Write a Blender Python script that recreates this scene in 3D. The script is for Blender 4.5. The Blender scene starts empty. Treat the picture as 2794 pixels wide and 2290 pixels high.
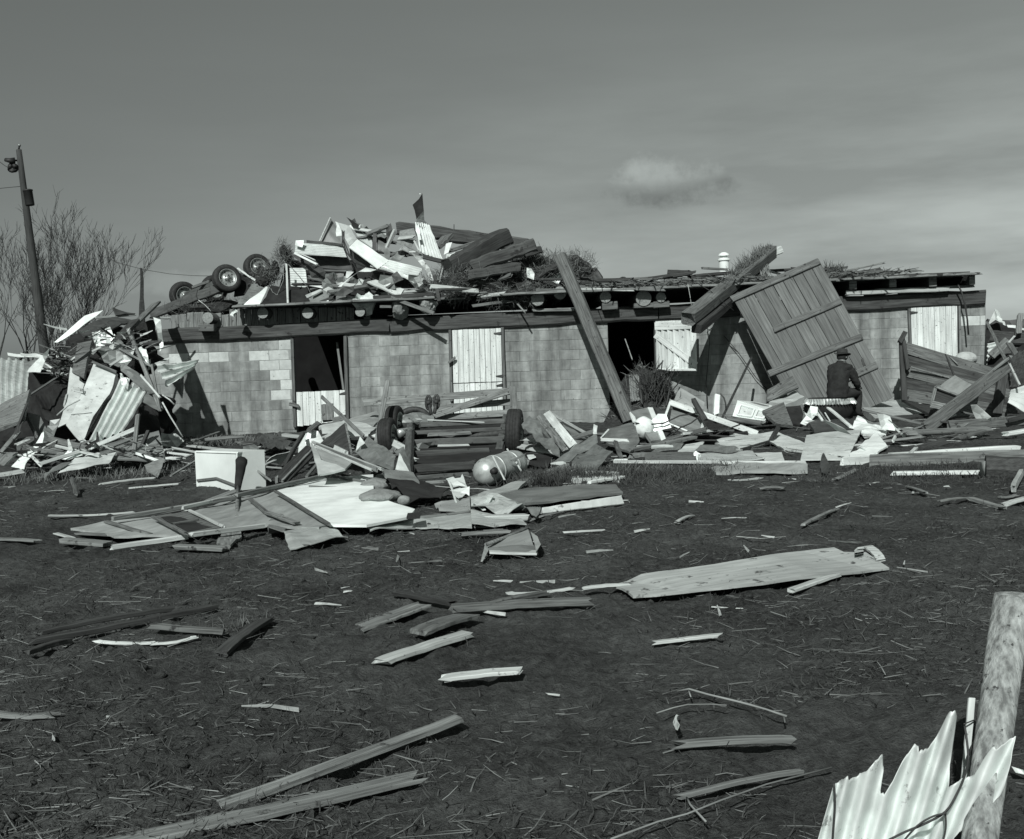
import bpy, bmesh, math, random
import numpy as np
from mathutils import Vector, Matrix, Euler, noise

random.seed(11)
RNG = np.random.default_rng(5)
SC = bpy.context.scene
COL = SC.collection
rad = math.radians

# ------------------------------------------------------------------ camera
EYE = 1.4
FPX = 2955.0
CX, CY = 1397.0, 1145.0
CAM_M = (Matrix.Translation((0, 0, EYE)) @ Matrix.Rotation(rad(90 - 3.397), 4, 'X')
         @ Matrix.Rotation(rad(-2.0), 4, 'Z'))
cam_d = bpy.data.cameras.new('camera')
cam_d.sensor_width = 36
cam_d.lens = 36 * FPX / 2794
cam_d.clip_start = 0.05
cam_d.clip_end = 3000
cam = bpy.data.objects.new('camera', cam_d)
cam.matrix_world = CAM_M
COL.objects.link(cam)
SC.camera = cam

# ------------------------------------------------------------------ light
SUN_EL, SUN_AZ = 38.0, 15.0
to_sun = Vector((-math.sin(rad(SUN_AZ)) * math.cos(rad(SUN_EL)),
                 -math.cos(rad(SUN_AZ)) * math.cos(rad(SUN_EL)), math.sin(rad(SUN_EL))))
sun_d = bpy.data.lights.new('sun', 'SUN')
sun_d.energy = 4.3
sun_d.angle = rad(0.5)
sun_d.color = (1.0, 0.995, 0.985)
sun = bpy.data.objects.new('sun', sun_d)
sun.rotation_mode = 'QUATERNION'
sun.rotation_quaternion = to_sun.to_track_quat('Z', 'Y')
sun.location = (-20, -30, 40)
COL.objects.link(sun)

TINT = (0.915, 1.0, 0.96)
SC.view_settings.view_transform = 'Standard'
SC.view_settings.look = 'None'
SC.view_settings.exposure = 0.12
SC.view_settings.gamma = 1.0
SC.view_settings.use_curve_mapping = False


def pix_dir(sx, sy):
    d = CAM_M.to_3x3() @ Vector(((sx - CX) / FPX, -(sy - CY) / FPX, -1.0))
    return d


world = bpy.data.worlds.new('World')
SC.world = world
world.use_nodes = True
nt = world.node_tree
nt.nodes.clear()


def N(t, kind, **kw):
    n = t.nodes.new(kind)
    for k, v in kw.items():
        if k == 'inp':
            for a, b in v.items():
                n.inputs[a].default_value = b
        else:
            setattr(n, k, v)
    return n


def math_node(t, op, a, b=None, clamp=False):
    n = t.nodes.new('ShaderNodeMath')
    n.operation = op
    n.use_clamp = clamp
    for i, v in enumerate((a, b)):
        if v is None:
            continue
        if isinstance(v, (int, float)):
            n.inputs[i].default_value = v
        else:
            t.links.new(v, n.inputs[i])
    return n.outputs[0]


def build_world():
    t = nt
    sky = N(t, 'ShaderNodeTexSky', sky_type='NISHITA', sun_disc=False,
            sun_elevation=rad(SUN_EL), sun_rotation=math.atan2(to_sun.x, to_sun.y))
    sky.air_density = 1.0
    sky.dust_density = 1.2
    bw = N(t, 'ShaderNodeRGBToBW')
    t.links.new(sky.outputs[0], bw.inputs[0])
    tc = N(t, 'ShaderNodeTexCoord')
    sep = N(t, 'ShaderNodeSeparateXYZ')
    t.links.new(tc.outputs['Generated'], sep.inputs[0])
    # thin streaky cloud, flattened towards the horizon
    mp = N(t, 'ShaderNodeMapping')
    mp.inputs['Scale'].default_value = (2.0, 2.0, 11.0)
    t.links.new(tc.outputs['Generated'], mp.inputs[0])
    n1 = N(t, 'ShaderNodeTexNoise', inp={'Scale': 1.7, 'Detail': 6.0, 'Roughness': 0.55})
    t.links.new(mp.outputs[0], n1.inputs[0])
    r1 = N(t, 'ShaderNodeMapRange', inp={1: 0.38, 2: 0.66, 3: 0.0, 4: 1.0})
    t.links.new(n1.outputs[0], r1.inputs[0])
    low = N(t, 'ShaderNodeMapRange', inp={1: 0.03, 2: 0.30, 3: 1.0, 4: 0.0})
    t.links.new(sep.outputs['Z'], low.inputs[0])
    side = N(t, 'ShaderNodeMapRange', inp={1: -0.35, 2: 0.45, 3: 0.10, 4: 1.0})
    t.links.new(sep.outputs['X'], side.inputs[0])
    veil = math_node(t, 'MULTIPLY', math_node(t, 'MULTIPLY', r1.outputs[0], low.outputs[0]), side.outputs[0])
    # one small cumulus: brighter head, darker base
    noise2 = N(t, 'ShaderNodeTexNoise', inp={'Scale': 24.0, 'Detail': 8.0, 'Roughness': 0.66})
    t.links.new(tc.outputs['Generated'], noise2.inputs[0])

    def puff(sx, sy, rx, rz):
        d = pix_dir(sx, sy).normalized()
        dx = math_node(t, 'DIVIDE', math_node(t, 'SUBTRACT', sep.outputs['X'], d.x), rx)
        dz = math_node(t, 'DIVIDE', math_node(t, 'SUBTRACT', sep.outputs['Z'], d.z), rz)
        dy = math_node(t, 'DIVIDE', math_node(t, 'SUBTRACT', sep.outputs['Y'], d.y), 0.2)
        s = math_node(t, 'ADD', math_node(t, 'MULTIPLY', dx, dx), math_node(t, 'MULTIPLY', dz, dz))
        s = math_node(t, 'ADD', s, math_node(t, 'MULTIPLY', dy, dy))
        rag = math_node(t, 'ADD', s, math_node(t, 'MULTIPLY', math_node(t, 'SUBTRACT', noise2.outputs[0], 0.5), 3.4))
        m = N(t, 'ShaderNodeMapRange', inp={1: 1.0, 2: -0.25, 3: 0.0, 4: 1.0}, interpolation_type='SMOOTHSTEP')
        t.links.new(math_node(t, 'ADD', rag, math_node(t, 'MULTIPLY', math_node(t, 'GREATER_THAN', s, 2.0), 9.0)), m.inputs[0])
        return m.outputs[0]

    head = puff(1785, 476, 0.052, 0.021)
    base = puff(1812, 527, 0.068, 0.015)
    pf2 = puff(480, 770, 0.05, 0.013)
    fac = math_node(t, 'ADD', 1.0, math_node(t, 'MULTIPLY', veil, 1.5))
    fac = math_node(t, 'ADD', fac, math_node(t, 'MULTIPLY', head, 0.95))
    fac = math_node(t, 'ADD', fac, math_node(t, 'MULTIPLY', pf2, 0.45))
    fac = math_node(t, 'SUBTRACT', fac, math_node(t, 'MULTIPLY', base, 0.62))
    # the sky tone rises from left to right
    hz = N(t, 'ShaderNodeMapRange', inp={1: -0.5, 2: 0.5, 3: 0.92, 4: 1.5})
    t.links.new(sep.outputs['X'], hz.inputs[0])
    fac = math_node(t, 'MULTIPLY', fac, hz.outputs[0])
    v = math_node(t, 'MULTIPLY', bw.outputs[0], fac)
    # film response of a blue-filtered sky: compress the horizon glow
    v = math_node(t, 'POWER', v, 0.62)
    vec = N(t, 'ShaderNodeCombineXYZ')
    for i in range(3):
        t.links.new(math_node(t, 'MULTIPLY', v, TINT[i]), vec.inputs[i])
    bg = N(t, 'ShaderNodeBackground', inp={1: 0.076})
    t.links.new(vec.outputs[0], bg.inputs[0])
    out = N(t, 'ShaderNodeOutputWorld')
    t.links.new(bg.outputs[0], out.inputs[0])


build_world()

# ------------------------------------------------------------------ picture-to-place helpers
CR = {'A': (0, 350, .3305), 'B': (400, 500, .3305), 'C': (900, 500, .3305), 'D': (1500, 620, .3305),
      'E': (2094, 620, .3305), 'F': (0, 800, .3305), 'G': (400, 850, .3305), 'H': (1000, 1000, .3305),
      'I': (1600, 950, .28329), 'J': (2194, 850, .3168), 'K': (100, 1250, .37771), 'L': (900, 1400, .37771),
      'M': (1600, 1400, .42493), 'N': (2094, 1550, .42631), 'O': (0, 1500, .661), 'P': (850, 560, .18886),
      'Q': (850, 1130, .18886), 'R': (1250, 1130, .21247), 'S': (1400, 1650, .6582), 'V': (0, 0, 1.3192),
      'X': (0, 0, 1.0), 'Y': (2494, 820, .17281)}


def src(c, x, y):
    ox, oy, s = CR[c]
    return ox + x * s, oy + y * s


def at(c, x, y, d):
    """A measured spot: d > 0 is its distance in front of the camera, d <= 0 puts it on the level z = -d."""
    r = pix_dir(*src(c, x, y))
    if d > 0:
        k = d / r.y
        p = Vector((0, 0, EYE)) + r * k
        if d < 21 and p.z < float(ground_z(p.x, p.y)) + .05:
            return at(c, x, y, -.05)               # nothing sinks into the mud
    else:
        z = -d
        for _ in range(4):                      # rest on the uneven mud
            q = Vector((0, 0, EYE)) + r * ((z - EYE) / r.z)
            z = float(ground_z(q.x, q.y)) + .02 - d * .62
        k = (z - EYE) / r.z
    return Vector((0, 0, EYE)) + r * k


def onplane(c, x, y, p, n):
    r = pix_dir(*src(c, x, y))
    o = Vector((0, 0, EYE))
    return o + r * ((p - o).dot(n) / r.dot(n))


# ------------------------------------------------------------------ materials
MATS = {}


def tint(v):
    return (v * TINT[0], v * TINT[1], v * TINT[2], 1)


def material(name, lo, hi, scale=(1, 1, 1), nscale=4.0, detail=5.0, rough=0.8, metal=0.0, bump=0.3,
             dist=0.01, spots=None, rand=0.12, ramp=(0.35, 0.68), fine=None, stain=False, spec=0.3):
    m = bpy.data.materials.new(name)
    m.use_nodes = True
    t = m.node_tree
    t.nodes.clear()
    out = N(t, 'ShaderNodeOutputMaterial')
    b = N(t, 'ShaderNodeBsdfPrincipled', inp={'Roughness': rough, 'Metallic': metal})
    b.inputs['Specular IOR Level'].default_value = spec
    t.links.new(b.outputs[0], out.inputs[0])
    tc = N(t, 'ShaderNodeTexCoord')
    oi = N(t, 'ShaderNodeObjectInfo')
    add = N(t, 'ShaderNodeVectorMath', operation='MULTIPLY_ADD')
    add.inputs[1].default_value = (1, 1, 1)
    cmb = N(t, 'ShaderNodeCombineXYZ')
    rr = math_node(t, 'MULTIPLY', oi.outputs['Random'], 37.0)
    for i in range(3):
        t.links.new(rr, cmb.inputs[i])
    t.links.new(tc.outputs['Object'], add.inputs[0])
    t.links.new(cmb.outputs[0], add.inputs[2])
    mp = N(t, 'ShaderNodeMapping')
    mp.inputs['Scale'].default_value = scale
    t.links.new(add.outputs[0], mp.inputs[0])
    n1 = N(t, 'ShaderNodeTexNoise', inp={'Scale': nscale, 'Detail': detail, 'Roughness': 0.6})
    t.links.new(mp.outputs[0], n1.inputs[0])
    cr = N(t, 'ShaderNodeValToRGB')
    e = cr.color_ramp.elements
    e[0].position, e[1].position = ramp
    e[0].color, e[1].color = tint(lo), tint(hi)
    t.links.new(n1.outputs[0], cr.inputs[0])
    colour = cr.outputs[0]
    # broad weathering
    n2 = N(t, 'ShaderNodeTexNoise', inp={'Scale': 1.3, 'Detail': 3.0})
    t.links.new(add.outputs[0], n2.inputs[0])
    w = N(t, 'ShaderNodeMapRange', inp={1: 0.3, 2: 0.7, 3: 0.8, 4: 1.12})
    t.links.new(n2.outputs[0], w.inputs[0])
    rv = N(t, 'ShaderNodeMapRange', inp={1: 0.0, 2: 1.0, 3: 1 - rand, 4: 1 + rand})
    t.links.new(oi.outputs['Random'], rv.inputs[0])
    k = math_node(t, 'MULTIPLY', w.outputs[0], rv.outputs[0])
    vm = N(t, 'ShaderNodeVectorMath', operation='SCALE')
    t.links.new(colour, vm.inputs[0])
    t.links.new(k, vm.inputs[3])
    colour = vm.outputs[0]
    if stain:                                   # rain streaks and mud splash that run over many blocks
        ge = N(t, 'ShaderNodeNewGeometry')
        ms = N(t, 'ShaderNodeMapping')
        ms.inputs['Scale'].default_value = (2.2, 2.2, .32)
        t.links.new(ge.outputs['Position'], ms.inputs[0])
        ns = N(t, 'ShaderNodeTexNoise', inp={'Scale': 1.5, 'Detail': 6.0, 'Roughness': 0.62})
        t.links.new(ms.outputs[0], ns.inputs[0])
        sr = N(t, 'ShaderNodeMapRange', inp={1: 0.34, 2: 0.66, 3: 0.52, 4: 1.30})
        t.links.new(ns.outputs[0], sr.inputs[0])
        vs_ = N(t, 'ShaderNodeVectorMath', operation='SCALE')
        t.links.new(colour, vs_.inputs[0])
        t.links.new(sr.outputs[0], vs_.inputs[3])
        colour = vs_.outputs[0]
    if spots:
        sv, sscale, thr = spots
        n3 = N(t, 'ShaderNodeTexNoise', inp={'Scale': sscale, 'Detail': 4.0, 'Roughness': 0.65})
        t.links.new(add.outputs[0], n3.inputs[0])
        sm = N(t, 'ShaderNodeMapRange', inp={1: thr, 2: thr + 0.07, 3: 0.0, 4: 1.0})
        t.links.new(n3.outputs[0], sm.inputs[0])
        mx = N(t, 'ShaderNodeMix', data_type='RGBA')
        mx.inputs[7].default_value = tint(sv)
        t.links.new(sm.outputs[0], mx.inputs[0])
        t.links.new(colour, mx.inputs[6])
        colour = mx.outputs[2]
    t.links.new(colour, b.inputs['Base Color'])
    if bump:
        bp = N(t, 'ShaderNodeBump', inp={'Strength': bump, 'Distance': dist})
        t.links.new(n1.outputs[0], bp.inputs['Height'])
        t.links.new(bp.outputs[0], b.inputs['Normal'])
    MATS[name] = m
    return m


GR = (0.9, 16, 16)      # grain along a plank
material('weathered wood', .09, .27, GR, 3.0, 8, bump=.8, dist=.008, spots=(.04, 11, .60))
material('mid wood', .06, .18, GR, 3.0, 8, bump=.8, dist=.008, spots=(.03, 10, .61))
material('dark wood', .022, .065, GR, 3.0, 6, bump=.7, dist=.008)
material('beam wood', .028, .085, (.7, 9, 9), 3.0, 7, bump=.8, dist=.012, spots=(.02, 5, .62))
material('pale wood', .30, .54, GR, 3.0, 8, bump=.5, dist=.005, spots=(.10, 14, .62))
material('white board', .50, .78, (.8, 11, 11), 3.0, 7, bump=.4, dist=.004, spots=(.14, 20, .62))
material('door white', .50, .78, (.6, 12, 12), 3.0, 7, bump=.4, dist=.004, spots=(.16, 26, .615), rand=.07)
material('door grey', .085, .17, (.6, 12, 12), 3.0, 6, bump=.6, dist=.006, spots=(.05, 7, .68), rand=.14)
material('plywood', .27, .40, (1.2, 10, 10), 2.6, 8, bump=.3, dist=.003, spots=(.07, 9, .60))
material('panel board', .24, .36, (1, 5, 5), 2.0, 6, bump=.25, dist=.004, spots=(.15, 9, .66))
material('plaster white', .70, .84, (1, 1, 1), 5, 5, bump=.15, dist=.004, spots=(.36, 11, .70), rand=.05)
material('plaster', .44, .62, (1, 1, 1), 6, 7, bump=.25, dist=.004, spots=(.18, 10, .62), rand=.08)
material('enamel', .74, .84, (1, 1, 1), 3, 4, rough=.35, bump=.05, spots=(.22, 14, .72), rand=.04, spec=.5)
material('siding', .50, .66, (1, 1, 1), 5, 5, rough=.55, bump=.15, spots=(.22, 16, .68))
material('grey sheet', .13, .22, (1, 2, 1), 3, 5, rough=.5, bump=.2, dist=.006, spots=(.05, 9, .68))
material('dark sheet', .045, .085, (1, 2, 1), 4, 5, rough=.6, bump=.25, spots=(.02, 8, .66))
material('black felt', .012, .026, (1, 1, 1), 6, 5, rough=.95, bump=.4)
material('bright metal', .68, .84, (1.5, 8, 3), 3, 5, rough=.42, metal=.2, bump=.15, dist=.004, spots=(.30, 10, .66))
material('tin', .42, .62, (2, 7, 3), 3, 5, rough=.42, metal=.35, bump=.15, dist=.004, spots=(.18, 9, .64))
material('dull metal', .22, .36, (1.5, 5, 3), 3, 5, rough=.45, metal=.55, bump=.25, dist=.006, spots=(.09, 10, .64))
material('iron', .03, .075, (3, 3, 3), 6, 5, rough=.65, metal=.2, bump=.5, dist=.005)
material('chassis iron', .06, .12, (1, 6, 6), 4, 5, rough=.6, bump=.4, dist=.005, spots=(.025, 9, .62))
material('tank metal', .34, .52, (1.5, 4, 4), 4, 6, rough=.42, metal=.35, bump=.2, dist=.004, spots=(.15, 8, .62))
material('rubber', .016, .034, (2, 2, 2), 12, 4, rough=.75, bump=.3)
material('rim', .28, .46, (4, 4, 4), 5, 4, rough=.4, metal=.5, bump=.2, spots=(.08, 16, .60))
material('straw', .10, .30, (1, 1, 1), 3, 2, bump=0, rand=.2, rough=.9, ramp=(.3, .7))
material('hay', .06, .19, (1, 1, 1), 9, 3, bump=0, rough=.95, ramp=(.3, .7))
material('sod', .02, .05, (1, 1, 1), 8, 4, bump=.8, dist=.03, rough=1)
material('grass', .028, .075, (1, 1, 1), 2.5, 3, bump=0, rough=.9, ramp=(.3, .7))
material('batt', .17, .27, (3, 3, 3), 5, 6, rough=1, bump=.9, dist=.02)
material('cloth white', .62, .82, (2, 2, 2), 3, 4, rough=1, bump=.4, dist=.02, spots=(.12, 3.2, .60))
material('jacket', .013, .029, (1, 1, 1), 12, 5, rough=.95, bump=.5, dist=.01, rand=0)
material('trousers', .02, .034, (1, 1, 1), 14, 5, rough=.95, bump=.4, dist=.01, rand=0)
material('hat felt', .03, .05, (1, 1, 1), 14, 5, rough=.95, bump=.3, dist=.005, rand=0)
material('skin', .20, .25, (1, 1, 1), 8, 3, rough=.6, bump=.1, rand=0)
material('bark', .03, .07, (3, 3, .8), 9, 5, rough=.95, bump=.8, dist=.01)
material('twig', .03, .055, (1, 1, 1), 3, 2, rough=.95, bump=0)
material('pole wood', .03, .06, (14, 14, .8), 3, 5, rough=.9, bump=.5)
material('post wood', .12, .40, (16, 16, 1.6), 3, 8, rough=.95, bump=1.0, dist=.012, spots=(.04, 30, .61))
material('block', .20, .29, (1, 1, 1), 7, 8, rough=.95, bump=.6, dist=.005, rand=.06, stain=True, spots=(.12, 11, .69))
material('block pale', .42, .56, (1, 1, 1), 8, 8, rough=.95, bump=.5, dist=.004, rand=.10, spots=(.22, 14, .64))
material('block patch', .235, .33, (1, 1, 1), 9, 8, rough=.95, bump=.5, dist=.004, rand=.08, stain=True, spots=(.14, 16, .62))
material('mortar', .18, .26, (1, 1, 1), 14, 5, rough=1, bump=.5, stain=True)
material('concrete', .30, .44, (1, 1, 1), 6, 8, rough=.95, bump=.4, spots=(.18, 7, .66))
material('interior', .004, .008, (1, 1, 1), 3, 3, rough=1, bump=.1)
material('log end', .20, .34, (9, 9, 9), 3, 6, rough=.95, bump=.5, spots=(.08, 12, .64))
material('wire', .025, .05, (1, 1, 1), 3, 2, rough=.6, bump=0)
material('lamp black', .02, .03, (1, 1, 1), 3, 2, rough=.6, bump=0)


def ground_material():
    m = bpy.data.materials.new('mud')
    m.use_nodes = True
    t = m.node_tree
    t.nodes.clear()
    out = N(t, 'ShaderNodeOutputMaterial')
    b = N(t, 'ShaderNodeBsdfPrincipled', inp={'Roughness': 0.95})
    b.inputs['Specular IOR Level'].default_value = 0.15
    t.links.new(b.outputs[0], out.inputs[0])
    tc = N(t, 'ShaderNodeTexCoord')

    def noise_(s, d, r=.6):
        n = N(t, 'ShaderNodeTexNoise', inp={'Scale': s, 'Detail': d, 'Roughness': r})
        t.links.new(tc.outputs['Object'], n.inputs[0])
        return n.outputs[0]
    a = noise_(26, 7, .7)
    c = noise_(1.1, 4)
    f = noise_(110, 3)
    k = math_node(t, 'ADD', math_node(t, 'MULTIPLY', a, .55),
                  math_node(t, 'ADD', math_node(t, 'MULTIPLY', c, .42), math_node(t, 'MULTIPLY', f, .22)))
    cr = N(t, 'ShaderNodeValToRGB')
    e = cr.color_ramp.elements
    e[0].position, e[0].color = .44, tint(.014)
    e[1].position, e[1].color = .74, tint(.092)
    t.links.new(k, cr.inputs[0])
    t.links.new(cr.outputs[0], b.inputs['Base Color'])
    bp = N(t, 'ShaderNodeBump', inp={'Strength': .9, 'Distance': .03})
    t.links.new(math_node(t, 'ADD', a, math_node(t, 'MULTIPLY', f, .5)), bp.inputs['Height'])
    t.links.new(bp.outputs[0], b.inputs['Normal'])
    MATS['mud'] = m


ground_material()

# ------------------------------------------------------------------ object helpers
BASE = {}


SUFFIX = {'panel': 'sheeting', 'end': 'board', 'side': 'boarding', 'edge': 'strip', 'face': 'sheet', 'slats': 'lattice', 'rim': 'trim', 'lip': 'trim',
          'wall': 'lining', 'top': 'strip', 'foot': 'block', 'sill': 'strip', 'leaf': 'strip', 'window': 'opening', 'shadow': 'sheet',
          'underside': 'sheet', 'hole': 'hollow', 'lining': 'felt'}


def plain(name, parent):
    if parent is None and name.split('_')[-1] in SUFFIX:
        w = name.split('_')
        w[-1] = SUFFIX[w[-1]]
        return '_'.join(w)
    return name


def props(o, label=None, cat=None, group=None, kind=None):
    if label:
        o['label'] = label
    if cat:
        o['category'] = cat
    if group:
        o['group'] = group
    if kind:
        o['kind'] = kind
    return o


def link(o, M, parent=None):
    COL.objects.link(o)
    if parent is not None:
        o.parent = parent
        o.matrix_basis = BASE[parent.name].inverted() @ M
    else:
        o.matrix_basis = M
    BASE[o.name] = M.copy()
    return o


def thing(name, label, cat, loc, rz=0.0, group=None, parent=None):
    o = bpy.data.objects.new(name, None)
    o.empty_display_size = .2
    link(o, Matrix.Translation(loc) @ Matrix.Rotation(rz, 4, 'Z'), parent)
    return props(o, label, cat, group)


def mk(name, verts, faces, mat, M=None, parent=None, smooth=False, label=None, cat=None, group=None, kind=None):
    me = bpy.data.meshes.new(name)
    me.from_pydata([tuple(v) for v in verts], [], faces)
    mats = mat if isinstance(mat, (list, tuple)) else [mat]
    for q in mats:
        me.materials.append(MATS[q])
    if smooth:
        me.polygons.foreach_set('use_smooth', [True] * len(me.polygons))
    me.update()
    o = bpy.data.objects.new(name, me)
    link(o, M or Matrix.Identity(4), parent)
    return props(o, label, cat, group, kind)


def mk_bm(name, bm, mat, M=None, parent=None, smooth=False, **kw):
    me = bpy.data.meshes.new(name)
    bm.to_mesh(me)
    bm.free()
    mats = mat if isinstance(mat, (list, tuple)) else [mat]
    for q in mats:
        me.materials.append(MATS[q])
    if smooth:
        me.polygons.foreach_set('use_smooth', [True] * len(me.polygons))
    o = bpy.data.objects.new(name, me)
    link(o, M or Matrix.Identity(4), parent)
    return props(o, **kw)


def frame(o, x, z):
    x = x.normalized()
    z = (z - x * z.dot(x))
    if z.length < 1e-6:
        z = x.orthogonal()
    z.normalize()
    y = z.cross(x)
    return Matrix(((x.x, y.x, z.x, o.x), (x.y, y.y, z.y, o.y), (x.z, y.z, z.z, o.z), (0, 0, 0, 1)))


TOCAM = Vector((0, -1, 0.05))


def plank(name, label, cat, mat, p0, p1, w, t, up='up', jag=.03, bow=0.0, taper=1.0, parent=None, group=None, n=5, rough=.06):
    """Sawn board from p0 to p1; `up` is the direction its wide face looks."""
    X = p1 - p0
    L = X.length
    name = plain(name, parent)
    U = {'up': Vector((0, 0, 1)), 'cam': TOCAM, 'side': Vector((1, 0, 0))}.get(up, up) if isinstance(up, str) else up
    M = frame(p0, X, U)
    vs, fs = [], []
    c = min(w, t) * .13
    for i in range(n + 1):
        f = i / n
        x = L * f
        ww = w * (1 + (taper - 1) * f) / 2
        tt = t / 2
        dz = bow * (4 * f * (1 - f)) + random.uniform(-1, 1) * t * rough
        dy = random.uniform(-1, 1) * w * rough * .4
        ring = [(-ww, -tt + c), (-ww + c, -tt), (ww - c, -tt), (ww, -tt + c), (ww, tt - c), (ww - c, tt), (-ww + c, tt), (-ww, tt - c)]
        for (y, z) in ring:
            jx = 0
            if i in (0, n):
                jx = random.uniform(-jag, jag) if jag else 0
            vs.append((x + jx, y + dy, z + dz))
    for i in range(n):
        for j in range(8):
            a, b = i * 8 + j, i * 8 + (j + 1) % 8
            fs.append((a, b, b + 8, a + 8))
    fs.append(tuple(reversed(range(8))))
    fs.append(tuple(range(n * 8, n * 8 + 8)))
    return mk(name, vs, fs, mat, M, parent, label=label, cat=cat, group=group)


def pk(c, name, label, cat, mat, a, b, w, t, **kw):
    if kw.get('up') == 'cam' and kw.get('parent') is None:
        w, t = w * .6, t * .7
    return plank(name, label, cat, mat, at(c, *a), at(c, *b), w, t, **kw)


def sheet(name, label, cat, mat, P, t=.006, crump=.012, freq=2.5, jag=.0, nu=10, nv=10, corr=None,
          parent=None, group=None, smooth=False, fold=None, seed=None):
    """Thin panel with real thickness through the corner points P (4 points: a grid; more: an outline)."""
    name = plain(name, parent)
    seed = random.uniform(0, 99) if seed is None else seed
    C = sum(P, Vector()) / len(P)
    if len(P) == 4:
        nrm = (P[1] - P[0] + P[2] - P[3]).cross(P[3] - P[0] + P[2] - P[1])
    else:
        nrm = Vector()
        for i in range(len(P)):
            nrm += (P[i] - C).cross(P[(i + 1) % len(P)] - C)
    nrm.normalize()
    if nrm.dot(Vector((0, 0, EYE)) - C) < 0:
        nrm = -nrm
    xd = (P[1] - P[0])
    M = frame(C, xd, nrm)
    Mi = M.inverted()
    bm = bmesh.new()

    def disp(v, u=None, w=None):
        q = v * freq + Vector((seed, seed * .7, -seed))
        d = crump * (noise.noise(q) + .5 * noise.noise(q * 2.3))
        if corr and u is not None:
            k, amp, ax = corr[:3]
            s = math.sin(2 * math.pi * k * (u if ax == 'u' else w))
            d += amp * (abs(s) ** .7) * (1 if s > 0 else -1)
        if fold and u is not None:
            fu, fa = fold
            d += fa * (1 - abs(u - fu) / max(fu, 1 - fu))
        return d
    if len(P) == 4:
        if corr:
            if corr[2] == 'u':
                nu = int(corr[0] * 8)
            else:
                nv = int(corr[0] * 8)
        g = []
        for j in range(nv + 1):
            row = []
            for i in range(nu + 1):
                u, w = i / nu, j / nv
                ue, we = u, w
                if jag and (i in (0, nu)):
                    ue += jag * noise.noise(Vector((w * 9, seed, i))) * (1 if i else 1)
                if jag and (j in (0, nv)):
                    we += jag * noise.noise(Vector((u * 9, j, seed)))
                v = (P[0] * (1 - ue) + P[1] * ue) * (1 - we) + (P[3] * (1 - ue) + P[2] * ue) * we
                v = v + nrm * disp(v, u, w)
                row.append(bm.verts.new(Mi @ v))
            g.append(row)
        for j in range(nv):
            for i in range(nu):
                bm.faces.new((g[j][i], g[j][i + 1], g[j + 1][i + 1], g[j + 1][i]))
    else:
        pts = []
        for i in range(len(P)):
            a, b = P[i], P[(i + 1) % len(P)]
            k = max(1, int((b - a).length / .12))
            for q in range(k):
                v = a.lerp(b, q / k)
                if jag and q:
                    v = v + (C - v) * jag * noise.noise(v * 9)
                pts.append(v)
        f = bm.faces.new([bm.verts.new(Mi @ v) for v in pts])
        bmesh.ops.triangulate(bm, faces=[f])
        for _ in range(2):
            es = [e for e in bm.edges if e.calc_length() > .16]
            if es and len(bm.edges) < 3000:
                bmesh.ops.subdivide_edges(bm, edges=es, cuts=1)
                bmesh.ops.triangulate(bm, faces=[f for f in bm.faces if len(f.verts) > 3])
        for v in bm.verts:
            w3 = M @ v.co
            v.co.z += disp(w3)
    bmesh.ops.recalc_face_normals(bm, faces=bm.faces[:])
    if sum((f.normal.z * f.calc_area() for f in bm.faces)) < 0:
        bmesh.ops.reverse_faces(bm, faces=bm.faces[:])
    # give it thickness behind the lit face
    front = list(bm.faces)
    border = [e for e in bm.edges if len(e.link_faces) == 1]
    vmap = {v: bm.verts.new((v.co.x, v.co.y, v.co.z - t)) for v in list(bm.verts)}
    for f in front:
        bm.faces.new([vmap[v] for v in reversed(f.verts)])
    for e in border:
        a, b = e.verts
        l = e.link_loops[0]
        if l.vert != a:
            a, b = b, a
        bm.faces.new((b, a, vmap[a], vmap[b]))
    return mk_bm(name, bm, mat, M, parent, smooth, label=label, cat=cat, group=group)


def sh(c, name, label, cat, mat, pts, **kw):
    return sheet(name, label, cat, mat, [at(c, *p) for p in pts], **kw)


def box(name, mat, M, sx, sy, sz, bev=.01, parent=None, **kw):
    """Box sx*sy*sz about the frame M's origin, slightly rounded."""
    bm = bmesh.new()
    bmesh.ops.create_cube(bm, size=1)
    bmesh.ops.scale(bm, vec=(sx, sy, sz), verts=bm.verts)
    if bev:
        bmesh.ops.bevel(bm, geom=bm.edges[:], offset=bev, segments=1, affect='EDGES')
    return mk_bm(name, bm, mat, M, parent, **kw)


def tube(name, mat, pts, r, parent=None, seg=6, r1=None, smooth=True, rag=0.0, cap=True, **kw):
    """Round bar through a chain of points, tapering from r to r1."""
    r1 = r if r1 is None else r1
    n = len(pts)
    o = pts[0]
    vs, fs = [], []
    prev = None
    for i, p in enumerate(pts):
        d = (pts[min(i + 1, n - 1)] - pts[max(i - 1, 0)]).normalized()
        if prev is None:
            a = d.orthogonal().normalized()
        else:
            a = (prev - d * prev.dot(d)).normalized()
        prev = a
        b = d.cross(a)
        rr = r + (r1 - r) * i / (n - 1)
        for k in range(seg):
            th = 2 * math.pi * k / seg
            q = rr * (1 + (rag * random.uniform(-1, 1) if rag else 0))
            vs.append(p - o + a * math.cos(th) * q + b * math.sin(th) * q)
    for i in range(n - 1):
        for k in range(seg):
            k2 = (k + 1) % seg
            fs.append((i * seg + k, i * seg + k2, (i + 1) * seg + k2, (i + 1) * seg + k))
    if cap:
        fs.append(tuple(reversed(range(seg))))
        fs.append(tuple(range((n - 1) * seg, n * seg)))
    return mk(name, vs, fs, mat, Matrix.Translation(o), parent, smooth, **kw)


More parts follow.
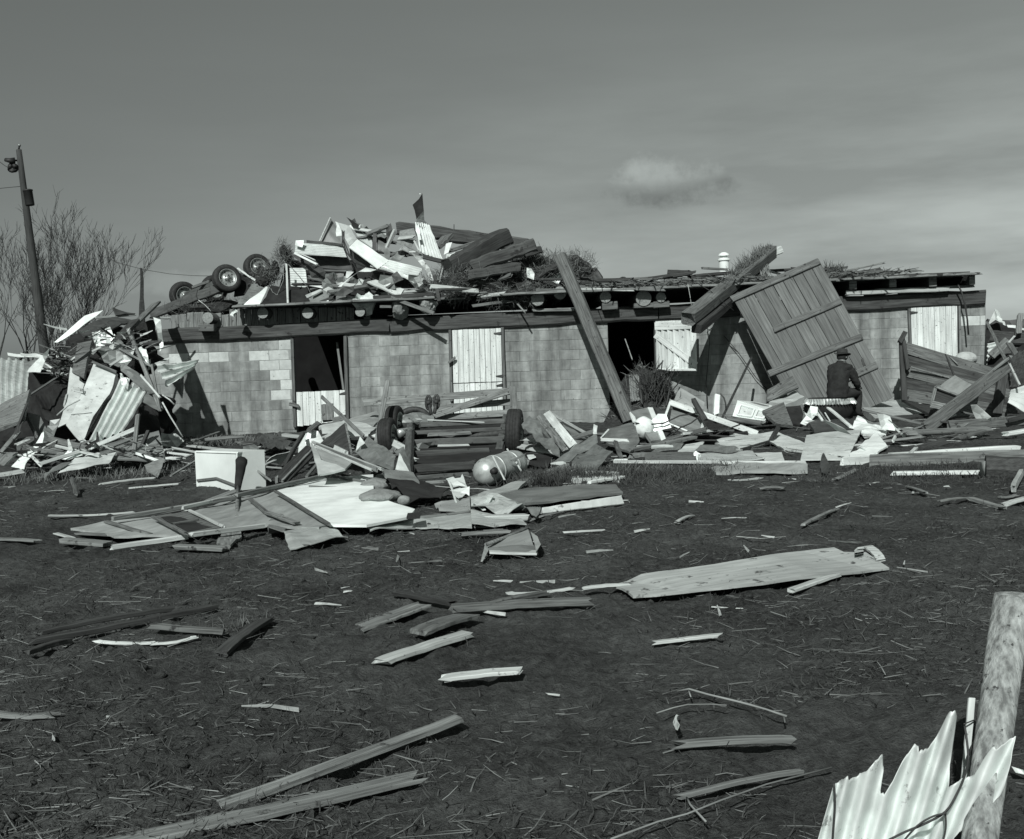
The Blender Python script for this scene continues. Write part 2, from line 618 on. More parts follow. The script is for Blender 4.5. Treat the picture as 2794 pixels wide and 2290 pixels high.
def lathe(name, mat, prof, M, seg=28, parent=None, smooth=True, **kw):
    """Turn (radius, height) pairs about the frame's Z."""
    vs, fs = [], []
    m = len(prof)
    for k in range(seg):
        th = 2 * math.pi * k / seg
        for r, z in prof:
            vs.append((r * math.cos(th), r * math.sin(th), z))
    for k in range(seg):
        k2 = (k + 1) % seg
        for j in range(m - 1):
            fs.append((k * m + j, k2 * m + j, k2 * m + j + 1, k * m + j + 1))
    return mk(name, vs, fs, mat, M, parent, smooth, **kw)


def axis_frame(p, ax):
    ax = ax.normalized()
    return frame(p, ax.orthogonal(), ax)


def blades(name, mat, roots, dirs, lens, width, bend, label=None, cat=None, group=None, kind=None, parent=None, M=None):
    """Many bent stalks as one mesh: arrays of root points, unit directions and lengths."""
    n = len(roots)
    roots = np.asarray(roots, float)
    dirs = np.asarray(dirs, float)
    lens = np.asarray(lens, float)[:, None]
    side = np.cross(dirs, RNG.normal(size=(n, 3)))
    side /= np.linalg.norm(side, axis=1)[:, None] + 1e-9
    w = (np.asarray(width, float).reshape(-1, 1) * np.ones((n, 1))) * side
    sag = np.cross(dirs, side) * lens * bend * RNG.uniform(-1, 1, (n, 1))
    a0, a1 = roots - w, roots + w
    mid = roots + dirs * lens * .5 + sag
    b0, b1 = mid - w * .8, mid + w * .8
    tip = roots + dirs * lens
    V = np.stack([a0, a1, b1, b0, tip - w * .35, tip + w * .35], 1).reshape(-1, 3)
    base = np.arange(n)[:, None] * 6
    q1 = base + np.array([0, 1, 2, 3])
    q2 = base + np.array([3, 2, 5, 4])
    F = np.concatenate([q1, q2], 1).reshape(-1, 4)
    me = bpy.data.meshes.new(name)
    me.vertices.add(len(V))
    me.vertices.foreach_set('co', V.ravel())
    me.loops.add(F.size)
    me.loops.foreach_set('vertex_index', F.ravel().astype(np.int32))
    me.polygons.add(len(F))
    me.polygons.foreach_set('loop_start', np.arange(0, F.size, 4, dtype=np.int32))
    me.materials.append(MATS[mat])
    me.update(calc_edges=True)
    me.validate()
    o = bpy.data.objects.new(name, me)
    link(o, M or Matrix.Identity(4), parent)
    return props(o, label, cat, group, kind)


def lump(name, mat, C, R, amp=.25, freq=2.0, sub=4, parent=None, flat=None, **kw):
    """Lumpy mass about C with radii R; flat cuts it at that height."""
    bm = bmesh.new()
    bmesh.ops.create_icosphere(bm, subdivisions=sub, radius=1)
    s = random.uniform(0, 50)
    for v in bm.verts:
        q = Vector((v.co.x * R[0], v.co.y * R[1], v.co.z * R[2]))
        k = 1 + amp * (noise.noise(q * freq + Vector((s, s, s))) + .6 * noise.noise(q * freq * 2.7 + Vector((s, 0, s))))
        v.co = q * k
        if flat is not None and v.co.z + C.z < flat:
            v.co.z = flat - C.z
    return mk_bm(name, bm, mat, Matrix.Translation(C), parent, False, **kw)


def hay(name, label, C, R, n, blen=.22, up=.35, core='sod', mat='hay', group=None, cat='hay'):
    """A clump: a rough core bristling with stalks."""
    e = thing(name, label, cat, C - Vector((0, 0, R[2])), group=group)
    k_ = 5 if max(R) > .5 else 2
    subs = [(Vector((random.uniform(-.62, .62) * R[0], random.uniform(-.4, .4) * R[1], random.uniform(-.5, .35) * R[2])), random.uniform(.38, .62)) for _ in range(k_)]
    subs[0] = (Vector((0, 0, 0)), .78)
    bm = bmesh.new()
    for c_, s_ in subs:
        q = bmesh.ops.create_icosphere(bm, subdivisions=2, radius=1)['verts']
        for w_ in q:
            d_ = Vector((w_.co.x * R[0], w_.co.y * R[1], w_.co.z * R[2])) * s_ * .68
            w_.co = c_ + d_ * (1 + .5 * noise.noise((c_ + d_) * 3.3 + C))
    mk_bm('core', bm, core, Matrix.Translation(C), e)
    v = RNG.normal(size=(n, 3))
    v /= np.linalg.norm(v, axis=1)[:, None]
    k = np.array([1 + .3 * noise.noise(Vector((a * R[0] * 2.2, b * R[1] * 2.2, c * R[2] * 2.2)) + C) for a, b, c in v])
    pick = RNG.integers(0, k_, n)
    so = np.array([list(c_) for c_, _ in subs])[pick]
    ss = np.array([s_ for _, s_ in subs])[pick]
    pos = so + v * np.array(R) * (ss * k * RNG.uniform(.75, 1.15, n))[:, None]
    d = v * .5 + RNG.normal(size=(n, 3)) * .9 + np.array([0, 0, up])
    d /= np.linalg.norm(d, axis=1)[:, None]
    o = blades('stalks', mat, pos, d, RNG.uniform(.4, 1.0, n) * blen, RNG.uniform(.002, .006, n), .35, kind='stuff',
               parent=e, M=Matrix.Translation(C))
    return e


# value noise for the ground, on arrays
TAB = RNG.random((256, 256))


def vnoise(x, y):
    xi, yi = np.floor(x).astype(int), np.floor(y).astype(int)
    fx, fy = x - xi, y - yi
    fx, fy = fx * fx * (3 - 2 * fx), fy * fy * (3 - 2 * fy)
    a, b = TAB[xi & 255, yi & 255], TAB[(xi + 1) & 255, yi & 255]
    c, d = TAB[xi & 255, (yi + 1) & 255], TAB[(xi + 1) & 255, (yi + 1) & 255]
    return (a * (1 - fx) + b * fx) * (1 - fy) + (c * (1 - fx) + d * fx) * fy - .5


def ground_z(x, y):
    x, y = np.asarray(x, float), np.asarray(y, float)
    z = .05 * vnoise(x * .5 + 9, y * .5) + .045 * vnoise(x * 1.7, y * 1.7 + 4) + .034 * vnoise(x * 5.1 + 3, y * 5.1) \
        + .034 * vnoise(x * 13, y * 13 + 7) + .026 * vnoise(x * 29 + 1, y * 29)
    fade = np.clip((60 - y) / 40, .15, 1)
    z = z * fade - .012
    z = z + np.clip((y - 40) / 300, 0, 1) * .4
    return z

# ------------------------------------------------------------------ the ground
def build_ground():
    ys = np.concatenate([np.linspace(-12, 1.0, 14)[:-1], np.arange(1.0, 9, .028), np.arange(9, 15, .05), np.arange(15, 26, .11),
                         np.geomspace(26, 1500, 40)])
    s = np.linspace(-1, 1, 420)
    s = s * (.78 + .22 * s ** 2)
    Y = np.repeat(ys[:, None], len(s), 1)
    X = s[None, :] * (np.abs(Y) * .72 + 2.6)
    Z = ground_z(X, Y)
    V = np.stack([X, Y, Z], 2).reshape(-1, 3)
    r, c = len(ys), len(s)
    i = np.arange(r - 1)[:, None] * c + np.arange(c - 1)[None, :]
    F = np.stack([i, i + 1, i + c + 1, i + c], 2).reshape(-1, 4)
    me = bpy.data.meshes.new('ground')
    me.vertices.add(len(V))
    me.vertices.foreach_set('co', V.ravel())
    me.loops.add(F.size)
    me.loops.foreach_set('vertex_index', F.ravel().astype(np.int32))
    me.polygons.add(len(F))
    me.polygons.foreach_set('loop_start', np.arange(0, F.size, 4, dtype=np.int32))
    me.polygons.foreach_set('use_smooth', np.ones(len(F), bool))
    me.materials.append(MATS['mud'])
    me.update(calc_edges=True)
    o = bpy.data.objects.new('ground', me)
    link(o, Matrix.Identity(4))
    props(o, 'dark muddy barnyard strewn with straw', kind='structure')


build_ground()

# ------------------------------------------------------------------ the barn's remains
WY = 22.0
barn = thing('barn', 'long ruined barn with concrete block wall, log joists and stripped plank floor', 'barn', (1.0, 24, 0))
XL, XR = at('X', 352, 1000, WY).x, at('X', 2690, 900, WY).x
d1 = (at('X', 803, 1040, WY).x, at('X', 945, 1040, WY).x)
d2 = (at('X', 1229, 960, WY).x, at('X', 1372, 960, WY).x)
wn = (at('X', 1659, 930, WY).x, at('X', 1788, 930, WY).x)
d3 = (at('X', 2481, 900, WY).x, at('X', 2614, 900, WY).x)
beamL, beamR = at('X', 330, 923, WY - .1), at('X', 2690, 811, WY - .1)


def beam_z(x):
    return beamL.z + (beamR.z - beamL.z) * (x - beamL.x) / (beamR.x - beamL.x)


deckL, deckR = at('B', 700, 1020, WY - .45), at('E', 1755, 382, WY - .45)


def deck_z(x):
    return deckL.z + (deckR.z - deckL.z) * (x - deckL.x) / (deckR.x - deckL.x)


def build_wall():
    spans = [(XL, d1[0]), (d1[1], d2[0]), (d2[1], wn[0]), (wn[1], d3[0]), (d3[1], XR)]
    for a, b in spans:
        za, zb = beam_z(a) - .1, beam_z(b) - .1
        y0, y1 = WY + .005, WY + .2
        v = [(a, y0, -.3), (b, y0, -.3), (b, y0, zb), (a, y0, za), (a, y1, -.3), (b, y1, -.3), (b, y1, zb), (a, y1, za)]
        mk('mortar', v, [(0, 1, 2, 3), (5, 4, 7, 6), (4, 0, 3, 7), (1, 5, 6, 2), (3, 2, 6, 7), (4, 5, 1, 0)], 'mortar', parent=barn)
    H, Lb, J = .2032, .4064, .006
    pale = [('G', *p) for p in [(1110, 265), (980, 360), (1155, 355), (945, 455), (1115, 445), (1160, 530), (1125, 620),
                                (1165, 705), (510, 395), (295, 390)]]
    pale += [('Y', 870, 350), ('Y', 1040, 350)]
    patch = [('G', 1115, 795), ('G', 1915, 575), ('G', 1100, 880), ('G', 1780, 660)]
    pp = [at(*q, WY) for q in pale]
    pt = [at(*q, WY) for q in patch]
    z0 = -.16
    meshes = {}

    def block_mesh(w, matname):
        key = (round(w, 2), matname)
        if key in meshes:
            return meshes[key]
        bm = bmesh.new()
        bmesh.ops.create_cube(bm, size=1)
        bmesh.ops.scale(bm, vec=(w - J, .09, H - J), verts=bm.verts)
        bmesh.ops.bevel(bm, geom=[e for e in bm.edges if all(v.co.y < 0 for v in e.verts)], offset=.006, segments=1, affect='EDGES')
        me = bpy.data.meshes.new('block')
        bm.to_mesh(me)
        bm.free()
        me.materials.append(MATS[matname])
        meshes[key] = me
        return me
    low = []
    rnd = random.Random(3)
    count = 0
    for a, b in spans:
        for k in range(13):
            zc = z0 + (k + .5) * H
            if zc - H * .5 > beam_z((a + b) / 2) - .06:
                break
            off = (k % 2) * Lb / 2
            i0 = math.floor((a - XL - off) / Lb)
            x = XL + off + i0 * Lb
            while x < b - .02:
                l, r = max(x, a), min(x + Lb, b)
                x += Lb
                if r - l < .05:
                    continue
                cx = (l + r) / 2
                mat = 'block'
                if any(abs(q.z - zc) < H / 2 and l - .02 < q.x < r + .02 for q in pp):
                    mat = 'block pale'
                elif any(abs(q.z - zc) < H / 2 and l < q.x < r for q in pt):
                    mat = 'block patch'
                elif a > d2[0] and rnd.random() < .22:
                    mat = 'block patch'
                elif rnd.random() < .06:
                    mat = 'block patch'
                if k < 2 or cx < at('X', 470, 1000, WY).x or (b == d3[0] and k < 4):
                    low.append((cx, zc, r - l))
                    continue
                o = bpy.data.objects.new('block', block_mesh(r - l, mat))
                link(o, Matrix.Translation((cx, WY + .045 + rnd.uniform(-.003, .003), zc)), barn)
                count += 1
    vs, fs = [], []
    for cx, zc, w in low:
        i = len(vs)
        hw, hh = (w - J) / 2, (H - J) / 2
        y0, y1 = WY + rnd.uniform(-.003, .003), WY + .09
        vs += [(cx - hw, y0, zc - hh), (cx + hw, y0, zc - hh), (cx + hw, y0, zc + hh), (cx - hw, y0, zc + hh),
               (cx - hw, y1, zc - hh), (cx + hw, y1, zc - hh), (cx + hw, y1, zc + hh), (cx - hw, y1, zc + hh)]
        fs += [tuple(i + q for q in f) for f in [(0, 1, 2, 3), (4, 0, 3, 7), (1, 5, 6, 2), (3, 2, 6, 7), (4, 5, 1, 0)]]
    mk('footing_blocks', vs, fs, 'block', parent=barn, kind='stuff')
    print('blocks', count)


build_wall()

# rough sill beam along the top of the wall, three lengths
cuts = [330, 1062, 1795, 2692]
for i in range(3):
    p = at('X', cuts[i] + (4 if i else 0), 0, WY - .08)
    xa, xb = at('X', cuts[i] + 2, 900, WY - .08).x, at('X', cuts[i + 1] - 2, 850, WY - .08).x
    plank('sill_beam', None, None, 'beam wood', Vector((xa, WY + .06, beam_z(xa))), Vector((xb, WY + .06, beam_z(xb))), .30,
          .285 + .012 * i, up='up', jag=.02, parent=barn, n=16, rough=.05)

# interior: dark back wall, side walls
def quad(name, mat, P, **kw):
    return sheet(name, None, None, mat, P, t=.05, crump=0, nu=2, nv=2, **kw)


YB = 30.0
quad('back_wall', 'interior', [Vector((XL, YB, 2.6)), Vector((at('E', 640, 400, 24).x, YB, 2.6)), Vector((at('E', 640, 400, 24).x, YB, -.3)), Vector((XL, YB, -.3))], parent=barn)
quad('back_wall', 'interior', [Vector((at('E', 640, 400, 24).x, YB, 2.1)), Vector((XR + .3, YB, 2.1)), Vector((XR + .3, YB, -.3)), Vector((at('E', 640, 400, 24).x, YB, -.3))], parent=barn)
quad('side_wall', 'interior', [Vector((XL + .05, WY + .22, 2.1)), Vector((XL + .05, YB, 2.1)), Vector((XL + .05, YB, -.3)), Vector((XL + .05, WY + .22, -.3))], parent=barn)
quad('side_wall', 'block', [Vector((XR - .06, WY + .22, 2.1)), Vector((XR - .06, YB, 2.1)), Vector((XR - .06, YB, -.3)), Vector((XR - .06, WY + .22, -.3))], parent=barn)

# log joists and their wedge blocks
logs = [('B', 505, 1112, 46, 1), ('B', 958, 1072, 46, 0), ('B', 1330, 1072, 46, 0), ('B', 1762, 1062, 40, 0),
        ('C', 1715, 957, 56, 0), ('C', 1900, 906, 54, 0), ('D', 85, 548, 50, 0), ('D', 460, 577, 48, 1),
        ('D', 775, 587, 66, 1), ('D', 918, 580, 42, 1)]
for c, x, y, r, wedge in logs:
    s = CR[c][2]
    p = at(c, x, y, WY - .32)
    rr = r * s * (WY - .3) / FPX
    L = [p, p + Vector((0, 2.5, 0)), p + Vector((0, 6.5, .0))]
    lg = tube('log_joist', 'beam wood', L, rr, barn, 16, rr * .9, rag=.04)
    lathe('end_grain', 'log end', [(0, 0.004), (rr * .5, 0.002), (rr * .97, 0)], axis_frame(p - Vector((0, .004, 0)), Vector((0, -1, 0))), 18, lg)
for c, x, y, w, h in [('B', 500, 1196, 128, 58), ('D', 495, 650, 128, 66), ('D', 775, 648, 165, 40), ('D', 918, 640, 135, 52)]:
    s = CR[c][2] * (WY - .25) / FPX
    p = at(c, x, y, WY - .22)
    box('wedge_block', 'mid wood', Matrix.Translation(p + Vector((0, .12, 0))) @ Matrix.Rotation(rad(random.uniform(-3, 3)), 4, 'Y'), w * s, .4, h * s, .012, barn)
# sawn joists at the far end with sky showing between them
for x, y, w, h in [(705, 470, 66, 82), (1035, 455, 62, 75), (1365, 445, 66, 85), (1690, 425, 50, 95)]:
    s = .3305 * (WY - .3) / FPX
    p = at('E', x, y, WY - .3)
    j = box('joist', 'beam wood', Matrix.Translation(p + Vector((0, 2.0, -.01))), w * s, 4.0, h * s, .012, barn)
    box('end_grain', 'weathered wood', Matrix.Translation(p + Vector((0, -.004, -.01))), w * s * .94, .01, h * s * .94, .003, j)
# wall plate boards lying on the beam
pk('E', 'wall_plate', None, None, 'pale wood', (645, 545, WY - .2), (1495, 512, WY - .2), .10, .09, parent=barn, n=8)
pk('E', 'wall_plate', None, None, 'weathered wood', (900, 520, WY - .06), (1700, 488, WY - .06), .16, .05, parent=barn, n=8)
pk('D', 'wall_plate', None, None, 'weathered wood', (65, 682, WY - .1), (200, 680, WY - .1), .2, .06, parent=barn)
pk('C', 'wall_plate', None, None, 'weathered wood', (1670, 1052, WY - .1), (2010, 1046, WY - .1), .2, .06, parent=barn)

# floor deck: boards seen edge-on
spans = [('B', 735, 'C', 870, 4), ('C', 1420, 'D', 1150, 4), ('D', 900, 'E', 560, 3), ('E', 620, 'E', 1745, 5)]
for c0, x0, c1, x1, rows in spans:
    xa = at(c0, x0, 1000 if c0 in 'BC' else 450, WY - .4).x
    xb = at(c1, x1, 1000 if c1 in 'BC' else 450, WY - .4).x
    for k in range(rows * 6):
        y = WY - .42 + k * .24
        if y > 27.5:
            break
        q = random.uniform(-.25, .25) if k else 0
        plank('deck_board', None, None, 'weathered wood' if k < 2 else 'mid wood', Vector((xa + q, y, deck_z(xa))),
              Vector((xb + q, y, deck_z(xb))), .22, .045, parent=barn, n=10, rough=.16, jag=.06)
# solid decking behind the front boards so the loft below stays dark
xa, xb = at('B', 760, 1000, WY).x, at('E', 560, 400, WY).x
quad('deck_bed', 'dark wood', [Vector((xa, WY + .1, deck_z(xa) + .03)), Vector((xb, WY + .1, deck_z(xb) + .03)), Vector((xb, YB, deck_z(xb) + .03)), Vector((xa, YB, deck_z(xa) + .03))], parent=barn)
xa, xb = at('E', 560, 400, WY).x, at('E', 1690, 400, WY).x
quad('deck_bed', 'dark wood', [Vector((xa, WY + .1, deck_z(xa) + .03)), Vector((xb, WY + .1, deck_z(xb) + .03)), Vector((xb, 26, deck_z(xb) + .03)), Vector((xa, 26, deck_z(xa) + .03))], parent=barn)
# fascia strip under the roof edge at the far end
pk('E', 'edge_strip', None, None, 'dark wood', (1000, 405, WY - .5), (1745, 384, WY - .5), .05, .05, parent=barn)
pk('D', 'edge_strip', None, None, 'pale wood', (250, 512, WY - .5), (700, 520, WY - .5), .05, .055, parent=barn)
pk('D', 'edge_strip', None, None, 'weathered wood', (720, 512, WY - .52), (950, 520, WY - .52), .05, .05, parent=barn)
pk('C', 'edge_strip', None, None, 'weathered wood', (1700, 882, WY - .5), (1990, 880, WY - .5), .05, .05, parent=barn)

# upright boards that close the gap above the beam on the lower end
x = 205
rr = random.Random(8)
while x < 1910:
    w = rr.uniform(58, 84)
    yb = 1206 - (x - 205) * .033
    yt = rr.uniform(1066, 1092) if x < 660 else 1030
    if x > 1400 and rr.random() < .25:
        x += w
        continue
    p0, p1 = at('B', x + w / 2, yb, WY + .13), at('B', x + w / 2, yt, WY + .13)
    p1.z = min(p1.z, deck_z(p1.x) - .03) if x >= 660 else p1.z
    plank('upright_board', None, None, 'weathered wood', p0, p1, (w - 5) * .3305 * WY / FPX, .03, up='cam', jag=.025, parent=barn, n=2)
    x += w

# ---- doors
def boards_between(c, TL, TR, BR, BL, y, n, mat, parent, t=.03, gap=.006, jag=.004, name='board'):
    a, b, cc, dd = [at(c, *q, y) for q in (TL, TR, BR, BL)]
    for i in range(n):
        u = (i + .5) / n
        plank(name, None, None, mat, dd.lerp(cc, u), a.lerp(b, u), (b - a).length / n - gap, t + random.uniform(-.004, .004), up='cam', jag=jag,
              parent=parent, n=2, rough=.03)


def door_part(name, loc):
    return thing(name, None, None, loc, parent=barn)


def strap_hinge(c, x0, y0, x1, y1, y, parent):
    pk(c, 'hinge', None, None, 'iron', (x0, y0, y), (x1, y1, y), .055, .012, up='cam', jag=.004, taper=.25, parent=parent, n=2)


# doorway with only its lower leaf shut
jm = door_part('doorway', at('G', 1430, 900, WY))
pk('G', 'jamb', None, None, 'mid wood', (1226, 955, WY - .03), (1202, 225, WY - .03), .065, .09, up='cam', jag=.004, parent=jm)
pk('G', 'jamb', None, None, 'mid wood', (1660, 905, WY - .03), (1640, 205, WY - .03), .07, .09, up='cam', jag=.004, parent=jm)
pk('G', 'latch_bar', None, None, 'mid wood', (1183, 765, WY - .12), (1255, 782, WY - .12), .07, .05, up='cam', parent=jm)
lower = door_part('door_leaf', at('G', 1430, 900, WY - .02))
boards_between('G', (1236, 668), (1642, 650), (1650, 900), (1244, 950), WY - .05, 8, 'door white', lower)
strap_hinge('G', 1645, 672, 1590, 682, WY - .08, lower)
pk('G', 'fallen_board', 'pale board leaning inside the dark doorway of the barn', 'board', 'weathered wood', (1625, 645, WY + .12), (1572, 258, WY + .32), .075, .03, up='cam')

# closed white stable door in two leaves
jm = door_part('doorway', at('C', 1210, 1600, WY))
pk('C', 'jamb', None, None, 'mid wood', (1005, 1800, WY - .03), (992, 1205, WY - .03), .06, .09, up='cam', jag=.004, parent=jm)
pk('C', 'jamb', None, None, 'mid wood', (1445, 1800, WY - .03), (1424, 1190, WY - .03), .06, .09, up='cam', jag=.004, parent=jm)
pk('C', 'latch_bar', None, None, 'mid wood', (980, 1485, WY - .14), (1032, 1440, WY - .14), .05, .04, up='cam', parent=jm)
up_l = door_part('door_leaf', at('C', 1210, 1630, WY - .02))
boards_between('C', (1008, 1213), (1412, 1198), (1424, 1636), (1019, 1650), WY - .045, 9, 'door white', up_l)
strap_hinge('C', 1418, 1238, 1352, 1240, WY - .08, up_l)
strap_hinge('C', 1432, 1590, 1370, 1592, WY - .08, up_l)
low_l = door_part('door_leaf', at('C', 1210, 1900, WY - .02))
boards_between('C', (1019, 1658), (1424, 1643), (1436, 2010), (1030, 2020), WY - .04, 9, 'door white', low_l)
strap_hinge('H', 1120, 150, 1070, 158, WY - .08, low_l)

# third door near the far corner
jm = door_part('doorway', at('E', 1370, 1300, WY))
pk('E', 'jamb', None, None, 'mid wood', (1185, 1250, WY - .03), (1166, 672, WY - .03), .045, .09, up='cam', jag=.004, parent=jm)
pk('E', 'jamb', None, None, 'weathered wood', (1592, 1240, WY - .03), (1580, 652, WY - .03), .045, .09, up='cam', jag=.004, parent=jm)
d3l = door_part('door_leaf', at('E', 1370, 1240, WY - .02))
boards_between('E', (1182, 668), (1565, 650), (1572, 1440), (1205, 1460), WY - .045, 8, 'door white', d3l)
strap_hinge('E', 1175, 705, 1240, 702, WY - .08, d3l)

# white shutter swung out from the window
hz = thing('shutter', None, None, at('D', 872, 1190, WY - .1), parent=barn)
ys0, ys1 = WY - .06, WY - .5
TL, TR, BR, BL = at('D', 872, 778, ys0), at('D', 1208, 764, ys1), at('D', 1215, 1190, ys1), at('D', 886, 1190, ys0)
for i in range(7):
    u = (i + .5) / 7
    plank('board', None, None, 'white board', BL.lerp(BR, u), TL.lerp(TR, u), (TR - TL).length / 7 - .005, .025, up='cam', jag=.004, parent=hz, n=2, rough=.03)
nrm = (TR - TL).cross(BL - TL).normalized()
nrm = nrm if nrm.y < 0 else -nrm
A, B_ = TL.lerp(BL, .1) + nrm * .028, TR.lerp(BR, .1) + nrm * .028
plank('brace', None, None, 'white board', A, B_, .155, .028, up=nrm, jag=.003, parent=hz, n=3, rough=.03)
A, B_ = TL.lerp(BL, .27) + nrm * .028, (BR.lerp(TR, .12)) + nrm * .028
plank('brace', None, None, 'white board', A, B_, .125, .028, up=nrm, jag=.003, parent=hz, n=3, rough=.03)
A, B_ = BL.lerp(TL, .03) + nrm * .028, BR.lerp(TR, .03) + nrm * .028
plank('brace', None, None, 'white board', A, B_, .05, .05, up=nrm, jag=.003, parent=hz, n=3, rough=.03)

# manure and earth heaped out of the window opening
def earth_mound():
    cx, nx, ny = at('D', 790, 1400, WY).x, 46, 40
    vs, fs = [], []
    for j in range(ny + 1):
        y = WY + .35 - 1.9 * j / ny
        for i in range(nx + 1):
            x = cx + (i / nx - .5) * 2.6
            u = max(0, 1 - ((x - cx) / .86) ** 2)
            f = max(0, min(1, (y - (WY - 1.45)) / 1.35))
            z = 1.02 * u ** 1.2 * f ** 1.1 + .16 * noise.noise(Vector((x * 4, y * 4, 3))) * (u * f) ** .5 + .07 * noise.noise(Vector((x * 13, y * 13, 3)))
            vs.append((x, y, max(z, -.05) if u * f > 0.001 else -.08))
    for j in range(ny):
        for i in range(nx):
            a = j * (nx + 1) + i
            fs.append((a, a + nx + 1, a + nx + 2, a + 1))
    o = mk('earth_mound', vs, fs, 'sod', label='dark earth and manure heaped out of the barn window', cat='mound')
    return vs


mound = earth_mound()
pp_ = [Vector(random.choice(mound)) for _ in range(900)]
pp_ = [p for p in pp_ if p.z > .05]
blades('mound_straw', 'hay', pp_, [Vector((random.gauss(0, 1), random.gauss(-.3, .7), random.uniform(0, .9))).normalized() for _ in pp_],
       [random.uniform(.06, .28) for _ in pp_], .008, .2, label='straw in the earth heaped under the window', kind='stuff')
# charred stubs standing in the mound
for i, (x0, y0, x1, y1, w) in enumerate([(880, 1440, 930, 1110, .05), (930, 1440, 1080, 1270, .05), (840, 1430, 860, 1160, .06), (790, 1420, 800, 1240, .05),
                                         (900, 1460, 1030, 1180, .04), (860, 1200, 935, 1105, .06), (905, 1180, 980, 1190, .06), (760, 1450, 740, 1280, .06), (960, 1480, 990, 1330, .06)]):
    pk('D', 'charred_stub', 'dark charred stub sticking out of the brush below the white shutter', 'stub', 'dark wood', (x0, y0, WY - .75 - .05 * i), (x1, y1, WY - .55 - .05 * i), w, w, up='cam', jag=.05, taper=.6,
       group='charred stubs in the brush below the shutter', n=4, rough=.15)
pts = [at('D', random.gauss(850, 60), random.uniform(1300, 1480), WY - .8 + random.uniform(-.2, .2)) for _ in range(260)]
blades('brush', 'twig', pts, [Vector((random.gauss(0, .45), random.gauss(0, .4), 1)).normalized() for _ in pts], [random.uniform(.15, .65) for _ in pts], .009, .15,
       label='dark tangled brush below the white shutter', kind='stuff')
sh('D', 'pale_slats', 'small pale slatted piece leaning among the brush', 'slats', 'weathered wood', [(652, 1220, WY - .7), (735, 1215, WY - .7), (755, 1430, WY - .9), (668, 1440, WY - .9)], corr=(4, .012, 'u'), t=.02)
sh('D', 'wall_patch', 'grey board with dark marks standing under the white shutter', 'board', 'panel board', [(1070, 1320, WY - .5), (1280, 1445, WY - .5), (1270, 1500, WY - .6), (1000, 1500, WY - .6)], t=.02)
pk('D', 'stick', 'grey stick poking up through the dark window opening', 'stick', 'weathered wood', (680, 1090, WY - .05), (622, 925, WY + .3), .035, .03, up='cam')

# hanging straps and cables on the wall
def rope(c, name, label, cat, pts, y, r=.012, mat='wire'):
    return tube(name, mat, [at(c, *p, y) if len(p) == 2 else at(c, *p) for p in pts], r, seg=5, label=label, cat=cat)


rope('E', 'hanging_cable', 'thick dark cable hanging down over the beam at the far corner', 'cable', [(1570, 470), (1605, 540), (1632, 640), (1650, 760), (1660, 890)], WY - .3, .018)
rope('E', 'hanging_cable', 'thin dark wire curling down beside the thick cable', 'cable', [(1590, 520), (1640, 650), (1655, 800)], WY - .28, .008)
rope('D', 'hanging_wire', 'thin wire hanging beside the white shutter', 'wire', [(1395, 710), (1290, 800), (1320, 930), (1310, 1080), (1290, 1290), (1300, 1500)], WY - .2, .008)
rope('D', 'hanging_wire', 'slack wire crossing the block wall below the leaning barn door', 'wire', [(1440, 900), (1560, 1040), (1700, 1240), (1790, 1330)], WY - .1, .008)
rope('D', 'hanging_wire', 'pale wire dropping from the plank floor behind the mossy beam', 'wire', [(1140, 470), (1160, 580), (1178, 700)], WY - .6, .006, 'pale wood')
rope('D', 'hanging_wire', 'loose wire looping under the floor edge towards the mossy beam', 'wire', [(1120, 440), (1230, 470), (1330, 530), (1420, 610), (1520, 690)], WY - 1.0, .008)

# ------------------------------------------------------------------ on the barn floor: far end rubble
DK = WY + .6


def zdk(p):
    return deck_z(p.x) + .05


top_bits = [
    ('D', (440, 452), (1060, 400), 23.0, .22, .05, 'mid wood', 'long grey board lying flat on the plank floor behind the leaning timber'),
    ('D', (840, 425), (1010, 398), 22.6, .3, .07, 'dark wood', 'dark splintered slab on the floor beside the sod lumps'),
    ('D', (1000, 378), (1158, 380), 23.0, .35, .11, 'dark wood', 'thick dark timber offcut on top of the floor rubble'),
    ('D', (720, 470), (1440, 462), 22.2, .2, .05, 'weathered wood', 'pale edged board projecting over the floor edge'),
    ('D', (1190, 405), (1480, 380), 23.4, .4, .06, 'dark wood', 'dark wide board under the white roof vent'),
    ('D', (1050, 452), (1440, 440), 22.5, .16, .05, 'mid wood', 'narrow grey board near the foot of the white vent'),
    ('D', (255, 470), (700, 462), 22.4, .25, .05, 'dark wood', 'dark board lying beside the crushed dark crate'),
    ('D', (1258, 338), (1470, 350), 23.6, .05, .05, 'mid wood', 'thin stick pointing out beside the white vent'),
    ('D', (1800, 360), (1890, 385), 23.2, .05, .04, 'pale wood', 'short pale lath behind the top of the barn door'),
    ('E', (640, 362), (960, 295), 23.5, .05, .04, 'weathered wood', 'thin lath sticking up above the far roof edge'),
    ('E', (840, 400), (1090, 365), 22.6, .09, .06, 'weathered wood', 'lit board with an upturned end on the far roof edge'),
    ('E', (680, 372), (870, 388), 22.8, .07, .05, 'mid wood', 'short stick among the weeds on the far roof edge'),
    ('E', (480, 350), (620, 335), 23.3, .25, .05, 'mid wood', 'flat board behind the corner of the leaning barn door'),
    ('E', (560, 410), (1000, 405), 22.3, .22, .05, 'weathered wood', 'loose board along the far roof edge'),
    ('E', (0, 362), (230, 350), 23.4, .25, .05, 'dark wood', 'dark board behind the upper batten of the barn door'),
]
for c, a, b, d, w, t, mat, lab in top_bits:
    pk(c, 'roof_board', lab, 'board', mat, (*a, d), (*b, d + random.uniform(-.2, .3)), w, t, jag=.05)
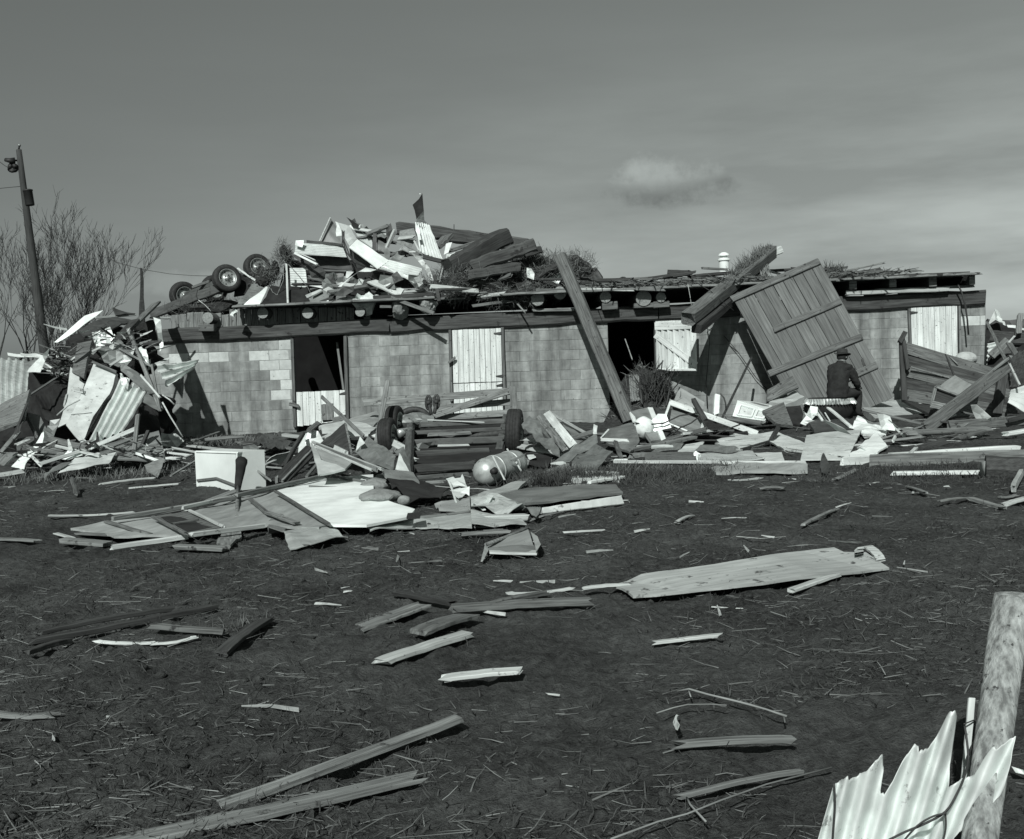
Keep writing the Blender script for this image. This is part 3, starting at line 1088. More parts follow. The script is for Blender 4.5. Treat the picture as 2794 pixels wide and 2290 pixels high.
pk('E', 'board_end', 'small upright block at the tip of the lit roof board', 'board', 'mid wood', (1090, 372, 22.55), (1084, 342, 22.55), .06, .04, up='cam')
sh('D', 'crushed_crate', 'crushed dark sheet box sagging on the floor behind the leaning timber', 'sheet', 'dark sheet',
   [(255, 345, 23), (385, 338, 23), (440, 412, 23), (425, 470, 22.6), (250, 470, 22.6)], t=.04, crump=.06)
lump('sod', 'sod', at('D', 590, 448, 23.2), (.18, .2, .09), .4, 5, 3, label='small clod of earth on the barn floor edge', cat='clod')
# debris that reads as one mass on the deck
def splinter_field(name, fn, n, lmin, lmax, mat, wmin=.004, wmax=.02, label=None, tilt=.25):
    pts, dirs, lens, wid = [], [], [], []
    for i in range(n):
        p, _ = fn(), 0
        th = random.uniform(0, 2 * math.pi)
        d = Vector((math.cos(th), math.sin(th), random.uniform(-.02, tilt))).normalized()
        pts.append(p)
        dirs.append(d)
        lens.append(random.uniform(lmin, lmax))
        wid.append(random.uniform(wmin, wmax))
    return blades(name, mat, pts, dirs, lens, wid, .06, label=label, kind='stuff')


def on_deck():
    x = random.uniform(at('D', 230, 450, 23).x, at('E', 1000, 400, 23).x)
    y = WY - .45 + 2.0 * random.random() ** 1.5
    return Vector((x, y, deck_z(x) + .04 + random.uniform(0, .10)))


splinter_field('deck_litter', on_deck, 900, .1, .6, 'mid wood', .006, .03, 'splinters and straw littering the barn floor', .12)
splinter_field('deck_straw', on_deck, 900, .08, .4, 'hay', .004, .01, 'dark straw along the barn floor edge', .45)

# white roof vent
v = thing('roof_vent', 'white metal roof vent with a domed cap standing on the barn floor', 'roof vent', at('D', 1440, 372, 24))
b0 = at('D', 1440, 375, 24)
k = .3305 * 24 / FPX
lathe('pipe', 'enamel', [(0, 0), (42 * k, 0), (42 * k, 95 * k), (52 * k, 97 * k), (52 * k, 108 * k), (30 * k, 120 * k)], Matrix.Translation(b0), 24, v, False)
lathe('cap', 'enamel', [(26 * k, 112 * k), (26 * k, 135 * k), (46 * k, 136 * k), (40 * k, 152 * k), (18 * k, 164 * k), (0, 166 * k)], Matrix.Translation(b0), 24, v, False)
pk('D', 'splinter', 'grey splintered stub standing before the white roof vent', 'board', 'weathered wood', (1520, 440, 22.6), (1500, 330, 22.6), .12, .05, up='cam', jag=.15, taper=.5)

# ------------------------------------------------------------------ behind the barn: pole, trees, post
pole = thing('utility_pole', 'dark leaning utility pole with a transformer rising among bare trees', 'utility pole', at('A', 345, 1700, 35))
pb, ptp = at('A', 395, 2060, 35), at('A', 155, 178, 35)
tube('shaft', 'pole wood', [pb.lerp(ptp, i / 8) for i in range(9)], .17, pole, 12, .085, rag=.02)
tb = at('A', 238, 572, 34.8)
lathe('transformer', 'lamp black', [(0, -.27), (.135, -.27), (.145, -.25), (.145, .20), (.16, .21), (.16, .25), (.10, .27), (0, .28)], Matrix.Translation(tb) @ Matrix.Rotation(rad(-6), 4, 'Y') @ Matrix.Scale(.95, 4), 18, pole)
sh_ = at('A', 160, 140, 35)
tube('top_pin', 'lamp black', [ptp, sh_], .03, pole, 6)
lathe('insulator', 'dull metal', [(0, -.05), (.04, -.04), (.05, 0), (.03, .03), (0, .045)], Matrix.Translation(sh_), 10, pole)
tube('bracket_arm', 'lamp black', [at('A', 150, 268, 35), at('A', 118, 266, 34.9)], .03, pole, 6)
tube('lamp_arm', 'lamp black', [at('A', 118, 268, 34.9), at('A', 80, 266, 34.8), at('A', 42, 262, 34.8)], .10, pole, 8, .06, rag=.2)
ring = []
for i in range(13):
    th = i / 12 * 2 * math.pi
    ring.append(at('A', 104 + 26 * math.cos(th), 328 + 26 * math.sin(th), 34.9 + .05 * math.sin(3 * th)))
tube('wire_coil', 'lamp black', ring, .07, pole, 6, .07, rag=.25)
tube('coil_bracket', 'lamp black', [at('A', 160, 335, 35), at('A', 128, 335, 34.9), at('A', 75, 310, 34.9), at('A', 68, 345, 34.9)], .03, pole, 5)


def sag(c, name, label, pts, d, r=.012):
    return tube(name, 'wire', [at(c, *p, d) for p in pts], r, seg=4, label=label, cat='wire')


sag('A', 'power_wire', 'thin wire running off from the utility pole below its lamp', [(185, 480), (90, 488), (0, 497), (-300, 540)], 35)
sag('A', 'power_wire', 'short wire slanting from the coil on the utility pole', [(100, 345), (40, 310), (0, 280), (-120, 190)], 34.9)
sag('A', 'power_wire', 'faint sagging wire between the bare trees and the overturned chassis', [(860, 1065), (1000, 1120), (1200, 1170), (1400, 1203), (1600, 1218), (1800, 1222)], 30, .01)


def bare_tree(name, label, base, height, spread, seed, lean=(0, 0), stems=3):
    R = random.Random(seed)
    e = thing(name, label, 'tree', base)
    trunk_v, trunk_f, br_v, br_f = [], [], [], []

    def seg(V, F, a, b, ra, rb, k):
        d = (b - a)
        if d.length < 1e-6:
            return
        d.normalize()
        u = d.orthogonal().normalized()
        w = d.cross(u)
        i = len(V)
        for p, r in ((a, ra), (b, rb)):
            for q in range(k):
                th = 2 * math.pi * q / k
                V.append(p + u * (math.cos(th) * r) + w * (math.sin(th) * r))
        for q in range(k):
            q2 = (q + 1) % k
            F.append((i + q, i + q2, i + k + q2, i + k + q))

    def grow(p, d, L, r, depth):
        n = 4 if depth < 2 else 3
        a = p
        for i in range(n):
            d = (d + Vector((R.gauss(0, .13), R.gauss(0, .13), R.gauss(.06, .10)))).normalized()
            b = a + d * L / n
            r2 = r * (1 - .32 / n * (i + 1))
            V, F = (trunk_v, trunk_f) if depth == 0 else (br_v, br_f)
            seg(V, F, a, b, r, r2, 7 if depth == 0 else (5 if depth == 1 else 3))
            if depth < 5:
                kids = (1 if R.random() < .62 else 0) if i < n - 1 else 2
                if depth == 0 and i == 0:
                    kids = 0
                for _ in range(kids):
                    ax = Vector((R.gauss(0, 1), R.gauss(0, 1), R.gauss(.2, .5))).normalized()
                    nd = (d + ax * R.uniform(.35, .7) + Vector((0, 0, .15))).normalized()
                    grow(b, nd, L * R.uniform(.5, .74), max(r2 * .55, .006), depth + 1)
            a, r = b, r2

    for s in range(stems):
        th = s / stems * 2 * math.pi + R.uniform(-.4, .4)
        d = Vector((math.cos(th) * spread + lean[0], math.sin(th) * spread + lean[1], 1)).normalized()
        grow(Vector((math.cos(th) * .15, math.sin(th) * .15, 0)), d, height * .40, .072, 0)
    mk('trunk', trunk_v, trunk_f, 'bark', Matrix.Translation(base), e)
    mk('branches', br_v, br_f, 'twig', Matrix.Translation(base), e)
    return e


g = lambda sx, d: Vector((at('X', sx, 1000, d).x, d, 0))
bare_tree('bare_tree', 'bare many stemmed tree just behind the utility pole', g(75, 39), 7.6, .45, 4, (.05, 0), 4)
bare_tree('bare_tree', 'bare tree with upswept branches between the utility pole and the wreck', g(150, 38), 6.6, .30, 9, (.06, 0), 3)
bare_tree('bare_tree', 'bare spreading tree at the very edge of the picture beyond the tin sheets', g(-40, 41), 7.6, .45, 17, (.12, 0), 4)
bare_tree('bare_shrub', 'low bare shrub beyond the torn sheet metal under the trees', g(205, 36), 4.0, .6, 23, (.1, 0), 3)

# splintered post standing behind the wreck
pst = [at('F', 1172, 260, 24.5), at('F', 1172, 100, 24.5), at('A', 1172, 1400, 24.5), at('A', 1174, 1250, 24.5), at('A', 1166, 1155, 24.5)]
tube('broken_post', 'dark wood', pst, .075, None, 5, .025, rag=.12, smooth=False, label='dark splintered post standing alone against the sky behind the wreck', cat='post')

# ------------------------------------------------------------------ overturned trailer chassis on the barn floor
CH = thing('trailer_chassis', 'overturned trailer chassis with four wheels in the air on the barn floor', 'trailer chassis', at('B', 550, 1040, 24))


def wheel(c, cx, cy, d, rpx, ax, width, parent, rim=True, mat='rubber'):
    k = CR[c][2] * d / FPX
    R = rpx * k
    p = at(c, cx, cy, d)
    M = axis_frame(p, ax)
    w = width / 2
    prof = [(R * .60, -w * .75), (R * .66, -w * .98), (R * .80, -w * 1.02), (R * .93, -w * .92), (R * .985, -w * .72), (R, -w * .4), (R * .975, -w * .36), (R * .975, -w * .30),
            (R, -w * .26), (R, -w * .05), (R * .975, -.0), (R * .975, w * .05), (R, w * .08), (R, w * .3), (R * .975, w * .34), (R * .975, w * .4), (R, w * .45), (R * .985, w * .72), (R * .93, w * .92), (R * .80, w * 1.02), (R * .66, w * .98), (R * .60, w * .75)]
    t = lathe('tyre', mat, prof, M, 36, parent)
    for s in (-1, 1):
        pr = [(R * .64, w * .96), (R * .60, w * .99), (R * .57, w * .88), (R * .54, w * .55), (R * .36, w * .40), (R * .30, w * .55), (R * .14, w * .58), (R * .13, w * .8), (0, w * .84)]
        lathe('rim', 'rim', [(a, b * s) for a, b in pr], M, 28, t)
    for i in range(5):
        th = i / 5 * 2 * math.pi
        q = M @ Vector((R * .22 * math.cos(th), R * .22 * math.sin(th), w * .6))
        tube('wheel_nut', 'iron', [q, q + ax.normalized() * .03], R * .035, t, 6)
        th += .6
        q = M @ Vector((R * .45 * math.cos(th), R * .45 * math.sin(th), w * .475))
        tube('rim_slot', 'black felt', [q, q + ax.normalized() * .006], R * .05, t, 8)
    return t


AX = Vector((.55, -.80, .22))
wheel('B', 302, 925, 25.0, 112, Vector((.62, -.75, -.1)), .2, CH)
wheel('B', 560, 872, 24.9, 112, Vector((.62, -.75, -.1)), .2, CH)
wheel('B', 660, 790, 23.4, 118, AX, .2, CH)
wheel('B', 912, 698, 23.4, 112, AX, .2, CH)
pk('B', 'rail', None, None, 'chassis iron', (40, 1085, 24.4), (640, 850, 23.8), .12, .2, up='up', jag=.01, parent=CH)
pk('B', 'rail', None, None, 'chassis iron', (380, 860, 24.2), (520, 812, 24.0), .06, .06, up='up', jag=.01, parent=CH)
pk('B', 'axle', None, None, 'chassis iron', (330, 920, 24.9), (640, 800, 23.5), .1, .1, parent=CH, jag=.01)
pk('B', 'axle', None, None, 'chassis iron', (580, 870, 24.9), (900, 700, 23.5), .1, .1, parent=CH, jag=.01)
pk('B', 'spring_bar', None, None, 'rim', (755, 705, 23.3), (900, 805, 23.2), .05, .06, up='cam', parent=CH, jag=.01)
pk('B', 'spring_bar', None, None, 'chassis iron', (850, 740, 23.3), (912, 822, 23.2), .08, .05, up='cam', parent=CH, jag=.01)
sh('B', 'floor_pan', None, None, 'black felt', [(740, 745, 23.9), (860, 760, 23.9), (900, 900, 23.6), (720, 930, 23.6)], t=.05, crump=.03, parent=CH)
tube('brake_cable', 'wire', [at('B', *p, 23.5) for p in [(420, 880), (408, 930), (430, 975), (470, 1000), (520, 1050)]], .012, CH, 5)
tube('brake_cable', 'pale wood', [at('B', *p, 23.5) for p in [(428, 965), (480, 1005), (520, 1045), (530, 1060)]], .01, CH, 5)
hay('hay_heap', 'dark hay under the wheels of the overturned chassis', at('B', 560, 1030, 24.3), (1.25, .7, .34), 1500, .22, cat='hay')
hay('hay_heap', 'dark hay clump hanging beside the end of the pale siding panel', at('B', 1135, 575, 23.2), (.20, .25, .30), 700, .16)
hay('hay_heap', 'dark hay clump just above the rear chassis wheel', at('B', 1065, 700, 23.2), (.20, .25, .30), 600, .16)
hay('hay_heap', 'dark hay spilling down under the rear chassis wheel', at('B', 960, 770, 23.2), (.30, .3, .38), 600, .18)

# ------------------------------------------------------------------ wrecked house trailer heaped on the barn floor (upper heap)
Z = [
    # crop, name, label, category, material, points, options
    ('B', 'ribbed_siding', 'long pale ribbed siding panel above a dark skirt on the heap', 'siding', 'siding', [(1230, 492, 23.0), (1625, 512, 23.2), (1655, 612, 23.0), (1222, 582, 22.8)], dict(corr=(7, .010, 'v'), crump=.02)),
    ('B', 'dark_strip', 'dark strip capping the long pale siding panel', 'strip', 'dark sheet', [(1320, 470, 23.3), (1620, 500, 23.3), (1625, 516, 23.1), (1320, 492, 23.1)], {}),
    ('B', 'curled_sheet', 'small white curl of metal at the end of the siding panel', 'sheet', 'bright metal', [(1232, 478, 22.9), (1300, 482, 22.9), (1285, 530, 22.8), (1225, 515, 22.8)], dict(crump=.06)),
    ('B', 'skirt_panel', 'dark panel under the long pale siding of the trailer', 'panel', 'dark sheet', [(1195, 588, 23.1), (1660, 612, 23.2), (1710, 722, 23.2), (1310, 690, 23.1)], dict(crump=.03)),
    ('B', 'gable_panel', 'dark triangular panel pointing up from the heap', 'panel', 'grey sheet', [(1515, 283, 23.9), (1590, 400, 24), (1605, 500, 23.8), (1420, 478, 23.8)], dict(crump=.02, t=.03)),
    ('P', 'gable_trim', 'pale trim edging the dark triangular panel', 'trim', 'pale wood', [(262, 175, 23.8), (278, 180, 23.8), (122, 520, 23.7), (106, 515, 23.7)], dict(t=.03)),
    ('P', 'torn_siding', 'torn pale siding curling over at the top of the heap', 'siding', 'siding', [(345, 230, 23.5), (560, 290, 23.6), (660, 480, 23.4), (545, 600, 23.2), (440, 420, 23.3)], dict(crump=.07)),
    ('P', 'bent_flashing', 'bright folded metal corner beside the dark triangular panel', 'flashing', 'bright metal', [(345, 235, 23.4), (365, 240, 23.35), (440, 390, 23.2), (435, 440, 23.2), (360, 455, 23.2), (340, 330, 23.3)], dict(crump=.08)),
    ('P', 'ribbed_siding', 'grey ribbed siding standing behind the big white board', 'siding', 'siding', [(640, 405, 23.9), (870, 425, 23.9), (880, 620, 23.7), (690, 500, 23.7)], dict(corr=(9, .010, 'v'), crump=.02)),
    ('P', 'dark_strip', 'dark upright strip between two pale siding pieces', 'strip', 'dark sheet', [(890, 405, 23.7), (940, 412, 23.7), (940, 670, 23.5), (875, 640, 23.5)], dict(t=.03)),
    ('P', 'tar_paper', 'black flap of tar paper sticking up on the skyline', 'flap', 'black felt', [(505, 170, 23.8), (690, 290, 23.8), (680, 340, 23.8), (600, 300, 23.8)], dict(crump=.08)),
    ('P', 'roof_scrap', 'grey wedge of roofing on the skyline of the heap', 'scrap', 'grey sheet', [(745, 300, 24.1), (880, 375, 24.1), (870, 420, 24), (690, 380, 24)], dict(crump=.05)),
    ('P', 'torn_foil', 'ragged bright scrap beside the upright pale lath', 'scrap', 'dull metal', [(860, 395, 23.8), (1000, 400, 23.8), (1100, 450, 23.8), (1060, 500, 23.7), (950, 460, 23.7)], dict(crump=.10)),
    ('P', 'grey_board', 'grey board behind the upright pale lath', 'board', 'grey sheet', [(945, 470, 23.8), (1060, 560, 23.8), (1040, 640, 23.6), (950, 650, 23.6)], dict(crump=.03)),
    ('P', 'white_board', 'big smooth white board slanting down the middle of the heap', 'board', 'plaster white', [(660, 490, 22.9), (1120, 800, 22.8), (960, 915, 22.5), (540, 612, 22.6)], dict(t=.02, crump=.015)),
    ('P', 'board_underside', 'dark sheet painted as the shaded underside of the big white board', 'sheet', 'dark sheet', [(540, 625, 22.8), (950, 915, 22.7), (640, 905, 22.9), (560, 760, 22.9)], dict(crump=.04)),  # the board's shaded side, drawn by dark colour
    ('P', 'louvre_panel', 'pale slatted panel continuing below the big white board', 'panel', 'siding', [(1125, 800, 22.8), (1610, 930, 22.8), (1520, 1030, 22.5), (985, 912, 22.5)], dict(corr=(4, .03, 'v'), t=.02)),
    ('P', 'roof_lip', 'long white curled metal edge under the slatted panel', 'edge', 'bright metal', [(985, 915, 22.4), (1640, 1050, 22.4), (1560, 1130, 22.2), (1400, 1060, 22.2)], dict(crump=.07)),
    ('P', 'roof_lip_shadow', 'dark sheet painted as the shadow under the white curled edge', 'sheet', 'dark sheet', [(880, 930, 22.7), (1400, 1070, 22.7), (1640, 1100, 22.6), (1760, 1170, 22.8), (1300, 1200, 22.9), (880, 1080, 22.9)], dict(crump=.05)),  # its dark colour paints the shadow under the curled metal
    ('P', 'arched_sheet', 'pale sheet bent like an arch over a dark hollow', 'sheet', 'siding', [(780, 905, 22.5), (940, 925, 22.5), (860, 945, 22.3), (680, 960, 22.3), (430, 1180, 22.2), (385, 1170, 22.2)], dict(crump=.05)),
    ('P', 'wall_piece', 'pale wall piece lying across the front of the heap', 'panel', 'plaster', [(930, 1070, 22.3), (1335, 1215, 22.3), (1270, 1320, 22.1), (800, 1110, 22.1)], dict(t=.03, crump=.02)),
    ('P', 'siding_scrap', 'small ribbed pale scrap inside the arched hollow', 'siding', 'siding', [(680, 1060, 22.9), (800, 1080, 22.9), (780, 1180, 22.8), (620, 1160, 22.8)], dict(corr=(5, .01, 'v'))),
    ('P', 'white_cloth', 'bundle of white cloth on the floor edge below the heap', 'cloth', 'cloth white', [(660, 1290, 22.0), (830, 1265, 22.1), (940, 1330, 22.0), (880, 1440, 21.8), (720, 1420, 21.75), (590, 1390, 21.8)], dict(crump=.22, freq=5, t=.12)),
    ('P', 'plastic_sheet', 'crumpled grey sheet beside the white cloth bundle', 'sheet', 'grey sheet', [(370, 1290, 22.2), (480, 1270, 22.2), (520, 1420, 21.9), (330, 1420, 21.9)], dict(crump=.15)),
    ('P', 'wooden_box', 'dark box lid with pale edge on the floor edge', 'box lid', 'grey sheet', [(20, 1310, 22.2), (235, 1180, 22.3), (320, 1400, 21.9), (30, 1440, 21.9)], dict(t=.04)),
    ('P', 'lid_edge', 'pale strip along the dark box lid', 'strip', 'pale wood', [(0, 1270, 22.1), (140, 1210, 22.2), (150, 1235, 22.1), (0, 1312, 22.0)], dict(t=.03)),
    ('P', 'trim_scrap', 'long pale trim behind the dark box lid', 'trim', 'siding', [(200, 1180, 22.5), (500, 1235, 22.5), (495, 1265, 22.4), (250, 1230, 22.4)], dict(t=.03)),
    ('P', 'white_scrap', 'small white scrap at the foot of the box lid', 'scrap', 'plaster white', [(150, 1420, 21.8), (240, 1375, 21.8), (270, 1400, 21.75), (190, 1440, 21.75)], dict(crump=.05)),
    ('P', 'window_hole', 'black sheet painted as the shaded window hollow in the trailer side', 'window', 'black felt', [(0, 905, 23.1), (480, 945, 23.1), (470, 1130, 23.0), (0, 1100, 23.0)], dict(t=.03)),  # black sheet paints the dark of the window opening
    ('P', 'window_reveal', 'grey sheet set back in the dark window hollow', 'sheet', 'grey sheet', [(20, 960, 23.05), (470, 985, 23.05), (460, 1050, 23.0), (20, 1020, 23.0)], dict(crump=.05)),
    ('P', 'window_end', 'pale square end beside the dark window hollow', 'panel', 'siding', [(505, 955, 22.8), (610, 965, 22.8), (520, 1060, 22.7), (490, 1050, 22.7)], {}),
    ('P', 'torn_curtain', 'pale crumpled fabric behind the tall torn metal sheet', 'fabric', 'batt', [(1270, 360, 23.8), (1480, 350, 23.8), (1540, 520, 23.6), (1420, 620, 23.5), (1260, 590, 23.6)], dict(crump=.15)),
    ('P', 'curved_duct', 'curved grey duct piece below the upright pale lath', 'duct', 'grey sheet', [(970, 640, 23.3), (1100, 630, 23.2), (1140, 690, 23.1), (1120, 780, 23.0), (1060, 770, 23.1), (1050, 690, 23.2)], dict(crump=.08)),
    ('P', 'grey_flap', 'grey flap rising behind the slatted panel', 'flap', 'dull metal', [(1330, 560, 23.2), (1420, 650, 23.1), (1280, 790, 22.9), (1140, 790, 22.9)], dict(crump=.06)),
    ('P', 'bent_leaf', 'bent dark metal strip curving down from the tall torn sheet', 'strip', 'dull metal', [(1440, 690, 22.8), (1560, 730, 22.7), (1700, 900, 22.5), (1770, 1090, 22.4), (1730, 1110, 22.4), (1640, 930, 22.5)], dict(crump=.05)),
    ('B', 'dark_wall', 'dark inner wall of the wrecked trailer behind the siding', 'wall panel', 'black felt', [(1150, 640, 23.7), (2000, 640, 23.9), (2118, 1000, 23.3), (1060, 1010, 23.0)], dict(t=.04, crump=.05)),
    ('B', 'ribbed_end', 'ribbed pale siding end below the dark skirt', 'siding', 'siding', [(1180, 700, 22.9), (1310, 700, 22.9), (1330, 860, 22.7), (1190, 850, 22.7)], dict(corr=(8, .01, 'v'))),
    ('B', 'fallen_roofing', 'grey rolled roofing sliding off the chassis towards the wall', 'roofing', 'dull metal', [(870, 850, 23.0), (960, 880, 22.8), (850, 1010, 22.0), (700, 1040, 21.7)], dict(crump=.08)),
    ('B', 'white_triangle', 'white pointed panel beside the rolled roofing', 'panel', 'plaster white', [(990, 850, 22.6), (1000, 860, 22.6), (930, 1010, 22.0), (790, 1015, 21.9)], dict(crump=.03)),
    ('B', 'foil_knot', 'knot of bright foil at the corner of the barn floor', 'foil', 'bright metal', [(720, 1030, 21.5), (760, 1060, 21.4), (730, 1105, 21.4), (680, 1090, 21.45)], dict(crump=.15, freq=6)),
    ('B', 'dark_pit', 'dark sheet painted as the shaded pit at the foot of the pale post', 'cloth', 'black felt', [(1030, 870, 22.4), (1330, 880, 22.4), (1350, 1005, 21.9), (940, 1005, 21.9)], dict(crump=.1)),  # shade of a hollow, given as a dark sheet
    ('B', 'open_box', 'small dark open box on the edge of the floor', 'box', 'grey sheet', [(1330, 940, 22.2), (1490, 860, 22.3), (1540, 985, 21.9), (1330, 1000, 21.9)], dict(t=.04)),
    ('B', 'pale_strip', 'pale top edge of the small open box', 'strip', 'pale wood', [(1310, 925, 22.1), (1430, 875, 22.2), (1450, 890, 22.2), (1325, 950, 22.1)], dict(t=.03)),
]
for c, nm, lab, cat, mat, pts, kw in Z:
    sh(c, nm, lab, cat, mat, pts, **kw)
ZP = [
    ('P', 'lath', 'upright pale lath standing out of the heap', 'lath', 'pale wood', (1070, 620, 23.3), (1190, 355, 23.5), .07, .03, 'cam'),
    ('P', 'lath', 'grey lath beside the upright pale one', 'lath', 'mid wood', (1100, 600, 23.6), (1220, 380, 23.7), .08, .03, 'cam'),
    ('P', 'short_lath', 'short pale lath against the foot of the tall torn sheet', 'lath', 'pale wood', (1555, 660, 22.7), (1485, 520, 22.8), .06, .03, 'cam'),
    ('P', 'roof_batten', 'long batten along the underside of the tall torn sheet', 'batten', 'weathered wood', (1345, 575, 22.8), (1870, 850, 22.6), .05, .05, 'cam'),
    ('P', 'roof_batten', 'second pale batten in the slatted panel', 'batten', 'pale wood', (850, 880, 22.6), (1480, 1050, 22.4), .05, .03, 'cam'),
    ('P', 'support_post', 'dark post propping the heap near the torn sheet', 'post', 'dark wood', (1810, 1440, 22.0), (1905, 870, 22.4), .14, .1, 'cam'),
    ('P', 'support_post', 'dark leaning board against the propping post', 'board', 'dark wood', (1850, 1420, 21.9), (1780, 1020, 22.2), .12, .06, 'cam'),
    ('P', 'pale_edge', 'pale metal strip painted as the lit edge of the propping post', 'strip', 'dull metal', (1850, 1110, 22.1), (1895, 900, 22.25), .05, .03, 'cam'),  # brighter strip paints the light along the post
    ('P', 'floor_joint', 'dark rail lying along the bottom of the heap', 'rail', 'dark wood', (900, 1340, 22.0), (1760, 1290, 22.1), .1, .08, 'up'),
    ('P', 'fallen_plank', 'pale plank slipping down over the floor edge', 'plank', 'mid wood', (1160, 1340, 21.6), (1760, 1560, 21.3), .12, .05, 'cam'),
    ('B', 'pale_post', 'thin pale upright post in front of the dark trailer wall', 'post', 'pale wood', (1168, 998, 21.9), (1155, 672, 22.4), .07, .06, 'cam'),
    ('B', 'siding_lath', 'bright lath below the long pale siding panel', 'lath', 'bright metal', (1222, 578, 22.6), (1402, 668, 22.4), .07, .03, 'cam'),
    ('B', 'siding_lath', 'second thin lath just above the bright one', 'lath', 'pale wood', (1255, 575, 22.7), (1390, 635, 22.6), .04, .03, 'cam'),
    ('B', 'siding_lath', 'pale trim sloping behind the small open box', 'trim', 'siding', (1330, 835, 22.8), (1640, 895, 22.6), .09, .03, 'cam'),
    ('B', 'window_bar', 'dark bar along the trailer window', 'bar', 'mid wood', (1320, 715, 23.0), (1700, 728, 23.0), .06, .04, 'cam'),
    ('B', 'window_bar', 'lower dark bar along the trailer window', 'bar', 'mid wood', (1330, 765, 22.95), (1640, 790, 22.9), .05, .04, 'cam'),
    ('C', 'rail', 'pale rail on the floor edge right under the hay heap', 'rail', 'weathered wood', (945, 962, 21.9), (1120, 950, 21.9), .05, .05, 'cam'),
    ('C', 'prop_stick', 'thin stick slanting from the hay to the sill beam', 'stick', 'weathered wood', (1612, 1068, 21.5), (1395, 822, 22.2), .05, .05, 'cam'),
    ('C', 'sagging_rail', 'dark board sagging below the hay on the floor edge', 'board', 'mid wood', (1180, 1015, 21.8), (1540, 965, 21.8), .1, .06, 'cam'),
    ('C', 'edge_board', 'broken board end hanging below the floor edge', 'board', 'mid wood', (420, 1018, 21.6), (505, 1018, 21.6), .1, .05, 'cam'),
    ('C', 'skyline_rod', 'thin rod sticking up from the long dark beam', 'rod', 'iron', (1025, 400, 24), (1025, 345, 24), .03, .03, 'cam'),
]
for c, nm, lab, cat, mat, a, b, w, t, up in ZP:
    pk(c, nm, lab, cat, mat, a, b, w, t, up=up, jag=.02)
for pts, lab, r in [([(440, 360), (450, 500), (500, 680), (620, 830), (800, 900)], 'thick black cable looping from the folded flashing', .014),
                    ([(470, 370), (470, 520), (540, 700), (640, 840), (760, 880)], 'second black cable beside the loop on the heap', .012),
                    ([(460, 380), (440, 560), (520, 760), (620, 930)], 'third black cable dropping behind the white board', .012)]:
    tube('cable', 'wire', [at('P', *p, 22.5) for p in pts], r, seg=5, label=lab, cat='cable')
for pts, lab, r in [([(1170, 670), (1260, 770), (1330, 860), (1370, 940), (1365, 1000)], 'pale wire arching beside the upright pale post', .009),
                    ([(1130, 690), (1130, 800), (1080, 920), (1010, 1000)], 'wire hanging from the hay clump in the dark hollow', .009),
                    ([(1025, 870), (1040, 900), (1100, 940), (1150, 965)], 'pale bent wire in the dark hollow of the trailer', .009)]:
    tube('wire', 'weathered wood', [at('B', *p, 22.2) for p in pts], r, seg=5, label=lab, cat='wire')
lump('insulation', 'batt', at('C', 580, 1040, 21.8), (.16, .2, .2), .4, 6, 3, label='ragged lump of insulation stuck under the floor edge', cat='insulation')
lump('insulation', 'batt', at('P', 1680, 1450, 21.7), (.17, .2, .16), .4, 6, 3, label='pale ragged lump at the foot of the propping post', cat='insulation')

# the tall torn metal sheet like a flag
FL = thing('torn_roof_sheet', 'tall torn ribbed roofing sheet standing up like a flag from the heap', 'roof sheet', at('C', 900, 660, 22.6))
sheet('ribbed_half', None, None, 'siding', [at('C', 705, 320, 22.7), at('C', 818, 352, 22.9), at('C', 948, 662, 22.6), at('C', 745, 560, 22.4)], corr=(7, .018, 'u'), crump=.03, jag=.03, parent=FL)
sheet('bent_half', None, None, 'dull metal', [at('C', 722, 290, 22.75), at('C', 776, 228, 22.9), at('C', 782, 305, 22.9), at('C', 822, 355, 22.9), at('C', 760, 372, 22.7), at('C', 708, 332, 22.7)], crump=.03, parent=FL)
sheet('dark_tip', None, None, 'black felt', [at('C', 764, 86, 23.1), at('C', 776, 228, 22.95), at('C', 716, 298, 22.8), at('C', 700, 225, 22.9), at('C', 683, 172, 23.0), at('C', 735, 130, 23.1)], crump=.04, parent=FL)
lathe('tip_knob', 'bright metal', [(0, -.02), (.02, 0), (0, .02)], Matrix.Translation(at('C', 745, 90, 23.1)), 8, FL)
sh('C', 'torn_rib', 'ragged bright scrap clinging to the edge of the tall torn sheet', 'scrap', 'bright metal', [(705, 330, 22.6), (735, 380, 22.5), (760, 470, 22.4), (735, 470, 22.4), (715, 400, 22.5)], crump=.08)

# timbers at the higher end of the heap
T = [
    ('C', 'long dark squared beam lying along the skyline of the heap', (575, 372, 24.6), (1640, 520, 23.6), .34, .30, 'beam wood'),
    ('C', 'massive dark beam slanting up beside the tall torn sheet', (985, 700, 22.2), (1445, 440, 23.0), .40, .36, 'dark wood'),
    ('C', 'notched beam with a tenon end jutting to the sky', (1165, 690, 22.0), (1690, 515, 22.2), .34, .26, 'beam wood'),
    ('C', 'short board lying behind the notched beam', (985, 560, 23.2), (1235, 482, 23.4), .2, .08, 'mid wood'),
    ('C', 'broken timber under the notched beam in the hay', (1150, 760, 21.9), (1560, 690, 22.0), .26, .2, 'beam wood'),
    ('C', 'grey board end behind the tall torn sheet', (880, 530, 23.6), (975, 440, 23.8), .35, .08, 'mid wood'),
]
for c, lab, a, b, w, t, mat in T:
    pk(c, 'timber', lab, 'beam', mat, a, b, w, t, jag=.05, n=9, rough=.07)
pk('C', 'tenon', 'dark tenon stub at the tip of the notched beam', 'beam end', 'dark wood', (1610, 590, 22.1), (1745, 545, 22.2), .16, .14, jag=.03)
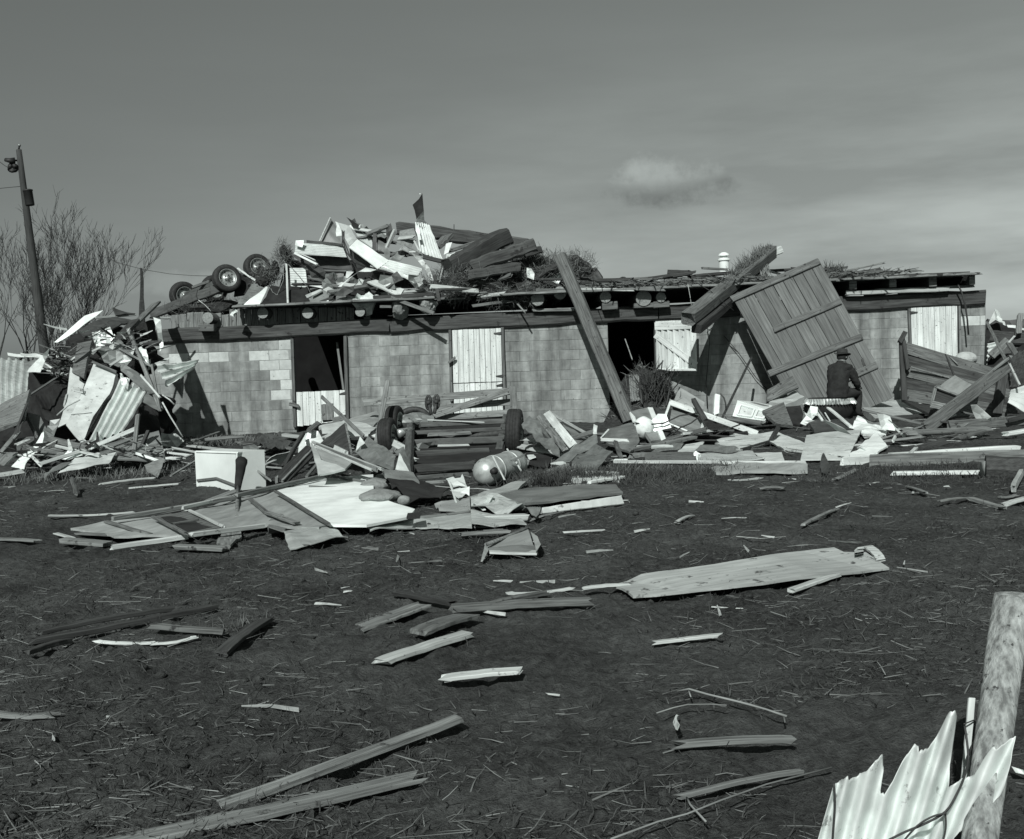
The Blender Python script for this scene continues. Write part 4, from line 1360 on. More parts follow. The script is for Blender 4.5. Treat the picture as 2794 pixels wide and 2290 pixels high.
sh('C', 'siding_bit', 'pale siding bit trapped between the massive beams', 'siding', 'siding', [(1240, 620, 22.6), (1330, 560, 22.7), (1450, 575, 22.6), (1260, 650, 22.5)], crump=.04)
sh('C', 'siding_bit', 'bright torn foil beside the foot of the massive beam', 'foil', 'bright metal', [(960, 590, 22.4), (1080, 590, 22.5), (1040, 640, 22.4), (950, 640, 22.3)], crump=.12, freq=5)
sh('C', 'siding_bit', 'pale strip standing between the torn sheet and the beams', 'strip', 'siding', [(960, 500, 22.9), (1010, 490, 22.9), (980, 570, 22.8), (940, 590, 22.8)], crump=.04)

hay('hay_heap', 'large heap of loose hay behind the top of the leaning timber', at('C', 1700, 770, 22.7), (1.35, .7, .62), 4600, .26, .3)
hay('hay_heap', 'tall loose hay just past the tenon of the notched beam', at('C', 1610, 730, 22.8), (.75, .5, .42), 2400, .26, .4)
hay('hay_heap', 'tall loose hay touching the top of the leaning timber', at('C', 1800, 700, 22.6), (.7, .5, .36), 2200, .26, .5)
hay('hay_heap', 'hay packed under the notched beam', at('C', 1320, 840, 22.3), (1.35, .7, .55), 3400, .22, .2)
hay('hay_heap', 'round hay clump by the propping post', at('C', 1060, 850, 22.0), (.42, .4, .42), 1100, .2, .1)
hay('hay_heap', 'hay behind the leaning timber on the high side', at('C', 2010, 720, 23.0), (.55, .5, .42), 1000, .24, .5)
hay('hay_heap', 'hay drooping over the floor edge near the log ends', at('C', 1480, 940, 21.9), (.75, .35, .26), 1100, .22, -.2)

# smaller broken pieces wedged through the heap
def heap_bits(where, spots, n_board, n_sheet, rise=.7):
    for i in range(n_board + n_sheet):
        c, x, y, d = random.choice(spots)
        q = at(c, x + random.gauss(0, 70), y + random.gauss(0, 28), d + random.uniform(-.2, .4))
        th = random.choice([random.uniform(-.6, .7), random.uniform(2.6, 3.7)])
        v = Vector((math.cos(th), random.gauss(0, .5), math.sin(th) * rise + .1 * rise)).normalized()
        if i < n_board:
            k = random.choice(['dark', 'dark', 'grey', 'pale'])
            mat = {'pale': 'pale wood', 'grey': 'mid wood', 'dark': 'dark wood'}[k]
            plank('broken_board', f'broken {k} board wedged {where}', 'board', mat, q, q + v * random.uniform(.3, 1.1), random.uniform(.05, .14), random.uniform(.02, .06),
                  up=Vector((random.gauss(0, .4), -.6, .7)), jag=.06, n=4, rough=.12, group=f'broken {k} boards {where}')
        else:
            k = random.choice(['bright', 'dull', 'dark'])
            mat = {'bright': 'bright metal', 'dull': 'dull metal', 'dark': 'dark sheet'}[k]
            e = Vector((random.gauss(0, .5), random.gauss(0, .4), random.uniform(.2, 1))).normalized()
            l1, l2 = random.uniform(.15, .5), random.uniform(.12, .4)
            sheet('torn_scrap', f'{k} torn scrap wedged {where}', 'scrap', mat, [q, q + v * l1 * .8, q + v * l1 + e * l2, q + v * l1 * .4 + e * l2 * 1.2, q + e * l2 * .7],
                  crump=.08, freq=5, jag=.2, group=f'{k} torn scraps {where}')


heap_bits('in the trailer heap', [('P', 700, 1200, 22.4), ('P', 1100, 1250, 22.3), ('P', 900, 450, 23.9), ('P', 1150, 480, 23.8), ('P', 300, 1100, 22.6), ('P', 1300, 700, 23.2), ('P', 1550, 1250, 22.3), ('P', 400, 1320, 22.0)], 26, 16)
heap_bits('in the hay of the heap', [('C', 1250, 700, 22.3), ('C', 1400, 800, 22.1), ('C', 1150, 900, 22.0), ('C', 1650, 820, 22.2), ('C', 1850, 850, 22.4)], 22, 3)
heap_bits('along the barn floor edge', [('D', 350, 450, 22.6), ('D', 700, 440, 22.6), ('D', 1000, 420, 22.6), ('D', 1250, 425, 22.7), ('E', 600, 388, 22.6)], 20, 2, .12)

# ------------------------------------------------------------------ timbers leaning on the front
pk('D', 'leaning_timber', 'long weathered timber leaning against the barn front from the ground', 'beam', 'mid wood', (662, 1600, 20.5), (82, 235, 21.3), .235, .17, up=Vector((-.5, -1, .2)), n=10, jag=.02, rough=.05)
LB = thing('mossy_beam', 'thick double beam with weeds on top jutting out over the shutter', 'beam', at('D', 1500, 520, 21.5))
a, b = at('D', 1140, 760, 20.4), at('D', 1830, 205, 22.9)
plank('timber', None, None, 'mid wood', a, b, .27, .26, up=Vector((0, -.3, 1)), parent=LB, n=10, jag=.06, rough=.05)
a, b = at('D', 1215, 835, 20.5), at('D', 1760, 385, 22.6)
plank('timber', None, None, 'dark wood', a, b, .2, .19, up=Vector((0, -.3, 1)), parent=LB, n=10, jag=.06, rough=.06)
pk('D', 'splinter', None, None, 'pale wood', (1840, 215, 22.85), (1905, 185, 22.9), .12, .16, parent=LB, jag=.08)
pts, dr, ln = [], [], []
for i in range(420):
    u = random.uniform(.42, .98)
    p = at('D', 1140, 760, 20.4).lerp(at('D', 1830, 205, 22.9), u) + Vector((random.uniform(-.1, .1), random.uniform(-.12, .12), .14))
    if u > .62 and random.random() < .5:
        pass
    pts.append(p)
    dr.append(Vector((random.gauss(-.1, .5), random.gauss(0, .5), 1)).normalized())
    ln.append(random.uniform(.05, .30) * (1 if .5 < u < .85 else .5))
blades('weeds', 'hay', pts, dr, ln, .006, .25, kind='stuff', parent=LB)
pts = [at('D', 1750 + random.uniform(-60, 60), 330 + random.uniform(-30, 40), 22.4) for _ in range(160)]
blades('dead_grass', 'straw', pts, [Vector((random.gauss(0, .3), random.gauss(0, .3), -1)).normalized() for _ in pts], [random.uniform(.1, .4) for _ in pts], .006, .2,
       label='pale dead grass hanging behind the mossy beam', kind='stuff')
pts = [at('E', 480 + random.uniform(0, 150), 400 + random.uniform(-60, 20), 22.6) for _ in range(260)]
blades('dead_grass', 'hay', pts, [Vector((random.gauss(0, .6), random.gauss(0, .5), 1)).normalized() for _ in pts], [random.uniform(.06, .22) for _ in pts], .007, .3,
       label='tuft of dead weeds on the far roof edge', kind='stuff')

# ------------------------------------------------------------------ the torn off barn door
BD = thing('barn_door', 'big batten barn door torn off and leaning on the far wall', 'barn door', at('E', 640, 1400, 20.2))
dTL, dTR, dBR = at('X', 2003, 822, 21.3), at('X', 2236, 712, 21.25), at('X', 2441, 1083, 20.4)
dn = (dTR - dTL).cross(dBR - dTR).normalized()
dn = dn if dn.y < 0 else -dn
P_ = lambda c, x, y, off=0.0: onplane(c, x, y, dTL + dn * off, dn)
dBL = P_('X', 2203, 1178)
nb = 9
for i in range(nb):
    u = (i + .5) / nb
    plank('board', None, None, 'door grey', dBL.lerp(dBR, u), dTL.lerp(dTR, u), (dTR - dTL).length / nb - .010, .028 + .012 * random.random(), up=dn, jag=.02, parent=BD, n=3, rough=.05)
for a, b, w in [(('D', 1500, 596), ('E', 428, 282), .13), (('E', 52, 850), ('E', 606, 612), .12), (('E', 8, 1212), ('E', 775, 905), .13), (('E', 560, 1290), ('E', 900, 1140), .13)]:
    plank('batten', None, None, 'mid wood', P_(*a, .03), P_(*b, .03), w, .07, up=dn, jag=.02, parent=BD, n=4, rough=.04)
plank('upright_batten', None, None, 'dark wood', P_('E', 780, 1090, .02), P_('E', 800, 1145, .02), .05, .02, up=dn, parent=BD)
pk('I', 'door_prop', 'thin pole leaning at an angle against the barn door', 'pole', 'iron', (1310, 670, 19.2), (1588, 95, 21.2), .06, .06, up='cam', jag=.01)

# ------------------------------------------------------------------ wreck of the torn shed at the lower end of the barn
F4 = [
    ('tin_sheet', 'corrugated tin sheet standing upright beside the utility pole', 'tin sheet', 'tin', [(-60, 535, 19.5), (245, 545, 19.3), (215, 860, 18.2), (-60, 980, 18.2)], dict(corr=(5, .03, 'u'), crump=.05, jag=.02)),
    ('tin_flange', 'pale flange along the top of the upright tin sheet', 'strip', 'bright metal', [(60, 492, 19.4), (330, 508, 19.3), (330, 530, 19.2), (65, 515, 19.3)], dict(crump=.03)),
    ('tin_flange', 'pale metal strip running from the tin sheet into the wreck', 'strip', 'siding', [(170, 497, 19.2), (540, 520, 18.8), (540, 540, 18.7), (170, 515, 19.1)], dict(crump=.04)),
    ('tin_patch', 'darker folded tin beside the long white ridge trim', 'tin sheet', 'dull metal', [(190, 560, 18.7), (420, 545, 18.5), (400, 600, 18.3), (230, 640, 18.3)], dict(crump=.08)),
    ('plank_panel', 'weathered plank panel tilted at the edge of the picture', 'panel', 'weathered wood', [(-60, 950, 17.2), (245, 795, 17.0), (185, 1035, 15.9), (-60, 1140, 15.9)], dict(t=.05, crump=.02)),
    ('panel_edge', 'dark broken edge below the tilted plank panel', 'edge', 'dark wood', [(190, 1010, 15.85), (235, 900, 16.2), (160, 1150, 15.6), (130, 1160, 15.6)], dict(t=.05)),
    ('ridge_trim', 'wide lower flare of the white ridge trim', 'trim', 'bright metal', [(400, 455, 17.0), (385, 520, 17.0), (325, 655, 16.7), (222, 650, 16.7), (235, 625, 16.8)], dict(crump=.05)),
    ('ridge_trim', 'long white ridge trim slanting up to the top of the wreck', 'trim', 'plaster white', [(445, 405, 17.0), (640, 240, 17.15), (700, 190, 17.2), (850, 140, 17.35), (800, 190, 17.25), (640, 300, 17.0), (470, 405, 16.95)], dict(crump=.03)),
    ('dark_lining', 'black sheet painted as the shade inside the wreck', 'painted shade', 'black felt', [(240, 610, 18.9), (560, 540, 19.2), (600, 1080, 17.6), (225, 1000, 17.8)], dict(crump=.15, t=.02)),  # painted shade: a black sheet makes the wreck's inside dark
    ('dark_lining', 'black sheet painted as the shade behind the standing corrugated sheet', 'painted shade', 'black felt', [(1060, 850, 17.6), (1300, 900, 18.0), (1330, 1250, 16.9), (900, 1250, 16.6)], dict(crump=.08, t=.02)),  # black sheet takes the place of the deep shade here
    ('plaster_panel', 'narrow plaster panel beside the black hollow', 'plaster panel', 'plaster', [(582, 610, 17.6), (700, 745, 17.3), (620, 960, 16.9), (560, 1070, 16.5), (478, 1110, 16.4), (545, 900, 17.0)], dict(t=.015)),
    ('dark_board', 'wide dark board standing on the plaster panel', 'board', 'mid wood', [(640, 415, 17.9), (757, 388, 17.8), (690, 700, 16.9), (596, 655, 17.2)], dict(t=.04, crump=.02)),
    ('plaster_panel', 'large pale plaster panel leaning in the middle of the wreck', 'plaster panel', 'plaster', [(772, 585, 17.2), (975, 672, 17.1), (905, 830, 16.7), (770, 1020, 16.2), (680, 1245, 15.6), (545, 1090, 15.9), (700, 770, 16.8)], dict(t=.015, crump=.02)),
    ('torn_edge', 'dark strip painted as the shaded gap between the plaster panel and the corrugated sheet', 'edge', 'dark sheet', [(965, 660, 17.0), (990, 740, 16.9), (860, 960, 16.4), (700, 1220, 15.7), (680, 1230, 15.65), (900, 840, 16.6)], dict(crump=.04)),  # the black gap between two sheets, painted as a dark strip
    ('corrugated_sheet', 'bright corrugated metal sheet sloping down the wreck', 'corrugated sheet', 'bright metal', [(985, 725, 16.9), (1225, 815, 16.8), (1010, 1150, 15.7), (722, 1245, 15.5)], dict(corr=(4.5, .032, 'u'), crump=.03, jag=.03)),
    ('corrugated_sheet', 'white corrugated sheet jutting towards the block wall', 'corrugated sheet', 'siding', [(1275, 600, 18.0), (1640, 560, 18.6), (1600, 620, 18.4), (1380, 775, 17.8)], dict(corr=(3, .035, 'v'), crump=.05, jag=.03)),
    ('foil', 'crumpled foil over the top of the wreck', 'foil', 'bright metal', [(760, 335, 18.5), (905, 262, 18.8), (975, 410, 18.2), (880, 480, 17.8), (790, 450, 18.0)], dict(crump=.16, freq=5)),
    ('foil', 'torn foil draped below the crumpled foil', 'foil', 'dull metal', [(790, 460, 17.9), (990, 400, 18.2), (1120, 500, 17.8), (1000, 620, 17.4), (860, 560, 17.4)], dict(crump=.16, freq=5)),
    ('foil', 'foil scrap curling beside the leaning post', 'foil', 'bright metal', [(1130, 450, 17.9), (1190, 470, 17.9), (1240, 580, 17.7), (1180, 600, 17.6)], dict(crump=.12, freq=6)),
    ('foil', 'bright foil tuft at the head of the corrugated sheet', 'foil', 'bright metal', [(985, 690, 16.8), (1070, 720, 16.8), (1060, 760, 16.6), (1000, 750, 16.6)], dict(crump=.14, freq=6)),
    ('hanging_strip', 'shiny metal strip hanging down from the sill beam end', 'strip', 'bright metal', [(1268, 205, 19.9), (1325, 215, 19.9), (1348, 440, 19.8), (1322, 490, 19.8), (1300, 330, 19.75)], dict(crump=.09, freq=4)),
    ('dark_cloth', 'dark cloth bunched at the sill beam end', 'cloth', 'black felt', [(1110, 260, 20.4), (1270, 215, 20.9), (1290, 400, 20.6), (1200, 470, 20.2), (1090, 340, 20.2)], dict(crump=.12)),
    ('dark_sheet', 'dark twisted sheet beside the bright corrugated one', 'sheet', 'dull metal', [(985, 560, 17.1), (1180, 680, 16.9), (1300, 835, 16.6), (1230, 815, 16.6), (1080, 715, 16.8), (1000, 650, 17.0)], dict(crump=.07)),
    ('dark_sheet', 'grey sheet under the leaning post', 'sheet', 'grey sheet', [(1200, 830, 16.7), (1300, 850, 16.8), (1320, 980, 16.5), (1180, 900, 16.5)], dict(crump=.05)),
    ('grey_panel', 'grey panel with a slanted end at the foot of the wreck', 'panel', 'grey sheet', [(815, 1260, 15.6), (1310, 1135, 15.9), (1372, 1380, 15.0), (830, 1370, 14.8)], dict(t=.02, crump=.02)),
    ('grey_panel', 'grey folded panel lying before the plaster panel', 'panel', 'grey sheet', [(260, 1290, 15.3), (420, 1240, 15.5), (560, 1310, 15.2), (495, 1370, 14.9)], dict(t=.02)),
    ('white_board', 'white torn board at the lower edge of the wreck', 'board', 'plaster white', [(95, 1440, 15.0), (270, 1290, 15.5), (370, 1120, 16.0), (405, 1185, 15.8), (230, 1400, 15.0), (190, 1475, 14.7)], dict(crump=.06)),
    ('white_board', 'white triangle beside the grey folded panel', 'board', 'plaster white', [(500, 1370, 14.9), (560, 1305, 15.1), (690, 1330, 15.0), (560, 1380, 14.8)], dict(crump=.02)),
    ('crumpled_metal', 'pale crumpled metal standing over the lower wreck', 'metal', 'dull metal', [(410, 1045, 16.1), (495, 1035, 16.1), (450, 1190, 15.8), (340, 1300, 15.3), (370, 1150, 15.8)], dict(crump=.12, freq=5)),
    ('ground_sheet', 'pale sheet half buried along the foot of the wreck', 'sheet', 'plaster', [(620, 1370, 14.8), (960, 1320, 15.0), (900, 1400, 14.4), (480, 1480, 14.0)], dict(crump=.03)),
    ('curled_tin', 'curled grey metal lip on the ground before the wreck', 'metal', 'dull metal', [(360, 1475, 14.1), (430, 1430, 14.3), (600, 1395, 14.4), (500, 1450, 14.1), (420, 1480, 14.0), (370, 1545, 13.7)], dict(crump=.08)),
    ('burlap', 'pale burlap scrap lying past the foot of the wreck', 'cloth', 'batt', [(1190, 1420, 14.3), (1350, 1370, 14.6), (1360, 1400, 14.4), (1300, 1500, 13.8), (1210, 1460, 14.0)], dict(crump=.08)),
    ('grey_side', 'grey boards in the dark corner under the tilted plank panel', 'panel', 'mid wood', [(130, 1210, 16.0), (280, 1180, 16.2), (290, 1290, 15.8), (140, 1300, 15.6)], dict(t=.03)),
    ('grey_side', 'grey slab leaning in the dark corner under the tilted plank panel', 'panel', 'grey sheet', [(230, 990, 16.8), (330, 1010, 16.8), (400, 1150, 16.2), (300, 1180, 16.2)], dict(t=.03)),
    ('roof_tar', 'dark roofing flap on top of the wreck', 'roofing', 'dark sheet', [(930, 118, 20.2), (1060, 160, 20.4), (1120, 165, 20.5), (960, 180, 20.0)], dict(t=.03, crump=.03)),
    ('roof_tar', 'dark roofing piece under the white ridge trim', 'roofing', 'dark sheet', [(620, 275, 19.0), (960, 190, 19.8), (1100, 220, 20.0), (900, 300, 19.0), (700, 360, 18.6)], dict(t=.03, crump=.06)),
]
for nm, lab, cat, mat, pts, kw in F4:
    sh('F', nm, lab, cat, mat, pts, **kw)
FP = [
    ('plank', 'wide weathered plank rising from the wreck to the chassis rail', 'plank', 'mid wood', (1040, 330, 19.0), (1290, 85, 21.5), .32, .06, 'cam'),
    ('plank', 'dark plank running up into the top of the wreck', 'plank', 'dark wood', (960, 400, 18.2), (1120, 230, 19.4), .28, .1, 'cam'),
    ('lath', 'pale lath lying level on top of the wreck', 'lath', 'pale wood', (790, 205, 19.8), (1115, 178, 20.6), .07, .04, 'cam'),
    ('lath', 'pale lath lying beside the hanging metal strip', 'lath', 'pale wood', (1245, 203, 20.9), (1410, 205, 21.2), .06, .04, 'cam'),
    ('lath', 'dark lath standing up out of the white ridge trim', 'lath', 'dark wood', (665, 265, 19.0), (720, 130, 19.6), .04, .04, 'cam'),
    ('rail', 'dark rail jutting from the wreck to the sill beam', 'rail', 'dark wood', (980, 445, 18.2), (1300, 415, 20.6), .09, .06, 'cam'),
    ('leaning_post', 'long leaning post propped on the front of the wreck', 'post', 'weathered wood', (1330, 960, 16.3), (1060, 300, 18.4), .10, .07, 'cam'),
    ('leaning_post', 'bent grey lath hanging on the leaning post', 'lath', 'weathered wood', (1320, 970, 16.2), (1255, 600, 17.2), .06, .04, 'cam'),
    ('batten', 'pale batten across the foil of the wreck', 'batten', 'pale wood', (725, 498, 17.6), (830, 450, 17.7), .06, .03, 'cam'),
    ('batten', 'short pale batten under the torn foil', 'batten', 'pale wood', (905, 600, 17.2), (1005, 535, 17.4), .07, .03, 'cam'),
    ('batten', 'long grey batten from the foil to the leaning post', 'batten', 'weathered wood', (980, 455, 17.7), (1260, 610, 17.4), .05, .03, 'cam'),
    ('batten', 'thin lath crossing in front of the twisted dark sheet', 'lath', 'pale wood', (1165, 680, 16.7), (1320, 860, 16.4), .05, .03, 'cam'),
    ('batten', 'dark batten along the top of the large plaster panel', 'batten', 'mid wood', (770, 570, 17.1), (960, 650, 17.0), .06, .04, 'cam'),
    ('block', 'small block stuck to the large plaster panel', 'block', 'pale wood', (612, 795, 16.7), (690, 810, 16.6), .12, .06, 'cam'),
    ('stake', 'grey stake upright before the wreck', 'stake', 'weathered wood', (1108, 1300, 15.2), (1138, 1010, 15.3), .09, .08, 'cam'),
    ('stake', 'dark stake behind the upright grey one', 'stake', 'dark wood', (1150, 1310, 15.4), (1220, 1150, 15.6), .09, .06, 'cam'),
    ('long_lath', 'very long white lath lying over the foot of the wreck', 'lath', 'white board', (330, 1412, 14.4), (760, 1275, 15.2), .08, .05, 'cam'),
    ('long_lath', 'upper length of the long white lath reaching the stake', 'lath', 'white board', (745, 1280, 15.15), (1118, 1122, 15.6), .10, .06, 'cam'),
    ('timber', 'grey timber lying across the foot of the plaster panel', 'timber', 'mid wood', (410, 1205, 15.6), (760, 1290, 15.3), .14, .12, 'cam'),
    ('timber', 'pale split timber below the grey timber', 'timber', 'pale wood', (470, 1265, 15.3), (820, 1345, 14.8), .07, .06, 'cam'),
    ('board', 'lichen grey board end at the picture edge', 'board', 'weathered wood', (-30, 1440, 14.8), (90, 1320, 15.2), .3, .05, 'cam'),
    ('board', 'long grey board on edge at the picture edge', 'board', 'weathered wood', (-20, 1350, 15.4), (150, 1150, 16.0), .12, .05, 'cam'),
    ('board', 'dark log on the ground at the picture edge', 'log', 'dark wood', (-40, 1455, 14.5), (120, 1480, 14.3), .2, .16, 'cam'),
    ('board', 'pale board low on the ground at the picture edge', 'board', 'pale wood', (-40, 1510, 14.1), (190, 1470, 14.3), .1, .04, 'cam'),
    ('lath', 'thin white lath tucked under the grey folded panel', 'lath', 'white board', (265, 1350, 15.0), (340, 1425, 14.5), .06, .04, 'cam'),
    ('lath', 'white lath running out towards the burlap scrap', 'lath', 'white board', (1130, 1325, 15.0), (1310, 1385, 14.6), .06, .04, 'cam'),
    ('lath', 'very thin lath crossing the grey slanted panel', 'lath', 'weathered wood', (1000, 1185, 15.3), (1315, 1305, 14.9), .025, .02, 'cam'),
    ('lath', 'slanting grey lath low in the black hollow', 'lath', 'mid wood', (250, 840, 17.6), (480, 690, 18.2), .05, .04, 'cam'),
    ('lath', 'two inch lath upright in the black hollow', 'lath', 'pale wood', (530, 930, 16.9), (550, 840, 17.1), .05, .03, 'cam'),
    ('lath', 'grey lath slanting in the dark corner', 'lath', 'mid wood', (300, 1180, 16.0), (230, 1030, 16.4), .09, .05, 'cam'),
    ('pole', 'thin dark pole rising behind the white ridge flare', 'pole', 'dark wood', (400, 600, 18.4), (510, 430, 18.9), .04, .04, 'cam'),
    ('pole', 'second thin dark pole crossing behind the ridge flare', 'pole', 'dark wood', (560, 620, 18.2), (480, 500, 18.8), .04, .04, 'cam'),
]
for nm, lab, cat, mat, a, b, w, t, up in FP:
    pk('F', nm, lab, cat, mat, a, b, w, t, up=up, jag=.03)
for pts, lab in [([(1340, 900), (1400, 1010), (1450, 1090), (1510, 1190)], 'thin pale lath wire falling from the leaning post to the ground'),
                 ([(1340, 840), (1400, 880), (1440, 920)], 'short wire curling off the leaning post'),
                 ([(470, 1010), (560, 930), (660, 880)], 'pale wire over the narrow plaster panel')]:
    tube('wire', 'pale wood', [at('F', *p, 16.0) for p in pts], .012, seg=5, label=lab, cat='wire')
# black lumps added behind the pieces so the wreck's inside looks dark
lump('rubble', 'black felt', at('F', 760, 1050, 19.0) + Vector((0, 0, -.2)), (1.5, .6, .9), .25, 1.6, 5, flat=-.15, label='added black lump that darkens the inside of the wreck', kind='stuff')
lump('rubble', 'black felt', at('F', 900, 520, 19.8), (.9, .4, .5), .3, 2.5, 4, label='added black lump that darkens the top of the wreck', kind='stuff')


def in_wreck():
    u = random.random()
    x, y, d = random.choice([(random.uniform(480, 1250), random.uniform(300, 640), random.uniform(17.6, 18.6)),
                             (random.uniform(420, 620), random.uniform(480, 700), random.uniform(17.6, 18.4)),
                             (random.uniform(100, 1350), random.uniform(1250, 1420), random.uniform(14.9, 15.6))])
    return at('F', x, y, d)


for mat, n, lab in [('mid wood', 150, 'grey splinters through the wreck'), ('pale wood', 45, 'pale splinters through the wreck'), ('dark wood', 120, 'dark splinters through the wreck'),
                    ('bright metal', 40, 'foil shreds through the wreck')]:
    splinter_field('splinters', in_wreck, n, .10, .45, mat, .008, .03, lab, .6)

# ------------------------------------------------------------------ strewn field before the barn: white cabinet
p0, p1, p2 = at('G', 410, 1408, 12.55), at('G', 748, 1452, 12.15), at('G', 985, 1420, 12.65)
cab = thing('white_cabinet', 'white enamel cabinet lying corner forward on the mud', 'cabinet', p1)
H_ = .385
vs = []
for p in (p0, p1, p2, p0 + p2 - p1):
    vs.append(Vector((p.x, p.y, -.02)))
for i in range(4):
    vs.append(Vector((vs[i].x, vs[i].y, H_ + (at('G', 745, 1165, 12.15).z - H_))))
mk('shell', vs, [(0, 1, 5, 4), (1, 2, 6, 5), (2, 3, 7, 6), (3, 0, 4, 7), (4, 5, 6, 7), (3, 2, 1, 0)], 'enamel', None, cab)
for a, b, c_ in [((418, 1395, 12.52), (575, 1378, 12.33), 0), ((575, 1378, 12.33), (745, 1442, 12.12), 0)]:
    pk('G', 'kick_strip', None, None, 'mid wood', a, b, .028, .02, up='cam', jag=0, parent=cab, n=2)
pk('G', 'edge_trim', None, None, 'enamel', (410, 1157, 12.53), (746, 1167, 12.13), .02, .02, up='cam', jag=0, parent=cab, n=2)
pk('G', 'edge_trim', None, None, 'enamel', (746, 1167, 12.13), (976, 1152, 12.63), .02, .02, up='cam', jag=0, parent=cab, n=2)
pk('G', 'edge_trim', None, None, 'enamel', (746, 1167, 12.13), (748, 1450, 12.13), .016, .02, up='cam', jag=0, parent=cab, n=2)

# shovel leaning over the flattened panel towards the cabinet
SV = thing('shovel', 'long handled shovel standing blade down before the white cabinet', 'shovel', at('K', 1440, 560, 9.2))
b0, b1, b2 = at('K', 1445, 495, 9.3), at('K', 1455, 205, 11.4), at('K', 1478, 25, 11.9)
tube('shaft', 'weathered wood', [b0, b0.lerp(b1, .5), b1], .020, SV, 8, .018)
tube('grip', 'black felt', [b1 - Vector((0, .02, .02)), b1.lerp(b2, .25), b1.lerp(b2, .6), b1.lerp(b2, .85), b2], .035, SV, 10, .07, rag=.06)
sheet('blade', None, None, 'weathered wood', [at('K', *p) for p in [(1470, 490, 9.25), (1480, 560, 9.1), (1400, 625, 8.9), (1300, 615, 8.85), (1340, 540, 9.1), (1410, 500, 9.25)]], t=.02, crump=.03, parent=SV)

# ------------------------------------------------------------------ flattened house wall on the mud
WP = thing('fallen_wall', 'fallen house wall lying flat on the mud with a white half and a broken window', 'wall panel', at('K', 1400, 400, -.05))
zz = -.10
SHW = [
    ('white_lining', 'plaster white', [('G', 1060, 1475), ('G', 1560, 1362), ('G', 1870, 1345), ('H', 60, 1068), ('H', 400, 1180), ('H', 340, 1245), ('H', 0, 1300), ('K', 2118, 480)], -.13, dict(t=.02, crump=.012)),
    ('plywood_lining', 'panel board', [('K', 1120, 390), ('K', 1390, 300), ('K', 1735, 235), ('K', 2118, 478), ('K', 2040, 505), ('K', 1650, 480), ('K', 1360, 490)], -.11, dict(t=.02, crump=.02)),
    ('plywood_lining', 'panel board', [('K', 245, 508), ('K', 490, 455), ('K', 840, 420), ('K', 1075, 548), ('K', 560, 568), ('K', 480, 545)], -.10, dict(t=.02, crump=.015)),
    ('window_sash', 'mid wood', [('K', 835, 418), ('K', 1040, 368), ('K', 1350, 498), ('K', 1075, 548)], -.115, dict(t=.03, crump=.004)),
    ('window_pane', 'lamp black', [('K', 875, 418), ('K', 1035, 382), ('K', 1150, 440), ('K', 975, 470)], -.122, dict(t=.008, crump=0)),
    ('window_pane', 'lamp black', [('K', 1000, 478), ('K', 1165, 450), ('K', 1295, 498), ('K', 1080, 530)], -.122, dict(t=.008, crump=0)),
]
for nm, mat, pts, z, kw in SHW:
    sheet(nm, None, None, mat, [at(c, x, y, z) for c, x, y in pts], parent=WP, **kw)
for nm, mat, (c0, x0, y0), (c1, x1, y1), z, w, t in [
    ('stud', 'weathered wood', ('K', 555, 438), ('K', 1450, 285), .16, .07, .07), ('stud', 'pale wood', ('K', 1060, 358), ('K', 2110, 130), .18, .05, .06),
    ('stud', 'weathered wood', ('G', 740, 1520), ('G', 1640, 1318), .20, .08, .07), ('stud', 'mid wood', ('K', 1540, 296), ('K', 1670, 400), .15, .06, .05),
    ('stud', 'mid wood', ('K', 1725, 240), ('K', 2110, 478), .15, .05, .04), ('stud', 'pale wood', ('K', 1105, 380), ('K', 1350, 495), .15, .04, .04),
    ('stud', 'mid wood', ('K', 500, 458), ('K', 820, 552), .13, .06, .04), ('stud', 'weathered wood', ('K', 1670, 395), ('K', 1880, 470), .14, .10, .04),
    ('stud', 'mid wood', ('K', 840, 425), ('K', 1075, 545), .16, .05, .04), ('stud', 'weathered wood', ('G', 1340, 1445), ('G', 1710, 1460), .16, .05, .04),
    ('stud', 'weathered wood', ('G', 1545, 1365), ('G', 1800, 1405), .17, .05, .05), ('muntin', 'mid wood', ('K', 990, 474), ('K', 1158, 446), .15, .04, .03),
    ('sill_board', 'pale wood', ('K', 540, 648), ('K', 1075, 570), .09, .07, .07), ('sill_board', 'pale wood', ('K', 1120, 555), ('K', 1640, 490), .11, .06, .07),
    ('sill_board', 'mid wood', ('K', 300, 545), ('K', 520, 555), .08, .10, .03)]:
    plank(nm, None, None, mat, at(c0, x0, y0, -z), at(c1, x1, y1, -z), w * .6, t * .55, parent=WP, jag=.02)
